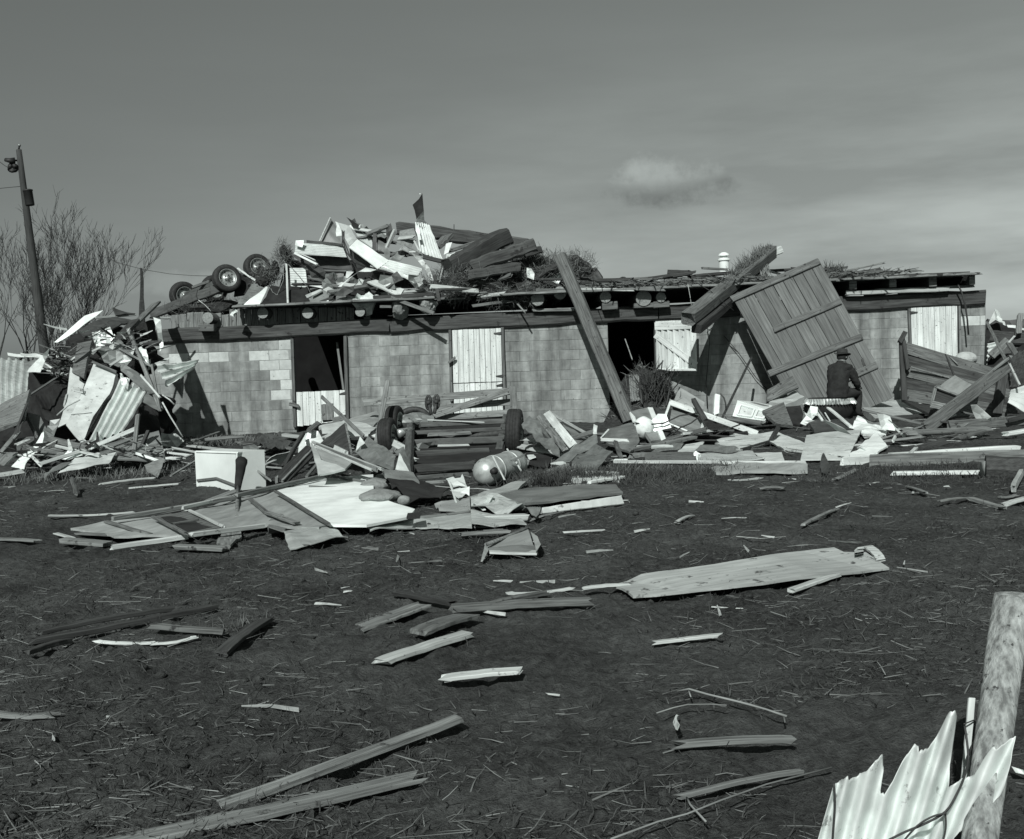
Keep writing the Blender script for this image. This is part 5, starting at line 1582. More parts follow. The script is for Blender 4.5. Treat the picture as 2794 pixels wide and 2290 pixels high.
MID = [
    ('K', 'front_board', 'weathered board lying before the tip of the fallen wall', 'board', 'weathered wood', (190, 595, -.05), (505, 620, -.05), .12, .06, 'up'),
    ('K', 'front_board', 'weathered board under the shovel blade', 'board', 'weathered wood', (1010, 640, -.05), (1360, 655, -.05), .11, .05, 'up'),
    ('K', 'front_board', 'pale ragged splinter at the tip of the fallen wall', 'board', 'pale wood', (140, 545, -.04), (265, 580, -.03), .05, .02, 'up'),
    ('K', 'front_board', 'narrow board lying along the upper rim of the fallen wall', 'board', 'weathered wood', (1250, 310, -.12), (1450, 235, -.14), .14, .03, 'up'),
    ('G', 'lath', 'pale lath crossing behind the cabinet corner', 'lath', 'pale wood', (990, 1285, 12.9), (1115, 1295, 13.0), .04, .03, 'up'),
    ('G', 'lath', 'short lath standing against the cabinet side', 'lath', 'weathered wood', (1030, 1400, 12.2), (860, 1275, 12.4), .04, .02, 'cam'),
    ('G', 'lath', 'small upright block beside the cabinet', 'block', 'weathered wood', (1075, 1420, 12.0), (1072, 1365, 12.0), .06, .05, 'cam'),
    ('G', 'leaning_board', 'dark wide board leaning behind the white end piece', 'board', 'dark wood', (1100, 1400, 12.0), (1370, 1130, 13.6), .34, .05, 'cam'),
    ('G', 'leaning_board', 'pale edged lath along the dark leaning board', 'lath', 'weathered wood', (1120, 1400, 11.9), (1360, 1150, 13.4), .05, .05, 'cam'),
    ('G', 'leaning_board', 'short grey board propped under the white end piece', 'board', 'mid wood', (1320, 1365, 11.9), (1400, 1270, 12.4), .06, .04, 'cam'),
    ('G', 'dark_pole', 'dark crooked pole with a flattened head among the boards', 'pole', 'dark wood', (1130, 1290, 13.2), (1290, 1010, 15.0), .10, .08, 'cam'),
    ('G', 'dark_pole', 'forked stub on the head of the dark pole', 'pole', 'mid wood', (1340, 985, 15.0), (1415, 925, 15.3), .13, .1, 'cam'),
    ('G', 'long_batten', 'long white edged batten sloping to the insulation', 'batten', 'pale wood', (1370, 1078, 13.4), (1945, 1305, 11.5), .06, .05, 'cam'),
    ('G', 'long_batten', 'second pale batten parallel to the long one', 'batten', 'pale wood', (1400, 1112, 13.2), (1860, 1310, 11.4), .05, .04, 'cam'),
    ('G', 'long_batten', 'dark board between the two parallel battens', 'board', 'mid wood', (1390, 1098, 13.3), (1900, 1310, 11.5), .09, .03, 'cam'),
    ('G', 'wall_stud', 'white stud lying level before the half door', 'stud', 'pale wood', (1130, 1020, 16.5), (1460, 1055, 16.2), .12, .08, 'up'),
    ('G', 'lath', 'thin grey lath leaning up towards the dark shadow', 'lath', 'weathered wood', (340, 1090, 17.0), (600, 995, 18.5), .06, .04, 'cam'),
    ('G', 'lath', 'pale board lying behind the white cabinet', 'board', 'pale wood', (350, 1110, 17.0), (620, 1140, 16.2), .12, .04, 'up'),
    ('G', 'lath', 'white lath lying beyond the white cabinet', 'lath', 'white board', (165, 1165, 15.5), (370, 1190, 15.0), .07, .04, 'up'),
    ('G', 'lath', 'white chunk lying short of the long white lath', 'lath', 'white board', (185, 1210, 14.7), (265, 1215, 14.6), .12, .05, 'up'),
    ('G', 'lath', 'slanting lath whose end touches the cabinet', 'lath', 'weathered wood', (205, 1355, 13.0), (405, 1235, 14.0), .04, .03, 'up'),
    ('G', 'lath', 'pale lath slanting up behind the cabinet', 'lath', 'pale wood', (310, 1210, 14.6), (420, 1165, 15.2), .05, .04, 'up'),
    ('G', 'lath', 'pale lath beside the cabinet end', 'lath', 'pale wood', (985, 1262, 13.6), (1060, 1230, 13.9), .06, .03, 'up'),
    ('G', 'upright_board', 'pale upright board standing before the left tyres', 'board', 'weathered wood', (1897, 1085, 15.4), (1990, 570, 16.2), .13, .035, 'cam'),
    ('G', 'diagonal_board', 'grey board slanting down before the half door', 'board', 'weathered wood', (1790, 1030, 15.2), (1445, 705, 16.8), .10, .04, 'cam'),
    ('G', 'white_chunk', 'white broken chunk on the long batten', 'chunk', 'plaster', (1560, 1125, 12.8), (1650, 1170, 12.5), .10, .08, 'cam'),
]
for c, nm, lab, cat, mat, a, b, w, t, up in MID:
    pk(c, nm, lab, cat, mat, a, b, w * (.85 if up == 'up' else .9), t * (.6 if up == 'up' else .9), up=up, jag=.02)
G5 = [
    ('G', 'white_end', 'white end piece with a ragged grey patch', 'panel', 'plaster', [(1355, 1085, 13.0), (1400, 1130, 12.8), (1440, 1220, 12.2), (1640, 1300, 11.6), (1420, 1338, 11.4)], dict(t=.02, crump=.02)),
    ('G', 'grey_end', 'grey board running from the white end piece', 'panel', 'panel board', [(1395, 1125, 12.9), (1700, 1240, 12.0), (1640, 1300, 11.7), (1440, 1215, 12.3)], dict(t=.02, crump=.01)),
    ('G', 'dark_panel', 'dark ribbed panel propped up before the half door', 'panel', 'dark wood', [(1435, 1090, 14.2), (1635, 920, 14.9), (1690, 1175, 13.4), (1540, 1120, 13.6)], dict(corr=(5, .006, 'v'), t=.03)),
    ('G', 'panel_rim', 'pale rim on the dark ribbed panel', 'rim', 'weathered wood', [(1633, 918, 14.85), (1650, 925, 14.8), (1700, 1170, 13.3), (1685, 1180, 13.3)], dict(t=.03)),
    ('G', 'metal_hood', 'grey folded metal hood with a bright crease', 'hood', 'dull metal', [(1690, 1155, 13.0), (1830, 1030, 13.6), (2060, 1190, 12.6), (2030, 1285, 12.1), (1900, 1250, 12.2)], dict(crump=.07)),
    ('G', 'metal_face', 'bright triangular face of the metal hood', 'metal', 'bright metal', [(1760, 1025, 13.3), (1805, 1095, 13.0), (1730, 1155, 12.8)], dict(crump=.03)),
    ('G', 'ground_metal', 'dark curved metal sheet lying before the block wall', 'metal sheet', 'dark sheet', [(880, 1055, 17.0), (1100, 1010, 18.0), (1290, 1055, 16.9), (1000, 1135, 15.6)], dict(crump=.10)),
    ('G', 'plaster_slab', 'broad pale slab lying behind the metal hood', 'slab', 'plaster', [(1420, 940, 17.6), (1640, 895, 18.4), (1900, 960, 17.5), (1830, 1010, 16.6), (1450, 985, 16.8)], dict(crump=.05, t=.04)),
    ('G', 'plaster_slab', 'mottled board sloping behind the pale upright board', 'board', 'panel board', [(1500, 930, 18.4), (1900, 830, 19.4), (1930, 900, 18.6), (1800, 1005, 17.0)], dict(crump=.03, t=.04)),
    ('Q', 'metal_flap', 'white flap of bent metal beside the tyre', 'metal', 'bright metal', [(1270, 590, 12.2), (1420, 830, 11.6), (1215, 770, 11.7)], dict(crump=.03)),  # brighter metal than the piece above it
    ('Q', 'metal_flap', 'grey pyramid shaped metal above the white flap', 'metal', 'dull metal', [(1330, 485, 12.6), (1420, 690, 12.0), (1450, 850, 11.6), (1290, 590, 12.1), (1190, 570, 12.6)], dict(crump=.04)),
    ('Q', 'box_gutter', 'grey gutter box lying along the insulation', 'gutter', 'grey sheet', [(1025, 770, 11.9), (1470, 850, 11.4), (1560, 970, 10.9), (1060, 860, 11.3)], dict(t=.05, crump=.02)),
    ('Q', 'dark_tarp', 'black tarp lying beside the insulation batts', 'tarp', 'black felt', [(1060, 920, 11.3), (1560, 970, 11.0), (2000, 1060, 10.7), (1830, 1170, 10.1), (1420, 1230, 9.8), (1180, 1080, 10.4)], dict(crump=.08)),
]
for c, nm, lab, cat, mat, pts, kw in G5:
    sh(c, nm, lab, cat, mat, pts, **kw)
for c, x, y, z, R, lab in [('Q', 930, 1030, .14, (.16, .16, .08), 'upper grey insulation batt on the white wall'), ('Q', 990, 1190, .13, (.20, .20, .06), 'large grey insulation batt on the white wall'),
                           ('Q', 1330, 1250, .10, (.06, .06, .05), 'small round clod of insulation'), ('Q', 1020, 960, .16, (.10, .12, .08), 'pale insulation wad above the batts')]:
    lump('insulation', 'batt', at(c, x, y, -z), R, .22, 6, 4, label=lab, cat='insulation')

# ------------------------------------------------------------------ overturned farm wagon chassis
WG = thing('wagon_chassis', 'overturned wagon chassis with tyres and cross beams among the debris', 'wagon chassis', at('H', 720, 900, 15.8))
EX = Vector((1, .02, .02))


def wheel2(c, cx, cy, d, R, ax, width, parent):
    k = CR[c][2] * d / FPX
    return wheel(c, cx, cy, d, R / k, ax, width, parent)


wheel2('H', 1222, 545, 15.7, .345, Vector((1, -.10, -.04)), .22, WG)
wheel2('H', 178, 580, 15.5, .27, Vector((1, -.16, .06)), .20, WG)
wheel2('H', 238, 480, 16.4, .29, Vector((1, -.20, .06)), .19, WG)
for x0, x1, y, d, w, t, mat in [(440, 1130, 475, 16.4, .08, .10, 'chassis iron'), (400, 1110, 540, 15.9, .06, .08, 'chassis iron'), (385, 1115, 625, 15.3, .10, .12, 'chassis iron'),
                                (360, 1010, 722, 14.6, .10, .08, 'beam wood'), (400, 900, 838, 13.0, .10, .08, 'beam wood'), (420, 830, 912, 12.2, .05, .06, 'chassis iron')]:
    pk('H', 'cross_beam', None, None, mat, (x0, y + 8, d), (x1, y - 22, d + .15), w, t, up='cam', parent=WG, jag=.02, n=6)
pk('H', 'painted_lit_edge', None, None, 'pale wood', (500, 442, 16.4), (970, 462, 16.4), .018, .02, up='cam', parent=WG, jag=.01)  # pale strips painted where light catches the beams
pk('H', 'painted_lit_edge', None, None, 'weathered wood', (510, 565, 15.7), (860, 548, 15.8), .05, .02, up='cam', parent=WG, jag=.03)
pk('H', 'painted_lit_edge', None, None, 'pale wood', (600, 655, 15.1), (840, 648, 15.1), .03, .02, up='cam', parent=WG, jag=.03)
pk('H', 'side_rail', None, None, 'chassis iron', (340, 900, 14.3), (370, 420, 17.2), .1, .1, up='cam', parent=WG)
pk('H', 'side_rail', None, None, 'chassis iron', (1090, 700, 15.0), (1150, 420, 17.2), .1, .1, up='cam', parent=WG)
tube('axle', 'iron', [at('H', 230, 570, 15.9), at('H', 700, 590, 16.2), at('H', 1200, 545, 15.8)], .05, WG, 8)
sh('H', 'floor_pan', None, None, 'black felt', [(330, 430, 18.6), (1160, 410, 18.6), (1130, 860, 0), (330, 900, 0)], t=.02, crump=.01, parent=WG)  # added black sheet so the gaps between the cross beams look shaded
tube('hub', 'rim', [at('H', 255, 560, 15.6), at('H', 320, 540, 15.7), at('H', 380, 520, 15.8)], .07, WG, 8, .05, rag=.2)
lump('engine_part', 'dull metal', at('H', 400, 455, 16.6), (.30, .18, .12), .4, 6, 3, parent=WG)
tube('brake_rod', 'pale wood', [at('H', *p, 15.0) for p in [(365, 625), (385, 665), (440, 695)]], .02, WG, 5)
ring = [at('H', 395 + 118 * math.cos(t), 440 - 85 * math.sin(t), 17.2) for t in np.linspace(.05, math.pi - .1, 12)]
tube('mudguard', 'iron', ring, .05, None, 6, .05, label='dark curved mudguard arching over the wagon chassis', cat='mudguard')
for x, y, lab in [(512, 300, 'small iron pulley on the gate rail above the mudguard'), (578, 292, 'small iron pulley on the gate rail beside the slanting brace')]:
    IW = thing('iron_pulley', lab, 'pulley', at('H', x, y + 60, 17.6))
    el = lambda t, k=1.0: at('H', x + 21 * k * math.cos(t), y + 56 * k * math.sin(t), 17.6)
    tube('felloe', 'iron', [el(t) for t in np.linspace(0, 2 * math.pi, 15)], .022, IW, 6)
    tube('nave', 'iron', [at('H', x - 6, y, 17.55), at('H', x + 10, y + 2, 17.65)], .035, IW, 8)
    for j in range(5):
        tube('spoke', 'iron', [at('H', x, y, 17.6), el(j * 2 * math.pi / 5 + .4)], .012, IW, 5)
    tube('stem', 'iron', [at('H', x, y, 17.6), at('H', x + 22 - (x > 540) * 40, y + 95, 17.5)], .03, IW, 6, rag=.1)
GT = thing('broken_gate', 'broken wooden gate standing before the closed white stable door', 'gate', at('H', 900, 420, 18.2))
for nm, a, b, w in [('rail', (-20, 300, 18.6), (1195, 205, 18.4), .12), ('rail', (560, 345, 18.5), (1195, 292, 18.4), .11), ('rail', (590, 425, 18.4), (1195, 380, 18.3), .11),
                    ('brace', (560, 405, 18.3), (1185, 200, 18.25), .11), ('post', (1220, 360, 18.2), (1208, 170, 18.2), .12)]:
    pk('H', nm, None, None, 'weathered wood', a, b, w, .05, up='cam', parent=GT, jag=.02, n=6)
pk('G', 'rail', None, None, 'mid wood', (1540, 905, 18.6), (1640, 880, 18.6), .12, .05, up='cam', parent=GT)
pk('G', 'post', None, None, 'weathered wood', (1500, 905, 18.7), (1490, 760, 18.7), .20, .06, up='cam', parent=GT)

# ------------------------------------------------------------------ gas tank and what lies round it
ta, tb_ = at('H', 985, 895, 11.5), at('H', 1225, 772, 12.0)
ta.z, tb_.z = .165, .20
TK = thing('gas_tank', 'steel gas tank lying on its side with a hole in its domed end', 'gas tank', Vector((ta.x, ta.y, 0)))
ax = (ta - tb_)
L = ax.length + .02
r = .152
lathe('shell', 'tank metal', [(0, L + .10), (r * .35, L + .092), (r * .65, L + .065), (r * .88, L + .03), (r, L - .03), (r, L - .04), (r, .04), (r * .9, -.04), (r * .6, -.09), (0, -.11)], axis_frame(tb_, ax), 36, TK)
u = ax.normalized()
for f in (.30, .78):
    lathe('band', 'tank metal', [(r + .001, -.012), (r + .007, -.010), (r + .007, .010), (r + .001, .012)], axis_frame(tb_ + u * (L * (1 - f)), ax), 36, TK)
hp = onplane('H', 1040, 868, ta + u * (.10), u)
lathe('valve_hole', 'lamp black', [(0, .03), (.028, .03), (.034, .0), (.04, -.03)], axis_frame(hp - u * .02, ax), 14, TK)
for i, (q0, q1) in enumerate([((1160, 680, 12.0), (1245, 800, 11.8)), ((1235, 790, 11.75), (1275, 860, 11.6)), ((1045, 745, 11.42), (1140, 935, 11.22))]):
    pk('H', 'strap', ['long pale lath crossing the far end of the gas tank', 'short pale lath on the far rim of the gas tank', 'pale lath over the near shoulder of the gas tank'][i], 'lath', 'pale wood', q0, q1, .028, .015, up='cam', jag=.01, group='laths across the gas tank')
pk('H', 'tank_pipe', 'short pipe sticking out over the far end of the gas tank', 'pipe', 'dull metal', (1205, 775, 11.6), (1300, 732, 11.7), .035, .035, up='cam')
pk('H', 'tank_foot', 'pale block behind the far end of the gas tank', 'block', 'weathered wood', (1240, 790, 12.2), (1325, 800, 12.2), .18, .1, up='cam')

H6 = [
    ('H', 'crumpled_white', 'crumpled bright white metal beside the domed end of the tank', 'metal', 'bright metal', [(655, 920, 11.2), (715, 895, 11.3), (760, 935, 11.2), (790, 885, 11.3), (832, 985, 10.9), (700, 1000, 10.8)], dict(crump=.05, freq=7)),
    ('H', 'metal_lip', 'bright torn lip under the crumpled white metal', 'metal', 'bright metal', [(690, 1010, 10.6), (850, 1015, 10.6), (850, 1045, 10.4), (760, 1085, 10.0), (720, 1050, 10.3)], dict(crump=.10, freq=6)),
    ('H', 'long_sheet', 'long dark sheet lying flat before the gas tank', 'metal sheet', 'grey sheet', [(1050, 1055, -.05), (1330, 1010, -.06), (2060, 975, -.08), (2118, 1040, -.08), (1370, 1125, -.16), (1180, 1110, -.1)], dict(t=.02, crump=.02)),
    ('H', 'tank_board', 'wide grey board under the gas tank', 'board', 'panel board', [(830, 1075, 10.2), (1230, 950, 11.3), (1320, 945, 11.4), (1250, 1020, 10.8), (900, 1090, 10.1)], dict(t=.03, crump=.02)),
    ('H', 'crumpled_duct', 'big crumpled metal duct at the front of the debris', 'duct', 'tin', [(862, 1090, 9.9), (1000, 1062, 10.1), (1340, 1100, 9.8), (1290, 1180, 9.3), (1130, 1215, 9.1), (980, 1200, 9.2), (865, 1200, 9.25)], dict(crump=.10, freq=4)),
    ('H', 'duct_end', 'bent open end of the crumpled metal duct', 'duct', 'dull metal', [(1345, 1098, 9.8), (1440, 1215, 9.2), (1400, 1270, 8.95), (1280, 1170, 9.35)], dict(crump=.08)),
    ('H', 'duct_glint', 'bright sheet painted as the glint along a crease of the metal duct', 'metal', 'bright metal', [(872, 1100, 9.75), (920, 1130, 9.6), (985, 1180, 9.3), (960, 1180, 9.3), (890, 1140, 9.5)], dict(crump=.04)),  # brighter metal paints the light on a crease
    ('H', 'duct_glint', 'bright sheet painted as the glint on the middle fold of the metal duct', 'metal', 'bright metal', [(1000, 1065, 9.95), (1050, 1080, 9.85), (1010, 1130, 9.6), (990, 1090, 9.75)], dict(crump=.04)),  # glint on the fold, painted with a bright sheet
    ('H', 'front_tin', 'long bent metal sheet propped along the front of the debris', 'metal sheet', 'tin', [(0, 1308, 8.8), (430, 1250, 9.1), (400, 1322, 8.72), (30, 1384, 8.42)], dict(crump=.04, t=.01, jag=.02)),
    ('H', 'front_tin', 'middle length of the bent metal sheet along the front', 'metal sheet', 'tin', [(420, 1250, 9.1), (860, 1200, 9.2), (870, 1328, 8.56), (400, 1322, 8.72)], dict(crump=.05, t=.01)),
    ('H', 'front_tin', 'end length of the bent metal sheet under the crumpled duct', 'metal sheet', 'tin', [(860, 1205, 9.15), (1210, 1225, 9.1), (1320, 1292, 8.7), (870, 1330, 8.56)], dict(crump=.05, t=.01, jag=.02)),
    ('K', 'front_tin', 'torn tail of the long bent metal sheet', 'metal sheet', 'tin', [(1770, 525, 8.4), (2118, 498, 8.75), (2250, 562, 8.36), (1830, 648, 7.9)], dict(crump=.05, jag=.03)),
    ('K', 'front_tin', 'dark lump of metal beside the shovel blade', 'metal', 'grey sheet', [(1665, 480, 9.0), (1760, 440, 9.3), (1870, 490, 9.0), (1780, 570, 8.6), (1680, 560, 8.6)], dict(crump=.10)),
    ('H', 'bent_tin', 'tall bent metal sheet folded like wings beyond the tank', 'metal sheet', 'dull metal', [(1530, 790, 13.1), (1730, 650, 13.8), (1900, 545, 14.4), (1910, 630, 13.9), (1760, 720, 13.4), (1680, 795, 12.9)], dict(crump=.06)),
    ('H', 'bent_tin', 'lower wing of the bent metal sheet', 'metal sheet', 'dull metal', [(1700, 780, 13.1), (1890, 640, 13.8), (2035, 720, 13.4), (1880, 845, 12.6), (1690, 840, 12.6)], dict(crump=.05)),
    ('H', 'bent_tin', 'bright curl at the foot of the bent metal wings', 'metal', 'bright metal', [(1520, 805, 12.9), (1640, 785, 13.0), (1660, 810, 12.8), (1520, 815, 12.7)], dict(crump=.05)),
    ('H', 'bright_scrap', 'bright upright scrap on the tip of the bent metal wings', 'scrap', 'bright metal', [(1870, 480, 14.5), (1905, 490, 14.5), (1905, 550, 14.3), (1875, 545, 14.3)], dict(crump=.06, freq=8)),
    ('H', 'metal_beam', 'long grey box beam lying past the gas tank', 'metal beam', 'grey sheet', [(1240, 945, 11.4), (1670, 792, 13.0), (1690, 850, 12.4), (1390, 925, 11.5)], dict(t=.10, crump=.01)),
    ('H', 'twisted_tin', 'dark twisted metal leaning from the wagon tyre', 'metal sheet', 'dull metal', [(1280, 470, 15.2), (1340, 440, 15.6), (1500, 600, 14.6), (1590, 660, 14.2), (1600, 740, 13.6), (1400, 640, 14.4)], dict(crump=.10)),
    ('H', 'twisted_tin', 'second twisted metal strip under the mottled plank', 'metal sheet', 'dull metal', [(1340, 420, 16.0), (1460, 420, 16.2), (1620, 600, 15.0), (1640, 690, 14.2), (1500, 580, 15.0)], dict(crump=.10)),
    ('H', 'grey_sheet', 'grey triangular sheet beyond the mottled plank', 'sheet', 'grey sheet', [(1620, 470, 16.2), (1850, 575, 15.4), (1740, 645, 14.8)], dict(crump=.03)),
    ('H', 'dark_cavity', 'dark sheet painted as the shade in the hollow behind the gas tank', 'sheet', 'black felt', [(1310, 700, 14.2), (1530, 760, 13.7), (1500, 830, 12.9), (1310, 800, 13.0)], dict(crump=.06)),  # dark sheet in place of the shade behind the tank
    ('H', 'white_slab', 'mottled white slab lying in the grass before the metal wings', 'slab', 'plaster', [(1690, 848, 12.5), (2085, 872, 12.3), (2092, 920, 11.8), (1692, 925, 11.8)], dict(t=.06, crump=.01)),
    ('H', 'small_tin', 'pale flat metal behind the foot of the tank', 'metal', 'bright metal', [(1325, 735, 13.6), (1380, 730, 13.7), (1400, 755, 13.4), (1340, 765, 13.4)], dict(crump=.04)),
        ('H', 'slot', 'dark slot at the edge of the white wall lining', 'slot', 'lamp black', [(340, 1210, -.17), (450, 1195, -.17), (440, 1235, -.17), (330, 1240, -.17)], dict(t=.02)),
    ('H', 'scrap_board', 'grey torn siding behind the metal duct', 'scrap', 'panel board', [(560, 1120, 10.0), (850, 1080, 10.3), (860, 1180, 9.5), (600, 1190, 9.5)], dict(crump=.06)),
]
for c, nm, lab, cat, mat, pts, kw in H6:
    sh(c, nm, lab, cat, mat, pts, **kw)
HP = [
    ('H', 'mottled_plank', 'mottled white plank leaning beyond the wagon tyre', 'plank', 'white board', (1710, 660, 14.2), (1490, 385, 16.4), .20, .05, 'cam'),
    ('H', 'mottled_plank', 'peeling plank parallel to the mottled white one', 'plank', 'weathered wood', (1640, 690, 14.0), (1420, 420, 16.2), .14, .05, 'cam'),
    ('H', 'thin_batten', 'thin peeling batten sloping beyond the mottled plank', 'batten', 'pale wood', (1850, 575, 15.0), (1540, 398, 16.8), .07, .05, 'cam'),
    ('H', 'strut', 'bent metal strut before the domed end of the tank', 'strut', 'bright metal', (740, 1115, 10.0), (690, 960, 10.9), .03, .03, 'cam'),
    ('H', 'rail', 'pale rail lying behind the black tarp', 'rail', 'weathered wood', (490, 960, 11.7), (670, 950, 11.6), .06, .05, 'cam'),
    ('H', 'front_board', 'pale squared board on the long bent metal sheet', 'board', 'pale wood', (945, 1258, 8.95), (1320, 1242, 8.95), .10, .05, 'up'),
    ('H', 'front_board', 'long stick along the rear rim of the front metal sheet', 'stick', 'weathered wood', (160, 1280, 9.2), (870, 1205, 9.5), .04, .03, 'up'),
    ('H', 'light_plank', 'bright lath lying in the grass beside the white slab', 'lath', 'white board', (1840, 955, -.04), (2118, 915, -.04), .06, .03, 'up'),
    ('H', 'light_plank', 'white lath beyond the lower metal wing', 'lath', 'white board', (2035, 782, 13.6), (2140, 780, 13.6), .09, .05, 'up'),
    ('H', 'rag', 'grey splinter before the long bent metal sheet', 'splinter', 'weathered wood', (790, 1385, -.03), (1180, 1360, -.03), .07, .02, 'up'),
    ('H', 'ground_batten', 'pale batten between tyre and gas tank', 'batten', 'pale wood', (600, 770, 14.4), (760, 790, 14.2), .05, .03, 'up'),
    ('H', 'ground_batten', 'short white batten beside the wagon rail', 'batten', 'white board', (355, 755, 14.0), (415, 775, 13.9), .06, .04, 'up'),
]
for c, nm, lab, cat, mat, a, b, w, t, up in HP:
    pk(c, nm, lab, cat, mat, a, b, w, t, up=up, jag=.03)
# bowed pale slab in front of the long dark sheet
plank('bowed_slab', 'long bowed pale slab of wood lying before the dark sheet', 'slab', 'plaster', at('H', 1440, 1196, -.03), at('H', 2100, 1105, -.06), .055, .07, up=Vector((0, -1, .2)), bow=.02, n=12, jag=.01, taper=1.5)

# small bent tray on the mud
TR = thing('bent_tray', 'bent canvas covered tray lying alone on the mud', 'tray', at('L', 1300, 290, -.02))
zz = lambda x, y, d: at('L', x, y, d)
sheet('back', None, None, 'panel board', [zz(1128, 232, 7.75), zz(1430, 112, 8.0), zz(1478, 250, 7.6), zz(1150, 262, 7.5)], crump=.02, parent=TR)
sheet('floor', None, None, 'grey sheet', [zz(1150, 255, 7.5), zz(1478, 245, 7.6), zz(1500, 285, 7.4), zz(1150, 275, 7.4)], crump=.02, parent=TR)
sheet('lip', None, None, 'pale wood', [zz(1150, 268, 7.42), zz(1500, 275, 7.4), zz(1495, 290, 7.35), zz(1155, 280, 7.35)], t=.015, crump=.01, parent=TR)
sheet('side', None, None, 'panel board', [zz(1450, 132, 7.9), zz(1500, 165, 7.8), zz(1525, 230, 7.5), zz(1490, 290, 7.4), zz(1480, 220, 7.6)], crump=.03, parent=TR)
sheet('leg', None, None, 'plywood', [zz(1125, 230, 7.7), zz(1150, 262, 7.5), zz(1112, 335, 7.25), zz(1100, 335, 7.25)], t=.015, crump=.02, parent=TR)
tube('rim', 'weathered wood', [zz(1125, 230, 7.7), zz(1280, 172, 7.85), zz(1432, 108, 8.0)], .014, TR, 6)

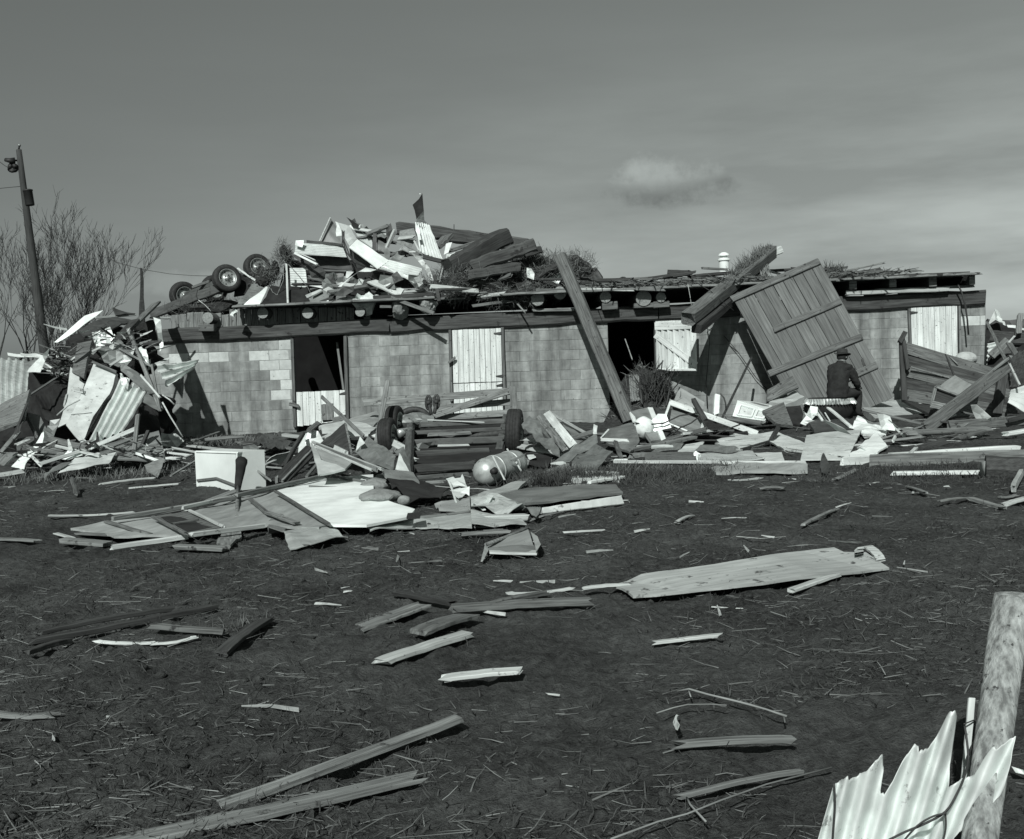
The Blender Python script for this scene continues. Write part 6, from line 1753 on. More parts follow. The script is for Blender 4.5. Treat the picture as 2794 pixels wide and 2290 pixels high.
# ------------------------------------------------------------------ household debris before the shuttered window
I7 = [
    ('I', 'grey_board', 'grey bent board lying beside the white enamel panel', 'board', 'grey sheet', [(130, 870, 15.6), (205, 770, 16.4), (462, 712, 16.8), (512, 890, 15.2), (420, 1010, 14.2)], dict(t=.03, crump=.03)),
    ('I', 'white_fin', 'thin white edge standing at the rim of the grey bent board', 'strip', 'bright metal', [(135, 860, 15.5), (210, 775, 16.2), (222, 785, 16.2), (150, 858, 15.5)], dict(t=.02)),
    ('I', 'appliance_panel', 'white edged enamel panel tilted by the leaning timber', 'panel', 'grey sheet', [(422, 612, 17.0), (595, 572, 17.4), (735, 885, 16.2), (625, 892, 16.1)], dict(t=.05, crump=.01)),
    ('I', 'appliance_rim', 'broad white rim of the tilted enamel panel', 'rim', 'enamel', [(590, 570, 17.35), (638, 572, 17.35), (765, 872, 16.15), (722, 890, 16.1)], dict(t=.05, crump=.005)),
    ('I', 'appliance_rim', 'pointed white corner of the tilted enamel panel', 'rim', 'enamel', [(420, 612, 16.9), (470, 660, 16.8), (480, 700, 16.6), (455, 700, 16.6)], dict(t=.03)),
    ('I', 'cupboard', 'grey cupboard back with pale edges in the debris', 'cupboard', 'grey sheet', [(820, 590, 17.8), (1130, 700, 17.4), (1100, 850, 16.8), (800, 725, 17.2)], dict(t=.04, crump=.015)),
    ('I', 'cupboard', 'dark inside of the pale framed cupboard', 'cupboard', 'dark wood', [(830, 555, 18.0), (1080, 620, 17.7), (1080, 690, 17.5), (830, 600, 17.8)], dict(t=.03)),
    ('I', 'dark_recess', 'black sheet painted as the shade in the hollow behind the cupboard', 'felt', 'black felt', [(740, 720, 18.2), (1140, 780, 17.8), (1560, 830, 17.6), (1500, 700, 18.4), (900, 620, 18.8)], dict(t=.03, crump=.04)),  # black colour paints the shade behind the cupboard
    ('I', 'floor_board', 'large smooth pale board lying flat before the cupboard', 'board', 'plaster', [(1180, 895, 15.9), (1580, 790, 17.6), (1800, 880, 16.2), (1480, 985, 14.8)], dict(t=.025, crump=.015)),
    ('I', 'floor_board', 'long white board sloping towards the drum', 'board', 'plaster', [(1640, 830, 16.8), (1820, 800, 17.4), (2120, 920, 15.6), (2120, 1000, 14.8), (1900, 970, 14.9)], dict(t=.025, crump=.015)),
    ('I', 'floor_board', 'pale board between the curved metal and the white rim', 'board', 'plaster', [(880, 1000, 14.6), (960, 925, 15.4), (1140, 905, 15.7), (1060, 990, 14.6)], dict(t=.02, crump=.02)),
    ('I', 'grey_curve', 'curved dark flap lying at the front of the boards', 'metal sheet', 'dull metal', [(600, 995, 14.5), (720, 940, 15.1), (940, 930, 15.2), (880, 990, 14.6)], dict(crump=.05)),
    ('I', 'grey_curve', 'curved grey metal sheet arched over the boards', 'metal sheet', 'dull metal', [(1040, 1000, 14.4), (1110, 930, 15.0), (1300, 925, 15.1), (1490, 990, 14.4), (1300, 1010, 14.2)], dict(crump=.05)),
    ('I', 'low_fascia', 'long grey fascia board on edge along the front of the debris', 'fascia', 'mid wood', [(560, 1002, 14.2), (1060, 1000, 14.2), (1050, 1085, 13.8), (565, 1085, 13.8)], dict(t=.03, crump=.01)),
    ('I', 'low_fascia', 'bent shiny fascia sheet continuing past the grey one', 'fascia', 'tin', [(1065, 1010, 14.1), (1600, 1008, 14.1), (1720, 1085, 13.7), (1080, 1085, 13.75)], dict(t=.01, crump=.05)),
    ('I', 'low_fascia', 'white end of the bent shiny fascia', 'fascia', 'siding', [(1600, 1005, 14.1), (1880, 998, 14.2), (1908, 1088, 13.7), (1720, 1088, 13.7)], dict(t=.01, crump=.02)),
    ('I', 'foil_scrap', 'small bright foil scrap on the long fascia', 'foil', 'bright metal', [(1040, 1015, 13.9), (1110, 1030, 13.9), (1100, 1072, 13.8), (1035, 1060, 13.8)], dict(crump=.10, freq=8)),
    ('I', 'fallen_siding', 'weathered siding board bulging along the front edge of the debris', 'siding', 'panel board', [(1200, 1150, 13.5), (1450, 1105, 13.7), (2130, 1118, 13.6), (2130, 1178, 13.2), (1700, 1185, 13.1), (1250, 1190, 13.1)], dict(t=.03, crump=.04)),
    ('I', 'brown_box', 'grey tilted box side beside the white cupboard', 'box', 'mid wood', [(1695, 600, 18.4), (1900, 520, 18.8), (1990, 745, 17.8), (1830, 730, 17.6)], dict(t=.05)),
    ('I', 'brown_box', 'small white scrap beside the tilted box', 'scrap', 'plaster white', [(2100, 620, 18.2), (2135, 640, 18.2), (2130, 675, 18.0)], dict()),
    ('I', 'flat_stone', 'flat stone slab resting against the foot of the barn door', 'stone slab', 'concrete', [(1760, 530, 19.4), (2010, 420, 20.0), (2100, 470, 19.6), (1920, 545, 19.2)], dict(t=.12, crump=.03)),
    ('I', 'dark_plank', 'dark wide plank standing on edge against the barn door', 'plank', 'mid wood', [(1745, 400, 19.6), (1985, 265, 20.0), (2050, 375, 19.8), (1740, 520, 19.4)], dict(t=.05)),
    ('I', 'dark_drum_mouth', 'black sheet painted as the shaded round mouth behind the tilted box', 'opening', 'black felt', [(1920, 560, 18.6), (2060, 550, 18.7), (2090, 640, 18.4), (2060, 740, 18.0), (1950, 730, 18.0)], dict(t=.05, crump=.03)),  # shade of the opening painted by a black sheet
    ('J', 'white_tub', 'white sheet metal tub side bowed between its corners', 'tub', 'enamel', [(462, 898, 17.2), (560, 962, 16.8), (735, 975, 16.9), (690, 1092, 15.6), (520, 1082, 15.6), (415, 1000, 16.4)], dict(t=.02, crump=.08)),
    ('J', 'white_tub', 'grey rolled rim of the white metal tub', 'rim', 'dull metal', [(470, 912, 17.3), (600, 960, 17.1), (745, 935, 17.3), (735, 980, 17.0), (560, 975, 16.9)], dict(t=.03, crump=.03)),
    ('J', 'folded_board', 'white folded board standing like a tent', 'board', 'plaster white', [(455, 1175, 14.6), (618, 1035, 15.6), (722, 1160, 14.6), (610, 1225, 14.0)], dict(t=.02, crump=.03)),
    ('J', 'folded_board', 'white flap lying at the foot of the tent shaped board', 'board', 'plaster white', [(392, 1215, 14.1), (480, 1180, 14.3), (640, 1215, 14.0), (600, 1250, 13.7), (395, 1265, 13.7)], dict(t=.02, crump=.03)),
    ('J', 'white_sheet', 'broad pale sheet lying before the drum', 'sheet', 'plaster', [(20, 1060, 15.6), (495, 1018, 16.0), (375, 1270, 13.8), (-30, 1272, 13.8)], dict(t=.02, crump=.02)),
    ('J', 'dark_case', 'dark open case under the drum', 'case', 'dark sheet', [(45, 950, 16.9), (155, 930, 17.1), (345, 955, 16.8), (400, 1005, 16.3), (90, 1045, 15.9)], dict(t=.05, crump=.02)),
    ('J', 'case_strip', 'white angled strip sticking out of the dark case', 'strip', 'white board', [(75, 885, 17.2), (120, 855, 17.4), (168, 940, 16.9), (150, 945, 16.9), (115, 885, 17.2)], dict(t=.02)),
    ('J', 'dark_shoe', 'dark boot shaped lump at the front of the pale sheet', 'lump', 'dark sheet', [(168, 1215, 13.6), (212, 1300, 13.2), (180, 1392, 12.8), (150, 1390, 12.8), (132, 1290, 13.3)], dict(t=.05, crump=.03)),
    ('J', 'concrete_slab', 'pale concrete slab at the foot of the far wall', 'slab', 'concrete', [(480, 808, 20.8), (870, 752, 21.8), (1035, 882, 19.9), (610, 918, 19.4)], dict(t=.12, crump=.01)),
    ('J', 'slab_beam', 'dark strip along the lower edge of the pale concrete slab', 'beam', 'dark wood', [(610, 912, 19.2), (1040, 880, 19.7), (1040, 905, 19.6), (620, 945, 19.1)], dict(t=.15, crump=.01)),  # dark strip drawn below the slab's front
]
for c, nm, lab, cat, mat, pts, kw in I7:
    sh(c, nm, lab, cat, mat, pts, **kw)
IP = [
    ('I', 'frame_bar', 'pale upright edge of the grey cupboard', 'bar', 'white board', (738, 712, 17.3), (812, 512, 17.9), .06, .05, 'cam'),
    ('I', 'frame_bar', 'short pale edge under the grey cupboard', 'bar', 'white board', (800, 728, 17.0), (1095, 850, 16.6), .04, .04, 'cam'),
    ('I', 'frame_bar', 'short white edge at the end of the grey cupboard', 'bar', 'white board', (1128, 705, 17.2), (1095, 850, 16.7), .07, .04, 'cam'),
    ('I', 'long_white_board', 'long white board running from the cupboard down to the flat boards', 'board', 'white board', (805, 522, 17.8), (1640, 822, 16.8), .15, .05, 'cam'),
    ('I', 'dark_post', 'dark post leaning across the long white board', 'post', 'dark wood', (1150, 700, 16.9), (1035, 508, 17.4), .13, .10, 'cam'),
    ('I', 'shiny_pipe', 'short shiny pipe standing behind the long white board', 'pipe', 'bright metal', (1245, 655, 18.0), (1258, 470, 18.2), .16, .16, 'cam'),
    ('I', 'shelf_edge', 'white ledge on the grey bent board', 'ledge', 'white board', (150, 882, 15.3), (402, 892, 15.2), .08, .05, 'cam'),
    ('I', 'short_board', 'grey leg under the white ledge', 'leg board', 'mid wood', (332, 1060, 14.2), (280, 905, 15.1), .10, .05, 'cam'),
    ('I', 'low_board', 'pale board running under the enamel panel', 'board', 'weathered wood', (420, 985, 14.6), (1040, 860, 15.8), .10, .05, 'up'),
    ('I', 'low_board', 'pale board end left of the long fascia', 'board', 'pale wood', (430, 960, 14.9), (810, 945, 15.0), .12, .05, 'up'),
    ('I', 'low_board', 'split pale board under the low board ends', 'board', 'weathered wood', (430, 1040, 14.0), (570, 1028, 14.1), .14, .06, 'up'),
    ('I', 'long_sill', 'very long pale board along the grass at the front of the debris', 'board', 'pale wood', (270, 1095, 13.4), (1300, 1100, 13.4), .07, .07, 'cam'),
    ('I', 'long_sill', 'far half of the very long pale board ending at the boot shaped lump', 'board', 'white board', (1290, 1106, 13.4), (2115, 1102, 13.4), .07, .06, 'cam'),
    ('I', 'iron_bar', 'dark iron bar crossing below the white cupboard', 'bar', 'iron', (1190, 790, 16.9), (1870, 738, 17.6), .04, .04, 'cam'),
    ('I', 'iron_bar', 'pale rail under the white cupboard', 'rail', 'weathered wood', (1330, 680, 18.0), (1720, 712, 17.9), .07, .05, 'cam'),
    ('I', 'plow_share', 'curved dark iron arm lying on the pale board', 'iron arm', 'iron', (1490, 988, 14.5), (1770, 905, 15.5), .10, .06, 'cam'),
    ('I', 'plow_share', 'dark iron knuckle at the end of the curved arm', 'iron arm', 'iron', (1770, 905, 15.5), (1845, 770, 16.2), .10, .08, 'cam'),
    ('J', 'white_diagonal', 'white board slanting down from the drum', 'board', 'white board', (410, 1000, 16.3), (212, 832, 17.8), .13, .04, 'cam'),
    ('J', 'white_diagonal', 'white board slanting down beside the tub', 'board', 'white board', (862, 1080, 15.6), (728, 952, 16.6), .09, .04, 'cam'),
    ('J', 'case_strip', 'thin white strip beside the angled one', 'strip', 'white board', (222, 942, 16.8), (178, 870, 17.2), .03, .02, 'cam'),
    ('J', 'case_strip', 'thin grey strip between the white strips', 'strip', 'weathered wood', (195, 945, 16.8), (90, 800, 17.6), .04, .02, 'cam'),
    ('J', 'big_board', 'heavy weathered board on edge with a white top', 'board', 'weathered wood', (560, 1300, 13.0), (1900, 1255, 13.3), .30, .07, 'cam'),
    ('J', 'lit_board', 'bright tapering board on top of the heavy weathered one', 'board', 'white board', (745, 1242, 13.3), (1835, 1172, 14.0), .10, .06, 'up'),  # white board laid along the heavy board's top
    ('J', 'stub_board', 'pale board stub beside the boot shaped lump', 'board', 'white board', (320, 1292, 12.8), (700, 1275, 12.9), .17, .06, 'cam'),
    ('J', 'white_lath', 'straight bright white lath lying alone on the grass', 'lath', 'white board', (760, 1395, -.03), (1532, 1386, -.03), .10, .04, 'up'),
    ('J', 'white_lath', 'bright lath at the picture edge beyond the heavy board', 'lath', 'white board', (1735, 1056, 15.2), (1960, 1020, 15.4), .12, .05, 'up'),
    ('J', 'rail', 'long low rail running behind the heavy board', 'rail', 'mid wood', (1250, 985, 17.0), (1910, 935, 17.6), .26, .06, 'cam'),
    ('J', 'rail', 'dark rail end at the picture edge', 'rail', 'dark wood', (1760, 940, 17.3), (1960, 895, 17.6), .12, .06, 'cam'),
    ('J', 'small_board', 'small grey board lying between the heavy board and the box', 'board', 'mid wood', (1340, 1090, 15.0), (1540, 1030, 15.5), .08, .04, 'up'),
    ('J', 'small_board', 'small pale splinter beside the heavy board', 'splinter', 'pale wood', (915, 1225, 13.5), (965, 1178, 13.9), .05, .03, 'up'),
    ('J', 'small_board', 'short white peg near the tent shaped board', 'peg', 'white board', (765, 1120, 14.6), (785, 1078, 14.9), .06, .04, 'cam'),
]
for c, nm, lab, cat, mat, a, b, w, t, up in IP:
    pk(c, nm, lab, cat, mat, a, b, w, t, up=up, jag=.03, n=7)
lump('washbowl', 'enamel', at('I', 555, 765, 16.5), (.155, .15, .17), .10, 5, 4, label='smooth white broken washbowl in front of the enamel panel', cat='washbowl')
sh('I', 'torn_lath', 'bright torn flake on top of the white washbowl', 'flake', 'bright metal', [(465, 712, 16.5), (560, 665, 16.6), (600, 690, 16.4), (480, 725, 16.4)], crump=.05)
for pts, lab in [([(470, 720), (560, 738), (650, 732), (740, 725), (900, 650), (1070, 625)], 'loose black wire looping over the cupboard'), ([(780, 870), (900, 770), (1010, 720), (1100, 650)], 'second black wire crossing the cupboard'),
                 ([(1090, 640), (1130, 720), (1180, 800), (1215, 870)], 'black wire dropping from the leaning dark post'), ([(1290, 440), (1325, 480), (1340, 530), (1345, 600)], 'thin cable by the shiny pipe'),
                 ([(1140, 900), (1240, 840), (1330, 790), (1480, 735)], 'black wire across the flat boards')]:
    tube('black_wire', 'wire', [at('I', *p, 16.4) for p in pts], .012, seg=5, label=lab, cat='wire')
# white panelled cupboard on its back
CB = thing('white_cupboard', 'white cupboard with two recessed door panels tipped on the debris', 'cupboard', at('I', 1560, 700, 18.4))
q = [at('I', 1455, 505, 18.6), at('I', 1770, 610, 18.5), at('I', 1718, 705, 18.2), at('I', 1402, 672, 18.2)]
sheet('front', None, None, 'enamel', q, t=.05, crump=0, parent=CB, nu=2, nv=2)
top = [at('I', 1455, 503, 18.6), at('I', 1610, 515, 19.1), at('I', 1788, 552, 19.1), at('I', 1772, 608, 18.5)]
sheet('side', None, None, 'enamel', top, t=.03, crump=0, parent=CB, nu=2, nv=2)
sheet('inside', None, None, 'grey sheet', [at('I', 1560, 525, 18.75), at('I', 1620, 522, 18.9), at('I', 1760, 555, 18.9), at('I', 1640, 562, 18.7)], t=.01, crump=0, parent=CB, nu=2, nv=2)
nn = (q[1] - q[0]).cross(q[3] - q[0]).normalized()
nn = nn if nn.y < 0 else -nn
B4 = lambda u, v: (q[0] * (1 - u) + q[1] * u) * (1 - v) + (q[3] * (1 - u) + q[2] * u) * v
for u0, u1 in ((.12, .55), (.65, .92)):
    for (a, b, w_) in ((B4(u0, .25), B4(u1, .25), .03), (B4(u0, .85), B4(u1, .85), .03), (B4(u0, .25), B4(u0, .85), .03), (B4(u1, .25), B4(u1, .85), .03)):
        plank('moulding', None, None, 'enamel', a + nn * .02, b + nn * .02, w_, .035, up=nn, parent=CB, jag=0, n=1, rough=0)
    sheet('recess', None, None, 'plaster', [B4(u0 + .03, .3) + nn * .004, B4(u1 - .03, .3) + nn * .004, B4(u1 - .03, .8) + nn * .004, B4(u0 + .03, .8) + nn * .004], t=.004, crump=0, parent=CB, nu=1, nv=1)

# the drum he sits on
dc = at('J', 262, 800, 20.0)
kk = .3168 * 20 / FPX
DR = thing('drum', 'dark round drum seat with a crinkled bright fringe', 'drum', Vector((dc.x, dc.y + .3, 0)))
zt = at('J', 262, 752, 20.0).z
Rd = 205 * kk
lathe('body', 'black felt', [(0, .0), (Rd * .93, 0), (Rd * .96, zt * .5), (Rd * .97, zt - .02), (Rd * .9, zt + .005), (0, zt + .01)], Matrix.Translation((dc.x, dc.y + .3, 0)), 36, DR)
vs, fs = [], []
nz = 150
for i in range(nz):
    th = 2 * math.pi * i / nz
    w1 = .035 * math.sin(i * 1.9) + .02 * math.sin(i * 4.3 + 1)
    for j, (zq, rq) in enumerate([(zt + .005, Rd * .985), (zt - .05, Rd + w1 * .6), (zt - .10 + .012 * math.sin(i * 2.3), Rd + .015 + w1)]):
        vs.append((rq * math.cos(th), rq * math.sin(th), zq))
for i in range(nz):
    for j in range(2):
        a = i * 3 + j
        b = ((i + 1) % nz) * 3 + j
        fs.append((a, b, b + 1, a + 1))
mk('fringe', vs, fs, 'tin', Matrix.Translation((dc.x, dc.y + .3, 0)), DR)

# ------------------------------------------------------------------ the seated man
def person():
    hip = at('J', 300, 738, 20.05)
    root = Vector((hip.x, hip.y, 0))
    yaw = rad(44)
    Fw = Vector((math.cos(yaw), math.sin(yaw), 0))       # the way he looks: along the wall and away
    Lf = Vector((-math.sin(yaw), math.cos(yaw), 0))      # his left
    Z = Vector((0, 0, 1))
    h = hip.z + .06
    P = lambda f, l, z: Fw * f + Lf * l + Z * (h + z)
    V, E, Rr, idx = [], [], [], {}

    def add(key, p, r, parent=None):
        idx[key] = len(V)
        V.append(p)
        Rr.append(r)
        if parent:
            E.append((idx[parent], idx[key]))
    add('pelvis', P(0, 0, .03), (.165, .15))
    add('waist', P(-.01, 0, .17), (.155, .13), 'pelvis')
    add('chest', P(.02, 0, .36), (.185, .145), 'waist')
    add('upper', P(.07, 0, .49), (.15, .115), 'chest')
    add('neck', P(.115, 0, .575), (.062, .062), 'upper')
    add('skull', P(.145, 0, .655), (.078, .09), 'neck')
    add('crown', P(.155, 0, .735), (.075, .085), 'skull')
    for s, k in ((1, 'l'), (-1, 'r')):
        add('sh' + k, P(.07, .18 * s, .475), (.088, .085), 'upper')
        add('el' + k, P(.20, .25 * s, .19), (.066, .062), 'sh' + k)
        add('wr' + k, P(.43, .16 * s, .115), (.042, .04), 'el' + k)
        add('pa' + k, P(.51, .12 * s, .10), (.042, .024), 'wr' + k)
        add('hp' + k, P(.05, .11 * s, .0), (.115, .11), 'pelvis')
        add('kn' + k, P(.47, .15 * s, .02), (.085, .085), 'hp' + k)
        add('an' + k, P(.42, .15 * s, -h + .09), (.052, .052), 'kn' + k)
        add('to' + k, P(.60, .17 * s, -h + .045), (.045, .04), 'an' + k)

    def skin(name, verts, edges, radii, lvl):
        me = bpy.data.meshes.new(name)
        me.from_pydata([tuple(v) for v in verts], edges, [])
        o = bpy.data.objects.new(name, me)
        COL.objects.link(o)
        m = o.modifiers.new('skin', 'SKIN')
        m.use_smooth_shade = True
        for i, r in enumerate(radii):
            me.skin_vertices[0].data[i].radius = r
        me.skin_vertices[0].data[0].use_root = True
        s_ = o.modifiers.new('sub', 'SUBSURF')
        s_.levels = s_.render_levels = lvl
        dg = bpy.context.evaluated_depsgraph_get()
        ev = o.evaluated_get(dg)
        new = bpy.data.meshes.new_from_object(ev)
        bpy.data.objects.remove(o)
        return new
    body = skin('person', V, E, Rr, 2)
    # fingers and face joined on to the one body mesh
    bm = bmesh.new()
    bm.from_mesh(body)
    for f in bm.faces:
        c = f.calc_center_median()
        rel = c - Z * h
        isskin = rel.z > .55 or rel.dot(Fw) > .44 and .03 < rel.z < .19 and abs(rel.dot(Lf)) < .2
        low = rel.z < .02 or (rel.dot(Fw) > .1 and rel.z < .08)
        f.material_index = 1 if ((rel.z > .585 and abs(rel.dot(Lf)) < .12) or (isskin and rel.z < .5)) else (2 if low else 0)

    def chain(pts, rs, mi):
        prev = None
        seg = 6
        for i, p in enumerate(pts):
            d = (pts[min(i + 1, len(pts) - 1)] - pts[max(i - 1, 0)]).normalized()
            a = d.orthogonal().normalized()
            b = d.cross(a)
            ring = [bm.verts.new(p + (a * math.cos(t) + b * math.sin(t)) * rs[i]) for t in [2 * math.pi * k / seg for k in range(seg)]]
            if prev:
                for k in range(seg):
                    f = bm.faces.new((prev[k], prev[(k + 1) % seg], ring[(k + 1) % seg], ring[k]))
                    f.material_index = mi
                    f.smooth = True
            prev = ring
        f = bm.faces.new(prev)
        f.material_index = mi
    for s in (1, -1):
        for k, (off, ln) in enumerate([(-.030, .062), (-.010, .075), (.010, .070), (.028, .055)]):
            a = P(.53, .12 * s + off, .10)
            chain([a, a + Fw * ln * .5 + Z * .006, a + Fw * ln * .85 - Z * .02, a + Fw * ln * .9 - Z * .045], [.011, .0105, .009, .007], 1)
        a = P(.48, .12 * s - .04 * s, .10)
        chain([a, a + Fw * .03 - Lf * .02 * s, a + Fw * .06 - Lf * .02 * s], [.012, .011, .008], 1)
    face = P(.235, 0, .66)
    chain([P(.205, 0, .70), P(.238, 0, .672), P(.228, 0, .655)], [.008, .013, .010], 1)     # nose
    for s in (1, -1):
        chain([P(.135, .078 * s, .69), P(.128, .092 * s, .675), P(.135, .082 * s, .645)], [.010, .014, .008], 1)   # ears
        chain([P(.205, .03 * s, .695), P(.219, .03 * s, .694)], [.010, .006], 3)            # eyes
    chain([P(.213, -.025, .627), P(.224, 0, .627), P(.213, .025, .627)], [.004, .006, .004], 3)  # mouth
    me = bpy.data.meshes.new('person')
    bm.to_mesh(me)
    bm.free()
    for q in ('jacket', 'skin', 'trousers', 'lamp black'):
        me.materials.append(MATS[q])
    o = bpy.data.objects.new('person', me)
    link(o, Matrix.Translation(root))
    props(o, 'man in a dark coat and felt hat sitting with his back turned on the drum', 'person')
    # coat over the torso and sleeves, with creases
    rings = [(-.05, 0, -.06, .175, .19), (-.05, 0, .03, .178, .205), (-.04, 0, .13, .160, .195), (-.015, 0, .24, .158, .200), (.01, 0, .34, .160, .212), (.04, 0, .43, .150, .215),
             (.065, 0, .50, .130, .190), (.085, 0, .545, .105, .135), (.10, 0, .575, .085, .09)]
    cvs, cfs = [], []
    sg = 36
    for f_, l_, z_, rf, rl in rings:
        for k in range(sg):
            t_ = 2 * math.pi * k / sg
            cvs.append(P(f_ + rf * math.cos(t_), l_ + rl * math.sin(t_), z_))
    for j in range(len(rings) - 1):
        for k in range(sg):
            cfs.append((j * sg + k, j * sg + (k + 1) % sg, (j + 1) * sg + (k + 1) % sg, (j + 1) * sg + k))
    tor = bpy.data.meshes.new('coat')
    tor.from_pydata([tuple(v) for v in cvs], [], cfs)
    bmc = bmesh.new()
    bmc.from_mesh(tor)
    bmesh.ops.subdivide_edges(bmc, edges=bmc.edges[:], cuts=2, use_grid_fill=True, smooth=.4)
    for k in ('l', 'r'):
        q = [V[idx['sh' + k]], V[idx['el' + k]], V[idx['wr' + k]]]
        sl = skin('sleeve', [q[0], q[0].lerp(q[1], .5), q[1], q[1].lerp(q[2], .6), q[2]], [(0, 1), (1, 2), (2, 3), (3, 4)], [(.105, .10), (.088, .085), (.080, .078), (.066, .064), (.058, .056)], 3)
        bmc.from_mesh(sl)
    coat = bpy.data.meshes.new('coat')
    bmc.normal_update()
    for v in bmc.verts:
        v.co += v.normal * (.016 * noise.noise(v.co * 8) + .012 * noise.noise(Vector((v.co.x * 9 + v.co.z * 14, v.co.y * 9, v.co.z * 26))))
    for f in bmc.faces:
        f.smooth = True
    bmc.to_mesh(coat)
    bmc.free()
    coat.materials.clear()
    coat.materials.append(MATS['jacket'])
    co = bpy.data.objects.new('coat', coat)
    link(co, Matrix.Translation(root), o)
    # collar, hair and hat
    nk = root + P(.10, 0, .555)
    lathe('collar', 'jacket', [(.105, -.05), (.095, 0), (.085, .045), (.078, .045), (.080, -.02)], Matrix.Translation(nk) @ Matrix.Rotation(yaw, 4, 'Z') @ Matrix.Rotation(rad(14), 4, 'Y'), 22, o)
    HM = Matrix.Translation(root + P(.150, 0, .722)) @ Matrix.Rotation(yaw, 4, 'Z') @ Matrix.Rotation(rad(7), 4, 'Y') @ Matrix.Diagonal((1.12, 1, 1, 1))
    lathe('hair', 'jacket', [(.070, -.10), (.093, -.075), (.096, -.02), (.094, .0)], HM, 22, o)
    hv, hf = [], []
    prof = [(.146, -.006), (.150, 0), (.146, .006), (.120, .004), (.099, .008), (.099, .035), (.093, .085), (.080, .108), (.055, .112), (.028, .098), (0, .09)]
    seg = 32
    for k in range(seg):
        th = 2 * math.pi * k / seg
        for j, (r_, z_) in enumerate(prof):
            dz = .022 * math.sin(th) ** 2 if j < 4 else 0          # brim turned up at the sides
            rr_ = r_
            if 5 < j < 9 and math.cos(th) > .3:
                rr_ = r_ * (1 - .16 * abs(math.sin(th)))           # pinched front
            hv.append((rr_ * math.cos(th), rr_ * math.sin(th), z_ + dz))
    m_ = len(prof)
    for k in range(seg):
        for j in range(m_ - 1):
            hf.append((k * m_ + j, ((k + 1) % seg) * m_ + j, ((k + 1) % seg) * m_ + j + 1, k * m_ + j + 1))
    hat = mk('hat', hv, hf, 'hat felt', HM, o, True)
    lathe('hat_band', 'black felt', [(.1005, .006), (.1015, .010), (.1005, .034), (.099, .036)], HM, 28, hat)


person()

# ------------------------------------------------------------------ wagon box, crate and timbers by the far corner
WB = thing('wagon_box', 'dark board sided wagon box tipped against the far corner of the barn', 'wagon box', at('J', 1250, 800, 20.0))
tl, tr_, br_, bl_ = at('J', 868, 262, 20.9), at('J', 1760, 545, 19.2), at('J', 1745, 905, 18.9), at('J', 858, 765, 20.6)
nw = 5
for i in range(nw):
    v0, v1 = i / nw, (i + 1) / nw
    a = tl.lerp(bl_, (v0 + v1) / 2)
    b = tr_.lerp(br_, (v0 + v1) / 2)
    plank('side_board', None, None, 'mid wood' if i % 2 == 0 else 'beam wood', a + Vector((0, .015 * (i % 2), 0)), b, (tl - bl_).length / nw - .012, .03, up='cam', parent=WB, n=6, rough=.04)
pk('J', 'corner_post', None, None, 'dark wood', (862, 770, 20.5), (840, 235, 20.8), .10, .08, up='cam', parent=WB)
pk('J', 'corner_post', None, None, 'dark wood', (893, 500, 20.5), (858, 258, 20.75), .07, .06, up='cam', parent=WB)
pk('J', 'post_top', None, None, 'dark wood', (825, 262, 20.7), (872, 178, 20.8), .08, .06, up='cam', parent=WB)
pk('J', 'stake', None, None, 'dark wood', (1292, 545, 19.9), (1222, 375, 20.2), .05, .05, up='cam', parent=WB)
pk('J', 'stake', None, None, 'dark wood', (1660, 880, 18.7), (1715, 540, 19.0), .16, .08, up='cam', parent=WB)
pk('J', 'stake', None, None, 'dark wood', (1735, 870, 18.9), (1752, 500, 19.1), .07, .08, up='cam', parent=WB)
pk('J', 'rail_edge', None, None, 'weathered wood', (930, 482, 20.5), (1250, 572, 19.9), .03, .03, up='cam', parent=WB)
pk('J', 'lath', None, None, 'weathered wood', (1255, 392, 20.1), (1318, 450, 19.9), .025, .02, up='cam', parent=WB)
sheet('floor', None, None, 'dark wood', [at('J', 860, 768, 20.5), at('J', 1300, 840, 19.3), at('J', 1090, 890, 18.9), at('J', 880, 778, 20.2)], t=.05, parent=WB)

CRT = thing('wooden_crate', 'crate with painted lit top and painted shaded open front lying in the wagon box', 'crate', at('J', 1250, 800, 18.9))
a, b, c_, d_ = at('J', 1165, 640, 19.0), at('J', 1298, 548, 19.7), at('J', 1460, 640, 19.3), at('J', 1325, 725, 18.7)
sheet('lid', None, None, 'panel board', [a, b, c_, d_], t=.04, crump=.01, parent=CRT)  # lid coloured paler for the light on its top
e, f = at('J', 1095, 800, 18.6), at('J', 1240, 830, 18.4)
sheet('front', None, None, 'dark wood', [at('J', 1140, 655, 18.95), at('J', 1325, 730, 18.66), f, at('J', 1108, 770, 18.65)], t=.02, crump=.01, parent=CRT)  # dark sheet paints the shade of the open front
for p, q_, w in [((1132, 655, 18.85), (1098, 800, 18.5), .05), ((1138, 650, 18.85), (1335, 725, 18.55), .04), ((1098, 800, 18.5), (1235, 830, 18.3), .12), ((1165, 640, 18.9), (1130, 660, 18.8), .04)]:
    pk('J', 'frame_bar', None, None, 'weathered wood', p, q_, w, .04, up='cam', parent=CRT, jag=.01)
pk('J', 'slanting_plank', 'heavy plank slanting up in front of the wagon box', 'plank', 'mid wood', (1038, 1012, 17.4), (1752, 468, 18.2), .34, .09, up='cam', n=10, jag=.02)
pk('J', 'plank_edge', 'pale strip painted as the lit upper edge of the heavy slanting plank', 'strip', 'weathered wood', (1022, 975, 17.32), (1752, 408, 18.12), .07, .10, up='cam', n=8, jag=.02)  # paler strip paints the light on the plank's top edge
sh('J', 'grey_board', 'grey board behind the foot of the slanting plank', 'board', 'mid wood', [(1300, 830, 18.2), (1508, 690, 18.4), (1470, 890, 17.9), (1260, 915, 17.7)], t=.04)
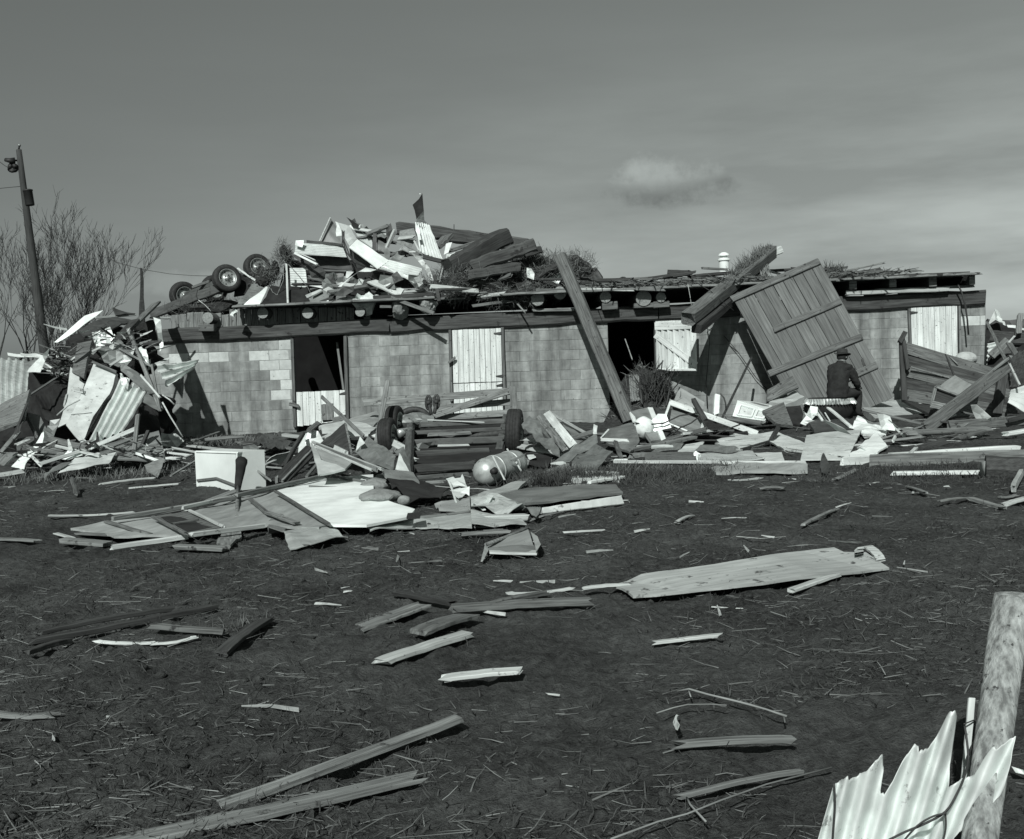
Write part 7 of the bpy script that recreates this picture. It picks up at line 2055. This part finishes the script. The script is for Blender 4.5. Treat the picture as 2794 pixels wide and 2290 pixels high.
pk('J', 'white_tip', 'small pale chip under the slanting plank', 'chip', 'pale wood', (1265, 905, 17.3), (1310, 885, 17.4), .06, .04, up='cam')

# pile beyond the far corner
E8 = [
    ('E', 'foil', 'bright crumpled foil crowning the pile beyond the barn corner', 'foil', 'bright metal', [(1830, 790, 24), (1865, 690, 24.2), (1940, 700, 24.2), (1950, 800, 24), (1880, 770, 24)], dict(crump=.18, freq=4)),
    ('E', 'foil', 'bright foil tongue beside the crowning foil', 'foil', 'bright metal', [(1938, 760, 24), (1968, 770, 24), (1965, 815, 23.9), (1945, 805, 23.9)], dict(crump=.08)),
    ('E', 'foil', 'bright strip running from the foil to the picture edge', 'strip', 'bright metal', [(1975, 805, 24), (2130, 830, 24.1), (2130, 850, 24), (1985, 830, 24)], dict(crump=.06)),
    ('E', 'black_tarp', 'black tarp under the foil beyond the barn corner', 'tarp', 'black felt', [(1815, 800, 24.2), (1900, 780, 24.4), (2140, 850, 24.4), (2140, 1000, 24), (1815, 930, 24)], dict(crump=.15)),
    ('E', 'siding_pile', 'striped siding stack at the picture edge', 'siding', 'siding', [(2010, 1340, 18.6), (2120, 1310, 18.8), (2160, 1540, 18.0), (1985, 1450, 18.2)], dict(corr=(4, .025, 'v'), crump=.03)),
    ('E', 'ribbed_scrap', 'ribbed pale siding leaning behind the barn corner', 'siding', 'siding', [(1815, 960, 23.5), (1960, 930, 23.8), (1900, 1050, 23.4), (1815, 1140, 23.2)], dict(corr=(5, .02, 'v'), crump=.05)),
    ('E', 'dark_heap', 'dark boards heaped beyond the slanting plank', 'heap', 'dark wood', [(1990, 1090, 20.5), (2140, 1000, 21.5), (2140, 1330, 19.5), (2000, 1300, 19.4)], dict(crump=.12, t=.1)),
    ('E', 'dark_heap', 'black sheet painted as the shaded hollow between the pile timbers', 'heap', 'black felt', [(1815, 1100, 23), (2140, 950, 23.4), (2140, 1300, 22), (1815, 1200, 22.4)], dict(crump=.15, t=.1)),  # dark void between timbers painted by a black sheet
]
for c, nm, lab, cat, mat, pts, kw in E8:
    sh(c, nm, lab, cat, mat, pts, **kw)
EP = [
    ('log', 'thick dark log lying across the pile beyond the corner', 'log', 'dark wood', (1850, 905, 23.8), (2140, 930, 23.6), .45, .4, 'cam'),
    ('post', 'pale post sticking up from the pile at the picture edge', 'post', 'weathered wood', (2072, 880, 23.4), (2086, 722, 23.5), .2, .1, 'cam'),
    ('board', 'pale board rising across the pile beyond the corner', 'board', 'weathered wood', (1850, 1060, 22.6), (1985, 935, 22.8), .28, .06, 'cam'),
    ('lath', 'forked lath at the tip of the pale board', 'lath', 'pale wood', (1985, 960, 22.5), (2035, 905, 22.6), .06, .04, 'cam'),
    ('board', 'grey board falling from the forked lath', 'board', 'mid wood', (2110, 1150, 21.5), (1995, 960, 22.3), .22, .06, 'cam'),
    ('pole', 'dark pole slanting across the corner of the barn', 'pole', 'weathered wood', (1960, 1085, 19.4), (1815, 790, 22.0), .09, .07, 'cam'),
    ('pole', 'pale slanting stick below the tip of the heavy plank', 'stick', 'pale wood', (2085, 1310, 18.4), (1995, 1125, 18.9), .06, .05, 'cam'),
    ('board', 'thin pale board in the pile above the siding stack', 'board', 'weathered wood', (2000, 1060, 21.4), (2130, 1180, 20.8), .1, .05, 'cam'),
]
for nm, lab, cat, mat, a, b, w, t, up in EP:
    pk('E', nm, lab, cat, mat, a, b, w, t, up=up, jag=.05, n=8)
sh('V', 'far_rubble', 'low dark rubble right behind the barn corner', 'rubble', 'dark sheet', [(2045, 655, 26), (2160, 660, 26), (2160, 800, 25), (2045, 790, 25)], t=.3, crump=.2)
# things lying by the wall under the third door
lump('rubble_stone', 'concrete', at('E', 1640, 1090, 21.5), (.22, .2, .14), .2, 3, 3, label='pale stone lying at the foot of the barn corner', cat='stone')
sh('E', 'dark_gap', 'dark sheet painted as the shaded gap under the third white door', 'tin', 'dark sheet', [(1560, 1060, 21.7), (1640, 1045, 21.6), (1650, 1080, 21.4), (1570, 1090, 21.5)], t=.02, crump=.03)  # dark sheet paints the shade of the gap below the door

# ------------------------------------------------------------------ boards and sticks on the open mud
GP = [
    ('O', 'long_plank', 'long weathered plank with a shadowed edge lying low in the mud', 'plank', 'weathered wood', (1880, 702, -.10), (905, 1060, -.05), .072, .05, 'up'),
    ('O', 'long_plank', 'second long plank half sunk in the mud below the first', 'plank', 'weathered wood', (1720, 940, -.03), (480, 1215, -.03), .115, .036, 'up'),
    ('L', 'board', 'wide grey board lying uphill of the speckled one', 'board', 'weathered wood', (665, 665, -.08), (225, 825, -.04), .17, .035, 'up'),
    ('L', 'board', 'dark short board between the grey and the speckled boards', 'board', 'mid wood', (1000, 745, -.09), (625, 870, -.06), .17, .045, 'up'),
    ('L', 'board', 'speckled pale board lying by itself on the mud', 'board', 'pale wood', (970, 880, -.06), (358, 1078, -.05), .12, .045, 'up'),
    ('L', 'board', 'short white board with splintered ends on the mud', 'board', 'white board', (1360, 1140, -.06), (825, 1195, -.05), .10, .035, 'up'),
    ('L', 'pole', 'dark pole with a pale broken tip pointing at the plywood', 'pole', 'mid wood', (900, 690, -.10), (1895, 638, -.08), .09, .08, 'up'),
    ('L', 'pole', 'dark curved branch running into the broken tip', 'branch', 'dark wood', (480, 580, -.06), (885, 655, -.08), .06, .05, 'up'),
    ('L', 'pole', 'dark stick crossing behind the pale tipped pole', 'stick', 'mid wood', (1195, 650, -.06), (1560, 580, -.06), .06, .05, 'up'),
    ('L', 'stick', 'pale peeled stick lying beyond the dark pole', 'stick', 'pale wood', (1290, 582, -.05), (1735, 545, -.06), .04, .03, 'up'),
    ('L', 'stick', 'pale stick ending under the plywood corner', 'stick', 'pale wood', (1825, 545, -.06), (2140, 520, -.06), .05, .03, 'up'),
    ('M', 'stick', 'split pale stick leaning on the edge of the plywood', 'stick', 'pale wood', (1325, 495, -.03), (1610, 398, -.07), .07, .04, 'up'),
    ('M', 'stick', 'straight pale stick lying between plywood and fence post', 'stick', 'pale wood', (450, 832, -.04), (835, 788, -.04), .045, .03, 'up'),
    ('M', 'timber', 'dark round timber with a bright end casting a black shadow', 'timber', 'mid wood', (590, 1488, -.07), (1335, 1455, -.09), .045, .045, 'up'),
    ('S', 'timber', 'weathered stick lying slantwise below the dark timber', 'stick', 'weathered wood', (700, 795, -.05), (1200, 690, -.06), .028, .03, 'up'),
    ('M', 'chip', 'small white chip standing in the mud', 'chip', 'white board', (585, 1370, 4.75), (583, 1310, 4.75), .035, .012, 'cam'),
    ('K', 'pole', 'long dark pole sunk in the mud', 'pole', 'dark wood', (-40, 1325, -.04), (1290, 1070, -.05), .07, .06, 'up'),
    ('K', 'pole', 'second long dark pole beside the sunken one', 'pole', 'dark wood', (40, 1262, -.05), (965, 1092, -.05), .05, .05, 'up'),
    ('K', 'pole', 'third dark pole stub at the picture edge', 'pole', 'dark wood', (-60, 1400, -.03), (230, 1315, -.04), .06, .05, 'up'),
    ('K', 'lath', 'bright white lath on the mud beside the sunken poles', 'lath', 'white board', (418, 1322, -.05), (850, 1335, -.05), .045, .02, 'up'),
    ('K', 'lath', 'thin upturned tail of the bright white lath', 'lath', 'white board', (850, 1338, -.05), (1145, 1292, -.07), .035, .02, 'up'),
    ('K', 'board', 'dark board tipped beside the bright white lath', 'board', 'mid wood', (845, 1215, -.08), (1335, 1252, -.06), .07, .05, 'up'),
    ('K', 'board', 'black pointed board in the rut', 'board', 'dark wood', (1335, 1412, -.02), (1660, 1165, -.05), .10, .05, 'up'),
    ('K', 'lath', 'pale lath lying short of the wreck', 'lath', 'pale wood', (465, 188, -.05), (842, 145, -.06), .08, .04, 'up'),
    ('K', 'lath', 'pale tapered board lying short of the first lath', 'lath', 'pale wood', (675, 217, -.04), (1025, 186, -.04), .09, .03, 'up'),
    ('K', 'lath', 'long thin pale lath near the tip of the fallen wall', 'lath', 'pale wood', (102, 416, -.04), (695, 392, -.05), .06, .03, 'up'),
    ('K', 'peg', 'short stake leaning out of the mud before the wreck', 'stake', 'mid wood', (285, 262, 12.3), (252, 148, 12.5), .06, .05, 'cam'),
    ('V', 'board', 'grey board on the mud at the picture edge below the wreck', 'board', 'weathered wood', (-10, 1115, -.04), (80, 1119, -.04), .10, .03, 'up'),
    ('V', 'board', 'pale board at the picture edge down the mud', 'board', 'weathered wood', (-10, 1476, -.04), (106, 1479, -.04), .06, .03, 'up'),
    ('V', 'stick', 'pale stick lying short of the bent tray', 'stick', 'pale wood', (1172, 1101, -.03), (1245, 1097, -.03), .05, .02, 'up'),
    ('V', 'stick', 'pale stick lying beyond the plywood towards the drum', 'stick', 'weathered wood', (1660, 1086, -.03), (1735, 1052, -.03), .05, .03, 'up'),
    ('V', 'stick', 'small pale stick alone in the middle of the mud', 'stick', 'pale wood', (1400, 1080, -.03), (1432, 1066, -.03), .05, .02, 'up'),
    ('I', 'stick', 'pale stick lying in front of the bulging siding', 'stick', 'pale wood', (1400, 1272, -.03), (1668, 1252, -.03), .09, .03, 'up'),
    ('I', 'stick', 'pale stick lying nearer than the first one before the siding', 'stick', 'weathered wood', (1670, 1352, -.03), (1900, 1345, -.03), .07, .03, 'up'),
    ('J', 'stick', 'pale split wood lying before the boot shaped lump', 'stick', 'weathered wood', (270, 1445, -.03), (450, 1360, -.04), .09, .03, 'up'),
    ('J', 'stick', 'pale stick lying before the bright white lath', 'stick', 'weathered wood', (860, 1505, -.03), (1040, 1560, -.03), .06, .03, 'up'),
    ('J', 'branch', 'pale splintered branch at the picture edge', 'branch', 'weathered wood', (1190, 1632, -.03), (1430, 1612, -.04), .06, .03, 'up'),
    ('J', 'branch', 'long pale splintered trunk piece at the picture edge', 'branch', 'weathered wood', (1440, 1615, -.05), (1700, 1690, -.05), .10, .05, 'up'),
    ('J', 'branch', 'pale board lying past the splintered trunk piece', 'board', 'pale wood', (1730, 1665, -.05), (1960, 1600, -.06), .10, .04, 'up'),
    ('J', 'branch', 'small pale stick beyond the splintered trunk piece', 'stick', 'weathered wood', (1695, 1600, -.03), (1820, 1580, -.03), .06, .03, 'up'),
    ('J', 'post', 'pale split post leaning on the dark log', 'post', 'pale wood', (1800, 1530, 10.5), (1900, 1345, 11.0), .10, .06, 'cam'),
]
for c, nm, lab, cat, mat, a, b, w, t, up in GP:
    if up == 'up':
        a, b = (a[0], a[1], a[2] * .45), (b[0], b[1], b[2] * .45)
    pk(c, nm, lab, cat, mat, a, b, w * (.7 if up == 'up' else 1), t * (.5 if up == 'up' else 1), up=up, jag=.035, n=9, rough=.08, bow=random.uniform(-.012, .012))
lg = [at('J', x, y, d) for x, y, d in [(1560, 1368, 10.95), (1700, 1372, 10.9), (1990, 1385, 10.75)]]
LG = tube('dark_log', 'dark wood', lg, .15, None, 14, .15, rag=.06, smooth=False, label='thick dark log lying at the picture edge beyond the white lath', cat='log')
tube('pale_core', 'log end', [lg[0] - Vector((.012, 0, 0)), lg[0] + Vector((.02, 0, 0))], .10, LG, 12, rag=.15)
for pts, lab, r in [([(585, 1145), (660, 1130), (780, 1165), (990, 1215), (1150, 1260), (1285, 1305)], 'long pale jointed weed stalk on the mud', .0045),
                    ([(450, 1285), (560, 1250), (650, 1230), (800, 1228), (900, 1235)], 'thin bent stalk beside the jointed one', .003),
                    ([(650, 1120), (670, 1180)], 'side twig on the jointed stalk', .003), ([(1265, 1290), (1275, 1345)], 'short twig at the tip of the jointed stalk', .003)]:
    tube('stalk', 'straw', [at('M', x, y, -.05) for x, y in pts], r, seg=5, label=lab, cat='stalk')
for pts, lab, r in [([(405, 972), (600, 900), (720, 868), (860, 812), (1050, 745), (1320, 675)], 'very long pale stalk sweeping over the near mud', .0032),
                    ([(720, 800), (735, 830), (800, 900)], 'bent pale stem beside the sweeping stalk', .0035)]:
    tube('stalk', 'straw', [at('S', x, y, -.04) for x, y in pts], r, seg=5, label=lab, cat='stalk')

# the plywood sheet
PL = sh('M', 'plywood_sheet', 'big pale plywood sheet lying flat and chipped on the mud', 'plywood', 'plywood',
        [(355, 393, 7.12), (820, 328, 7.28), (1180, 268, 7.40), (1590, 218, 7.46), (1660, 252, 7.30), (1795, 252, 7.27), (1945, 350, 6.76), (1500, 402, 6.55), (1000, 462, 6.36), (620, 505, 6.22), (300, 531, 6.13), (262, 500, 6.4), (225, 480, 6.5), (165, 465, 6.52), (260, 440, 6.75)], t=.014, crump=.004, jag=.06)
cur = [at('M', x, y, z) for x, y, z in [(1752, 252, -.12), (1748, 235, 7.05), (1770, 215, 7.02), (1810, 212, 6.95), (1850, 240, 6.85), (1880, 275, 6.75), (1892, 300, 6.7)]]
vs = []
for i, p in enumerate(cur):
    for o_ in (Vector((.035, .02, .0)), Vector((-.035, -.02, .0))):
        vs.append(p + o_)
    for o_ in (Vector((-.035, -.02, -.012)), Vector((.035, .02, -.012))):
        vs.append(p + o_)
fs = []
for i in range(len(cur) - 1):
    for j in range(4):
        fs.append((i * 4 + j, i * 4 + (j + 1) % 4, i * 4 + 4 + (j + 1) % 4, i * 4 + 4 + j))
mk('peeled_ply', vs, fs, 'pale wood', label='peeled ply curling up at the corner of the plywood sheet', cat='ply strip')

# ------------------------------------------------------------------ fence post, torn tin and wire close by
pb, pt = at('N', 1320, 2050, 3.02), at('N', 1572, 165, 3.0)
nseg, sg = 26, 40
vs, fs = [], []
axd = (pt - pb)
for i in range(nseg + 1):
    u = i / nseg
    c0 = pb + axd * u
    for k in range(sg):
        th = 2 * math.pi * k / sg
        r_ = .043 + .008 * u
        q = Vector((math.cos(th), math.sin(th), 0))
        r_ *= 1 + .05 * noise.noise(Vector((q.x * 1.5, q.y * 1.5, u * 3))) + .05 * noise.noise(Vector((q.x * 6, q.y * 6, u * 3))) + .02 * noise.noise(Vector((q.x * 18, q.y * 18, u * 10)))
        if i == nseg:
            r_ *= .93
        vs.append(c0 + q * r_ - pb)
for i in range(nseg):
    for k in range(sg):
        fs.append((i * sg + k, i * sg + (k + 1) % sg, (i + 1) * sg + (k + 1) % sg, (i + 1) * sg + k))
vs.append(axd + Vector((0, 0, .004)))
for k in range(sg):
    fs.append((nseg * sg + k, nseg * sg + (k + 1) % sg, len(vs) - 1))
post = mk('fence_post', vs, fs, 'post wood', Matrix.Translation(pb), None, True, label='weathered round fence post leaning behind the torn tin', cat='fence post')

SL = [.29, .22, .26, .30, .32, .30, .37, .47, .50]
U_T = [(0, 350), (.75, 402), (.85, 378), (1.6, 440), (2.05, 548), (2.3, 440), (2.42, 300), (2.62, 285), (2.8, 360), (3.0, 506), (3.3, 611), (3.5, 600), (3.62, 560), (4.0, 592), (4.25, 676),
       (4.5, 812), (4.8, 826), (5.0, 776), (5.12, 640), (5.3, 470), (5.55, 330), (5.98, 392), (6.38, 404), (6.5, 530), (6.62, 598), (6.75, 572), (7.05, 640), (7.28, 662), (7.45, 560), (7.67, 466), (7.86, 300)]
U_B = [(0, -520), (6.3, -520), (6.63, 0), (6.95, 96), (7.4, 126), (7.6, 200), (7.86, 288)]


def lerp_tab(t, u):
    for (a, x), (b, y) in zip(t, t[1:]):
        if a <= u <= b:
            return x + (y - x) * (u - a) / (b - a)
    return t[-1][1]


def torn_tin():
    nu, nv = 150, 40
    g = []
    bm = bmesh.new()
    for i in range(nu + 1):
        u = 7.86 * i / nu
        k = min(int(u), 7)
        s = SL[k] + (SL[k + 1] - SL[k]) * (u - k)
        top = lerp_tab(U_T, u) + 14 * noise.noise(Vector((u * 8, 3, 1))) + 8 * noise.noise(Vector((u * 25, 3, 1)))
        bot = lerp_tab(U_B, u)
        if u > 6.5:
            bot += 14 * noise.noise(Vector((u * 14, 9, 1)))
        bot = min(bot, top - 6)
        row = []
        for j in range(nv + 1):
            h = bot + (top - bot) * j / nv
            x = 322 + 131 * u + s * h
            y = 1736 - h
            ph = (u + .28) * 2 * math.pi
            w = math.cos(ph)
            d = 2.74 - .013 * w - .10 * (h / 800) * 0 + .05 * (u / 7.2)
            if u > 5.45:
                d -= .03 + .03 * (u - 5.45)
            d += .006 * noise.noise(Vector((u * 1.5, h / 150, 5)))
            row.append(bm.verts.new(at('N', x, y, d)))
        g.append(row)
    for i in range(nu):
        for j in range(nv):
            bm.faces.new((g[i][j], g[i + 1][j], g[i + 1][j + 1], g[i][j + 1]))
    bmesh.ops.recalc_face_normals(bm, faces=bm.faces[:])
    o = Vector(g[70][20].co)
    for v in bm.verts:
        v.co -= o
    q = mk_bm('torn_tin', bm, 'galvanised', Matrix.Translation(o), None, True, label='torn corrugated tin sheet wired to the leaning fence post', cat='corrugated sheet')
    m = q.modifiers.new('thickness', 'SOLIDIFY')
    m.thickness = .0015


material('galvanised', .52, .70, (1, 1, 1), 11, 8, rough=.55, metal=.2, bump=.25, dist=.003, spots=(.24, 24, .63), rand=0)
torn_tin()
pk('N', 'picket', 'white slat standing between the torn tin and the fence post', 'slat', 'white board', (1255, 1420, 2.86), (1308, 835, 2.88), .030, .012, up='cam', jag=.006, n=8)
for pts, lab, r in [([(1760, 800, 3.0), (1642, 852, 2.92), (1560, 880, 2.9), (1490, 915, 2.9), (1420, 980, 2.9), (1350, 1070, 2.88), (1305, 1150, 2.84), (1280, 1215, 2.8)], 'thick rusty wire bowing from the post to the slat', .0035),
                    ([(1262, 1010, 2.82), (1278, 1120, 2.8), (1285, 1230, 2.78), (1262, 1330, 2.74), (1215, 1440, 2.7), (1140, 1560, 2.69), (1000, 1640, 2.69), (880, 1690, 2.69), (740, 1760, 2.69)], 'dark wire hanging down across the torn tin', .003),
                    ([(1138, 1570, 2.69), (1142, 1640, 2.69), (1135, 1700, 2.69), (1110, 1800, 2.69)], 'loose wire tail in a valley of the torn tin', .0025),
                    ([(1145, 1570, 2.68), (1060, 1590, 2.68), (960, 1650, 2.68), (860, 1760, 2.68)], 'second dark wire low on the torn tin', .0025),
                    ([(425, 1380, 2.7), (432, 1500, 2.7), (425, 1620, 2.7), (412, 1800, 2.7)], 'upright dark wire along the edge of the torn tin', .003),
                    ([(1255, 1000, 2.84), (1330, 970, 2.86), (1400, 935, 2.9), (1440, 930, 2.92)], 'thin pale wire tied round the slat and post', .0018)]:
    P0 = [at('N', *p) for p in pts]
    # smooth the bends
    Q = []
    for i in range(len(P0) - 1):
        a0, a1, a2, a3 = P0[max(i - 1, 0)], P0[i], P0[i + 1], P0[min(i + 2, len(P0) - 1)]
        for t in (0, .25, .5, .75):
            Q.append(.5 * ((2 * a1) + (a2 - a0) * t + (2 * a0 - 5 * a1 + 4 * a2 - a3) * t * t + (3 * a1 - a0 - 3 * a2 + a3) * t ** 3))
    Q.append(P0[-1])
    tube('fence_wire', 'wire', Q, r, seg=6, label=lab, cat='wire')
sh('N', 'tin_scrap', 'bright tin scrap in the mud behind the fence post', 'scrap', 'bright metal', [(1565, 1270, -.04), (1660, 1300, -.04), (1680, 1330, -.03), (1590, 1310, -.03)], crump=.02)
lump('rust_flake', 'bright metal', at('N', 1345, 1585, 2.8), (.012, .01, .012), .4, 60, 3, label='torn bright curl at the lower rim of the torn tin', cat='flake')

# ------------------------------------------------------------------ straw, stubble, clods and splinters over the mud
def ground_points(n, y0, y1, mix=.5):
    m = int(n * mix)
    py = RNG.uniform(EYE * FPX / y1, EYE * FPX / y0, m)
    ya = EYE * FPX / py
    yb = y0 + (y1 - y0) * RNG.random(n - m) ** .9
    y = np.concatenate([ya, yb])
    x = RNG.uniform(-.56, .56, n) * (y + .6)
    keep = vnoise(x * .55 + 40, y * .55) + .55 * vnoise(x * 2.1, y * 2.1 + 9) + RNG.uniform(-.3, .3, n) > -.12
    x, y = x[keep], y[keep]
    return np.stack([x, y, ground_z(x, y)], 1)


def lying(n, lift=.10):
    th = RNG.normal(0.15, .75, n) + (RNG.random(n) < .5) * math.pi
    far = RNG.random(n) < .3
    th = np.where(far, RNG.uniform(0, 2 * math.pi, n), th)
    d = np.stack([np.cos(th), np.sin(th), RNG.normal(.0, lift, n) + .04], 1)
    return d / np.linalg.norm(d, axis=1)[:, None]


p = ground_points(8000, 2.2, 13, .55)
p[:, 2] += .006
blades('straw', 'straw', p, lying(len(p)), RNG.uniform(.02, .11, len(p)), RNG.uniform(.0006, .0018, len(p)), .10, label='pale straw strewn over the mud', kind='stuff')
p = ground_points(750, 2.4, 20, .35)
p[:, 2] += .012
blades('straw', 'straw', p, lying(len(p), .16), RNG.uniform(.10, .34, len(p)), RNG.uniform(.0009, .0024, len(p)), .12, label='longer pale straw stalks over the mud', kind='stuff')
p = ground_points(60000, 2.1, 16, .6)
d = RNG.normal(size=(len(p), 3)) * np.array([.8, .8, .35]) + np.array([0, 0, .55])
d /= np.linalg.norm(d, axis=1)[:, None]
blades('stubble', 'grass', p, d, RNG.uniform(.015, .06, len(p)), RNG.uniform(.0014, .0034, len(p)), .3, label='dark trampled stubble in the mud', kind='stuff')
p = ground_points(17000, 2.3, 13, .55)
blades('dark_straw', 'hay', p, lying(len(p), .2), RNG.uniform(.03, .14, len(p)), RNG.uniform(.001, .003, len(p)), .12, label='dull wet straw trodden into the mud', kind='stuff')


def tufts(centres, n, ln, mat='grass', lab='', spread=.35):
    rr, dd = [], []
    for q in range(n):
        c0 = random.choice(centres)
        v = c0 + Vector((random.gauss(0, spread), random.gauss(0, spread * .6), 0))
        v.z = float(ground_z(v.x, v.y)) + .0
        rr.append(v)
        dd.append(Vector((random.gauss(0, .5), random.gauss(0, .5), 1)).normalized())
    blades('grass', mat, rr, dd, RNG.uniform(.4, 1, n) * ln, .004, .35, label=lab, kind='stuff')


tufts([at('I', x, y, 0) for x, y in [(350, 1180), (500, 1160), (650, 1190), (800, 1200), (950, 1190), (1080, 1180), (560, 1240), (420, 1250), (250, 1210), (720, 1250)]], 2600, .10, 'grass', 'rough grass along the front of the household debris')
tufts([at('I', x, y, 0) for x, y in [(350, 1180), (600, 1170), (850, 1180), (1080, 1160)]], 700, .12, 'hay', 'dead grass among the rough grass', .4)
tufts([at('H', x, y, 0) for x, y in [(1290, 985), (1340, 960), (1420, 950), (1500, 950), (1650, 915), (1720, 920), (1850, 930), (1950, 930)]], 1600, .19, 'grass', 'grass tufts around the grey box beam', .16)
tufts([at('J', x, y, 0) for x, y in [(950, 1360), (1200, 1370), (1400, 1360), (1560, 1420), (600, 1420)]], 1800, .10, 'grass', 'short grass before the heavy weathered board', .4)
tufts([at('F', x, y, 0) for x, y in [(150, 1540), (600, 1500), (900, 1440), (1200, 1500), (1500, 1380), (1500, 1250), (1750, 1230), (1900, 1240)]], 2600, .14, 'hay', 'dead grass around the foot of the wreck', .5)
tufts([at('G', x, y, 0) for x, y in [(600, 1060), (700, 1080), (560, 1100)]], 700, .12, 'straw', 'pale straw patch by the block wall', .35)
tufts([at('K', 1500, 1200, 0)], 40, .10, 'hay', 'straw tuft by the black pointed board', .08)


def bits(centres, n, lmin, lmax, mat, lab, spread=.9, wid=(.003, .013)):
    def fn():
        c0 = random.choice(centres)
        v = c0 + Vector((random.gauss(0, spread), random.gauss(0, spread), 0))
        v.z = float(ground_z(v.x, v.y)) + random.uniform(.005, .03)
        return v
    splinter_field('splinters', fn, n, lmin, lmax, mat, *wid, lab, .12)


cen = [at('F', x, y, 0) for x, y in [(300, 1450), (700, 1420), (1100, 1420), (1400, 1340), (1600, 1340)]] + [at('G', x, y, 0) for x, y in [(300, 1150), (1150, 1200), (1050, 1150), (1250, 1230)]] \
    + [at('H', x, y, 0) for x, y in [(500, 780), (700, 1130), (520, 980), (1000, 1330), (1700, 760)]]
bits(cen, 200, .08, .5, 'pale wood', 'pale splinters scattered through the debris')
bits(cen, 260, .08, .6, 'mid wood', 'grey splinters scattered through the debris')
cen2 = [at('I', x, y, 0) for x, y in [(300, 1020), (700, 960), (1200, 850), (1500, 930), (1900, 900), (1700, 740)]] + [at('J', x, y, 0) for x, y in [(700, 1150), (1000, 1100), (1200, 1060), (1500, 1080), (300, 1150), (1100, 950)]]
bits(cen2, 90, .08, .5, 'pale wood', 'pale splinters among the household debris')
bits(cen2, 170, .08, .7, 'mid wood', 'grey splinters among the household debris')
bits(cen2, 60, .08, .4, 'dark wood', 'dark splinters among the household debris')
cen3 = [at('V', x, y, 0) for x, y in [(1500, 1000), (1900, 1010), (2050, 1040), (1700, 1120), (1200, 1120), (700, 1180), (300, 1000)]]
bits(cen3, 110, .05, .25, 'pale wood', 'small pale chips over the open mud', 1.2, (.004, .012))


# clods of mud
def clods(n):
    bm0 = bmesh.new()
    bmesh.ops.create_icosphere(bm0, subdivisions=1, radius=1)
    bv = np.array([v.co[:] for v in bm0.verts])
    bf = np.array([[v.index for v in f.verts] for f in bm0.faces])
    bm0.free()
    p = ground_points(n, 2.2, 13, .6)
    n = len(p)
    r = .006 + .022 * RNG.random(n) ** 3
    V = p[:, None, :] + bv[None] * (r[:, None, None] * np.array([1.2, 1.2, .75]) * RNG.uniform(.6, 1.3, (n, len(bv), 1)))
    F = bf[None] + (np.arange(n) * len(bv))[:, None, None]
    me = bpy.data.meshes.new('clods')
    V = V.reshape(-1, 3)
    F = F.reshape(-1, 3)
    me.vertices.add(len(V))
    me.vertices.foreach_set('co', V.ravel())
    me.loops.add(F.size)
    me.loops.foreach_set('vertex_index', F.ravel().astype(np.int32))
    me.polygons.add(len(F))
    me.polygons.foreach_set('loop_start', np.arange(0, F.size, 3, dtype=np.int32))
    me.materials.append(MATS['mud'])
    me.update(calc_edges=True)
    o = bpy.data.objects.new('clods', me)
    link(o, Matrix.Identity(4))
    props(o, 'clods of dark mud', kind='stuff')


clods(5000)


# loose broken boards and torn sheets tangled together, piece by piece
def clutter(where, cs, n_board, n_sheet, spread, hmax):
    for i in range(n_board + n_sheet):
        c, x, y = random.choice(cs)
        q = at(c, x, y, 0) + Vector((random.gauss(0, spread), random.gauss(0, spread * .7), 0))
        q.z = float(ground_z(q.x, q.y)) + random.uniform(.03, hmax)
        th = random.uniform(-.9, .9) + (math.pi if random.random() < .5 else 0)
        d = Vector((math.cos(th), math.sin(th), random.uniform(-.15, .35)))
        if i < n_board:
            k = random.choice(['pale', 'grey', 'dark'])
            mat = {'pale': random.choice(['pale wood', 'weathered wood']), 'grey': 'mid wood', 'dark': 'dark wood'}[k]
            ln = random.uniform(.25, 1.1)
            plank('broken_board', f'broken {k} board in the tangle {where}', 'board', mat, q, q + d * ln, random.uniform(.04, .13), random.uniform(.015, .035),
                  up=Vector((random.gauss(0, .5), random.gauss(-.4, .5), 1)), jag=.06, n=4, rough=.10, group=f'broken {k} boards {where}')
        else:
            k = random.choice(['bright', 'dull', 'pale'])
            mat = {'bright': 'bright metal', 'dull': 'dull metal', 'pale': 'plaster'}[k]
            e = Vector((random.gauss(0, .4), random.gauss(.2, .5), random.uniform(.1, .7))).normalized()
            l1, l2 = random.uniform(.15, .55), random.uniform(.10, .40)
            P = [q, q + d * l1 * random.uniform(.6, 1), q + d * l1 + e * l2, q + d * l1 * random.uniform(.3, .7) + e * l2 * 1.1, q + e * l2 * random.uniform(.5, 1)]
            sheet('torn_scrap', f'{k} torn scrap in the tangle {where}', 'scrap', mat, P, t=.006, crump=.07, freq=5, jag=.2, group=f'{k} torn scraps {where}')


clutter('round the wagon chassis', [('H', 150, 760), ('H', 1450, 660), ('H', 1400, 720)], 9, 5, .25, .16)
clutter('between cabinet and fallen wall', [('G', 1150, 1200), ('G', 1050, 1280), ('G', 1180, 1100)], 14, 3, .40, .14)
clutter('at the foot of the wreck', [('F', 200, 1400), ('F', 500, 1380), ('F', 800, 1400), ('F', 1150, 1370), ('F', 1450, 1290)], 20, 6, .5, .15)
clutter('around the cupboards', [('I', 900, 900), ('I', 1250, 830), ('I', 1600, 780), ('I', 1850, 800)], 13, 4, .5, .2)
clutter('before the drum', [('J', 700, 1130), ('J', 850, 1060), ('J', 1000, 1060), ('J', 1150, 1040), ('J', 1400, 1000)], 14, 4, .4, .14)
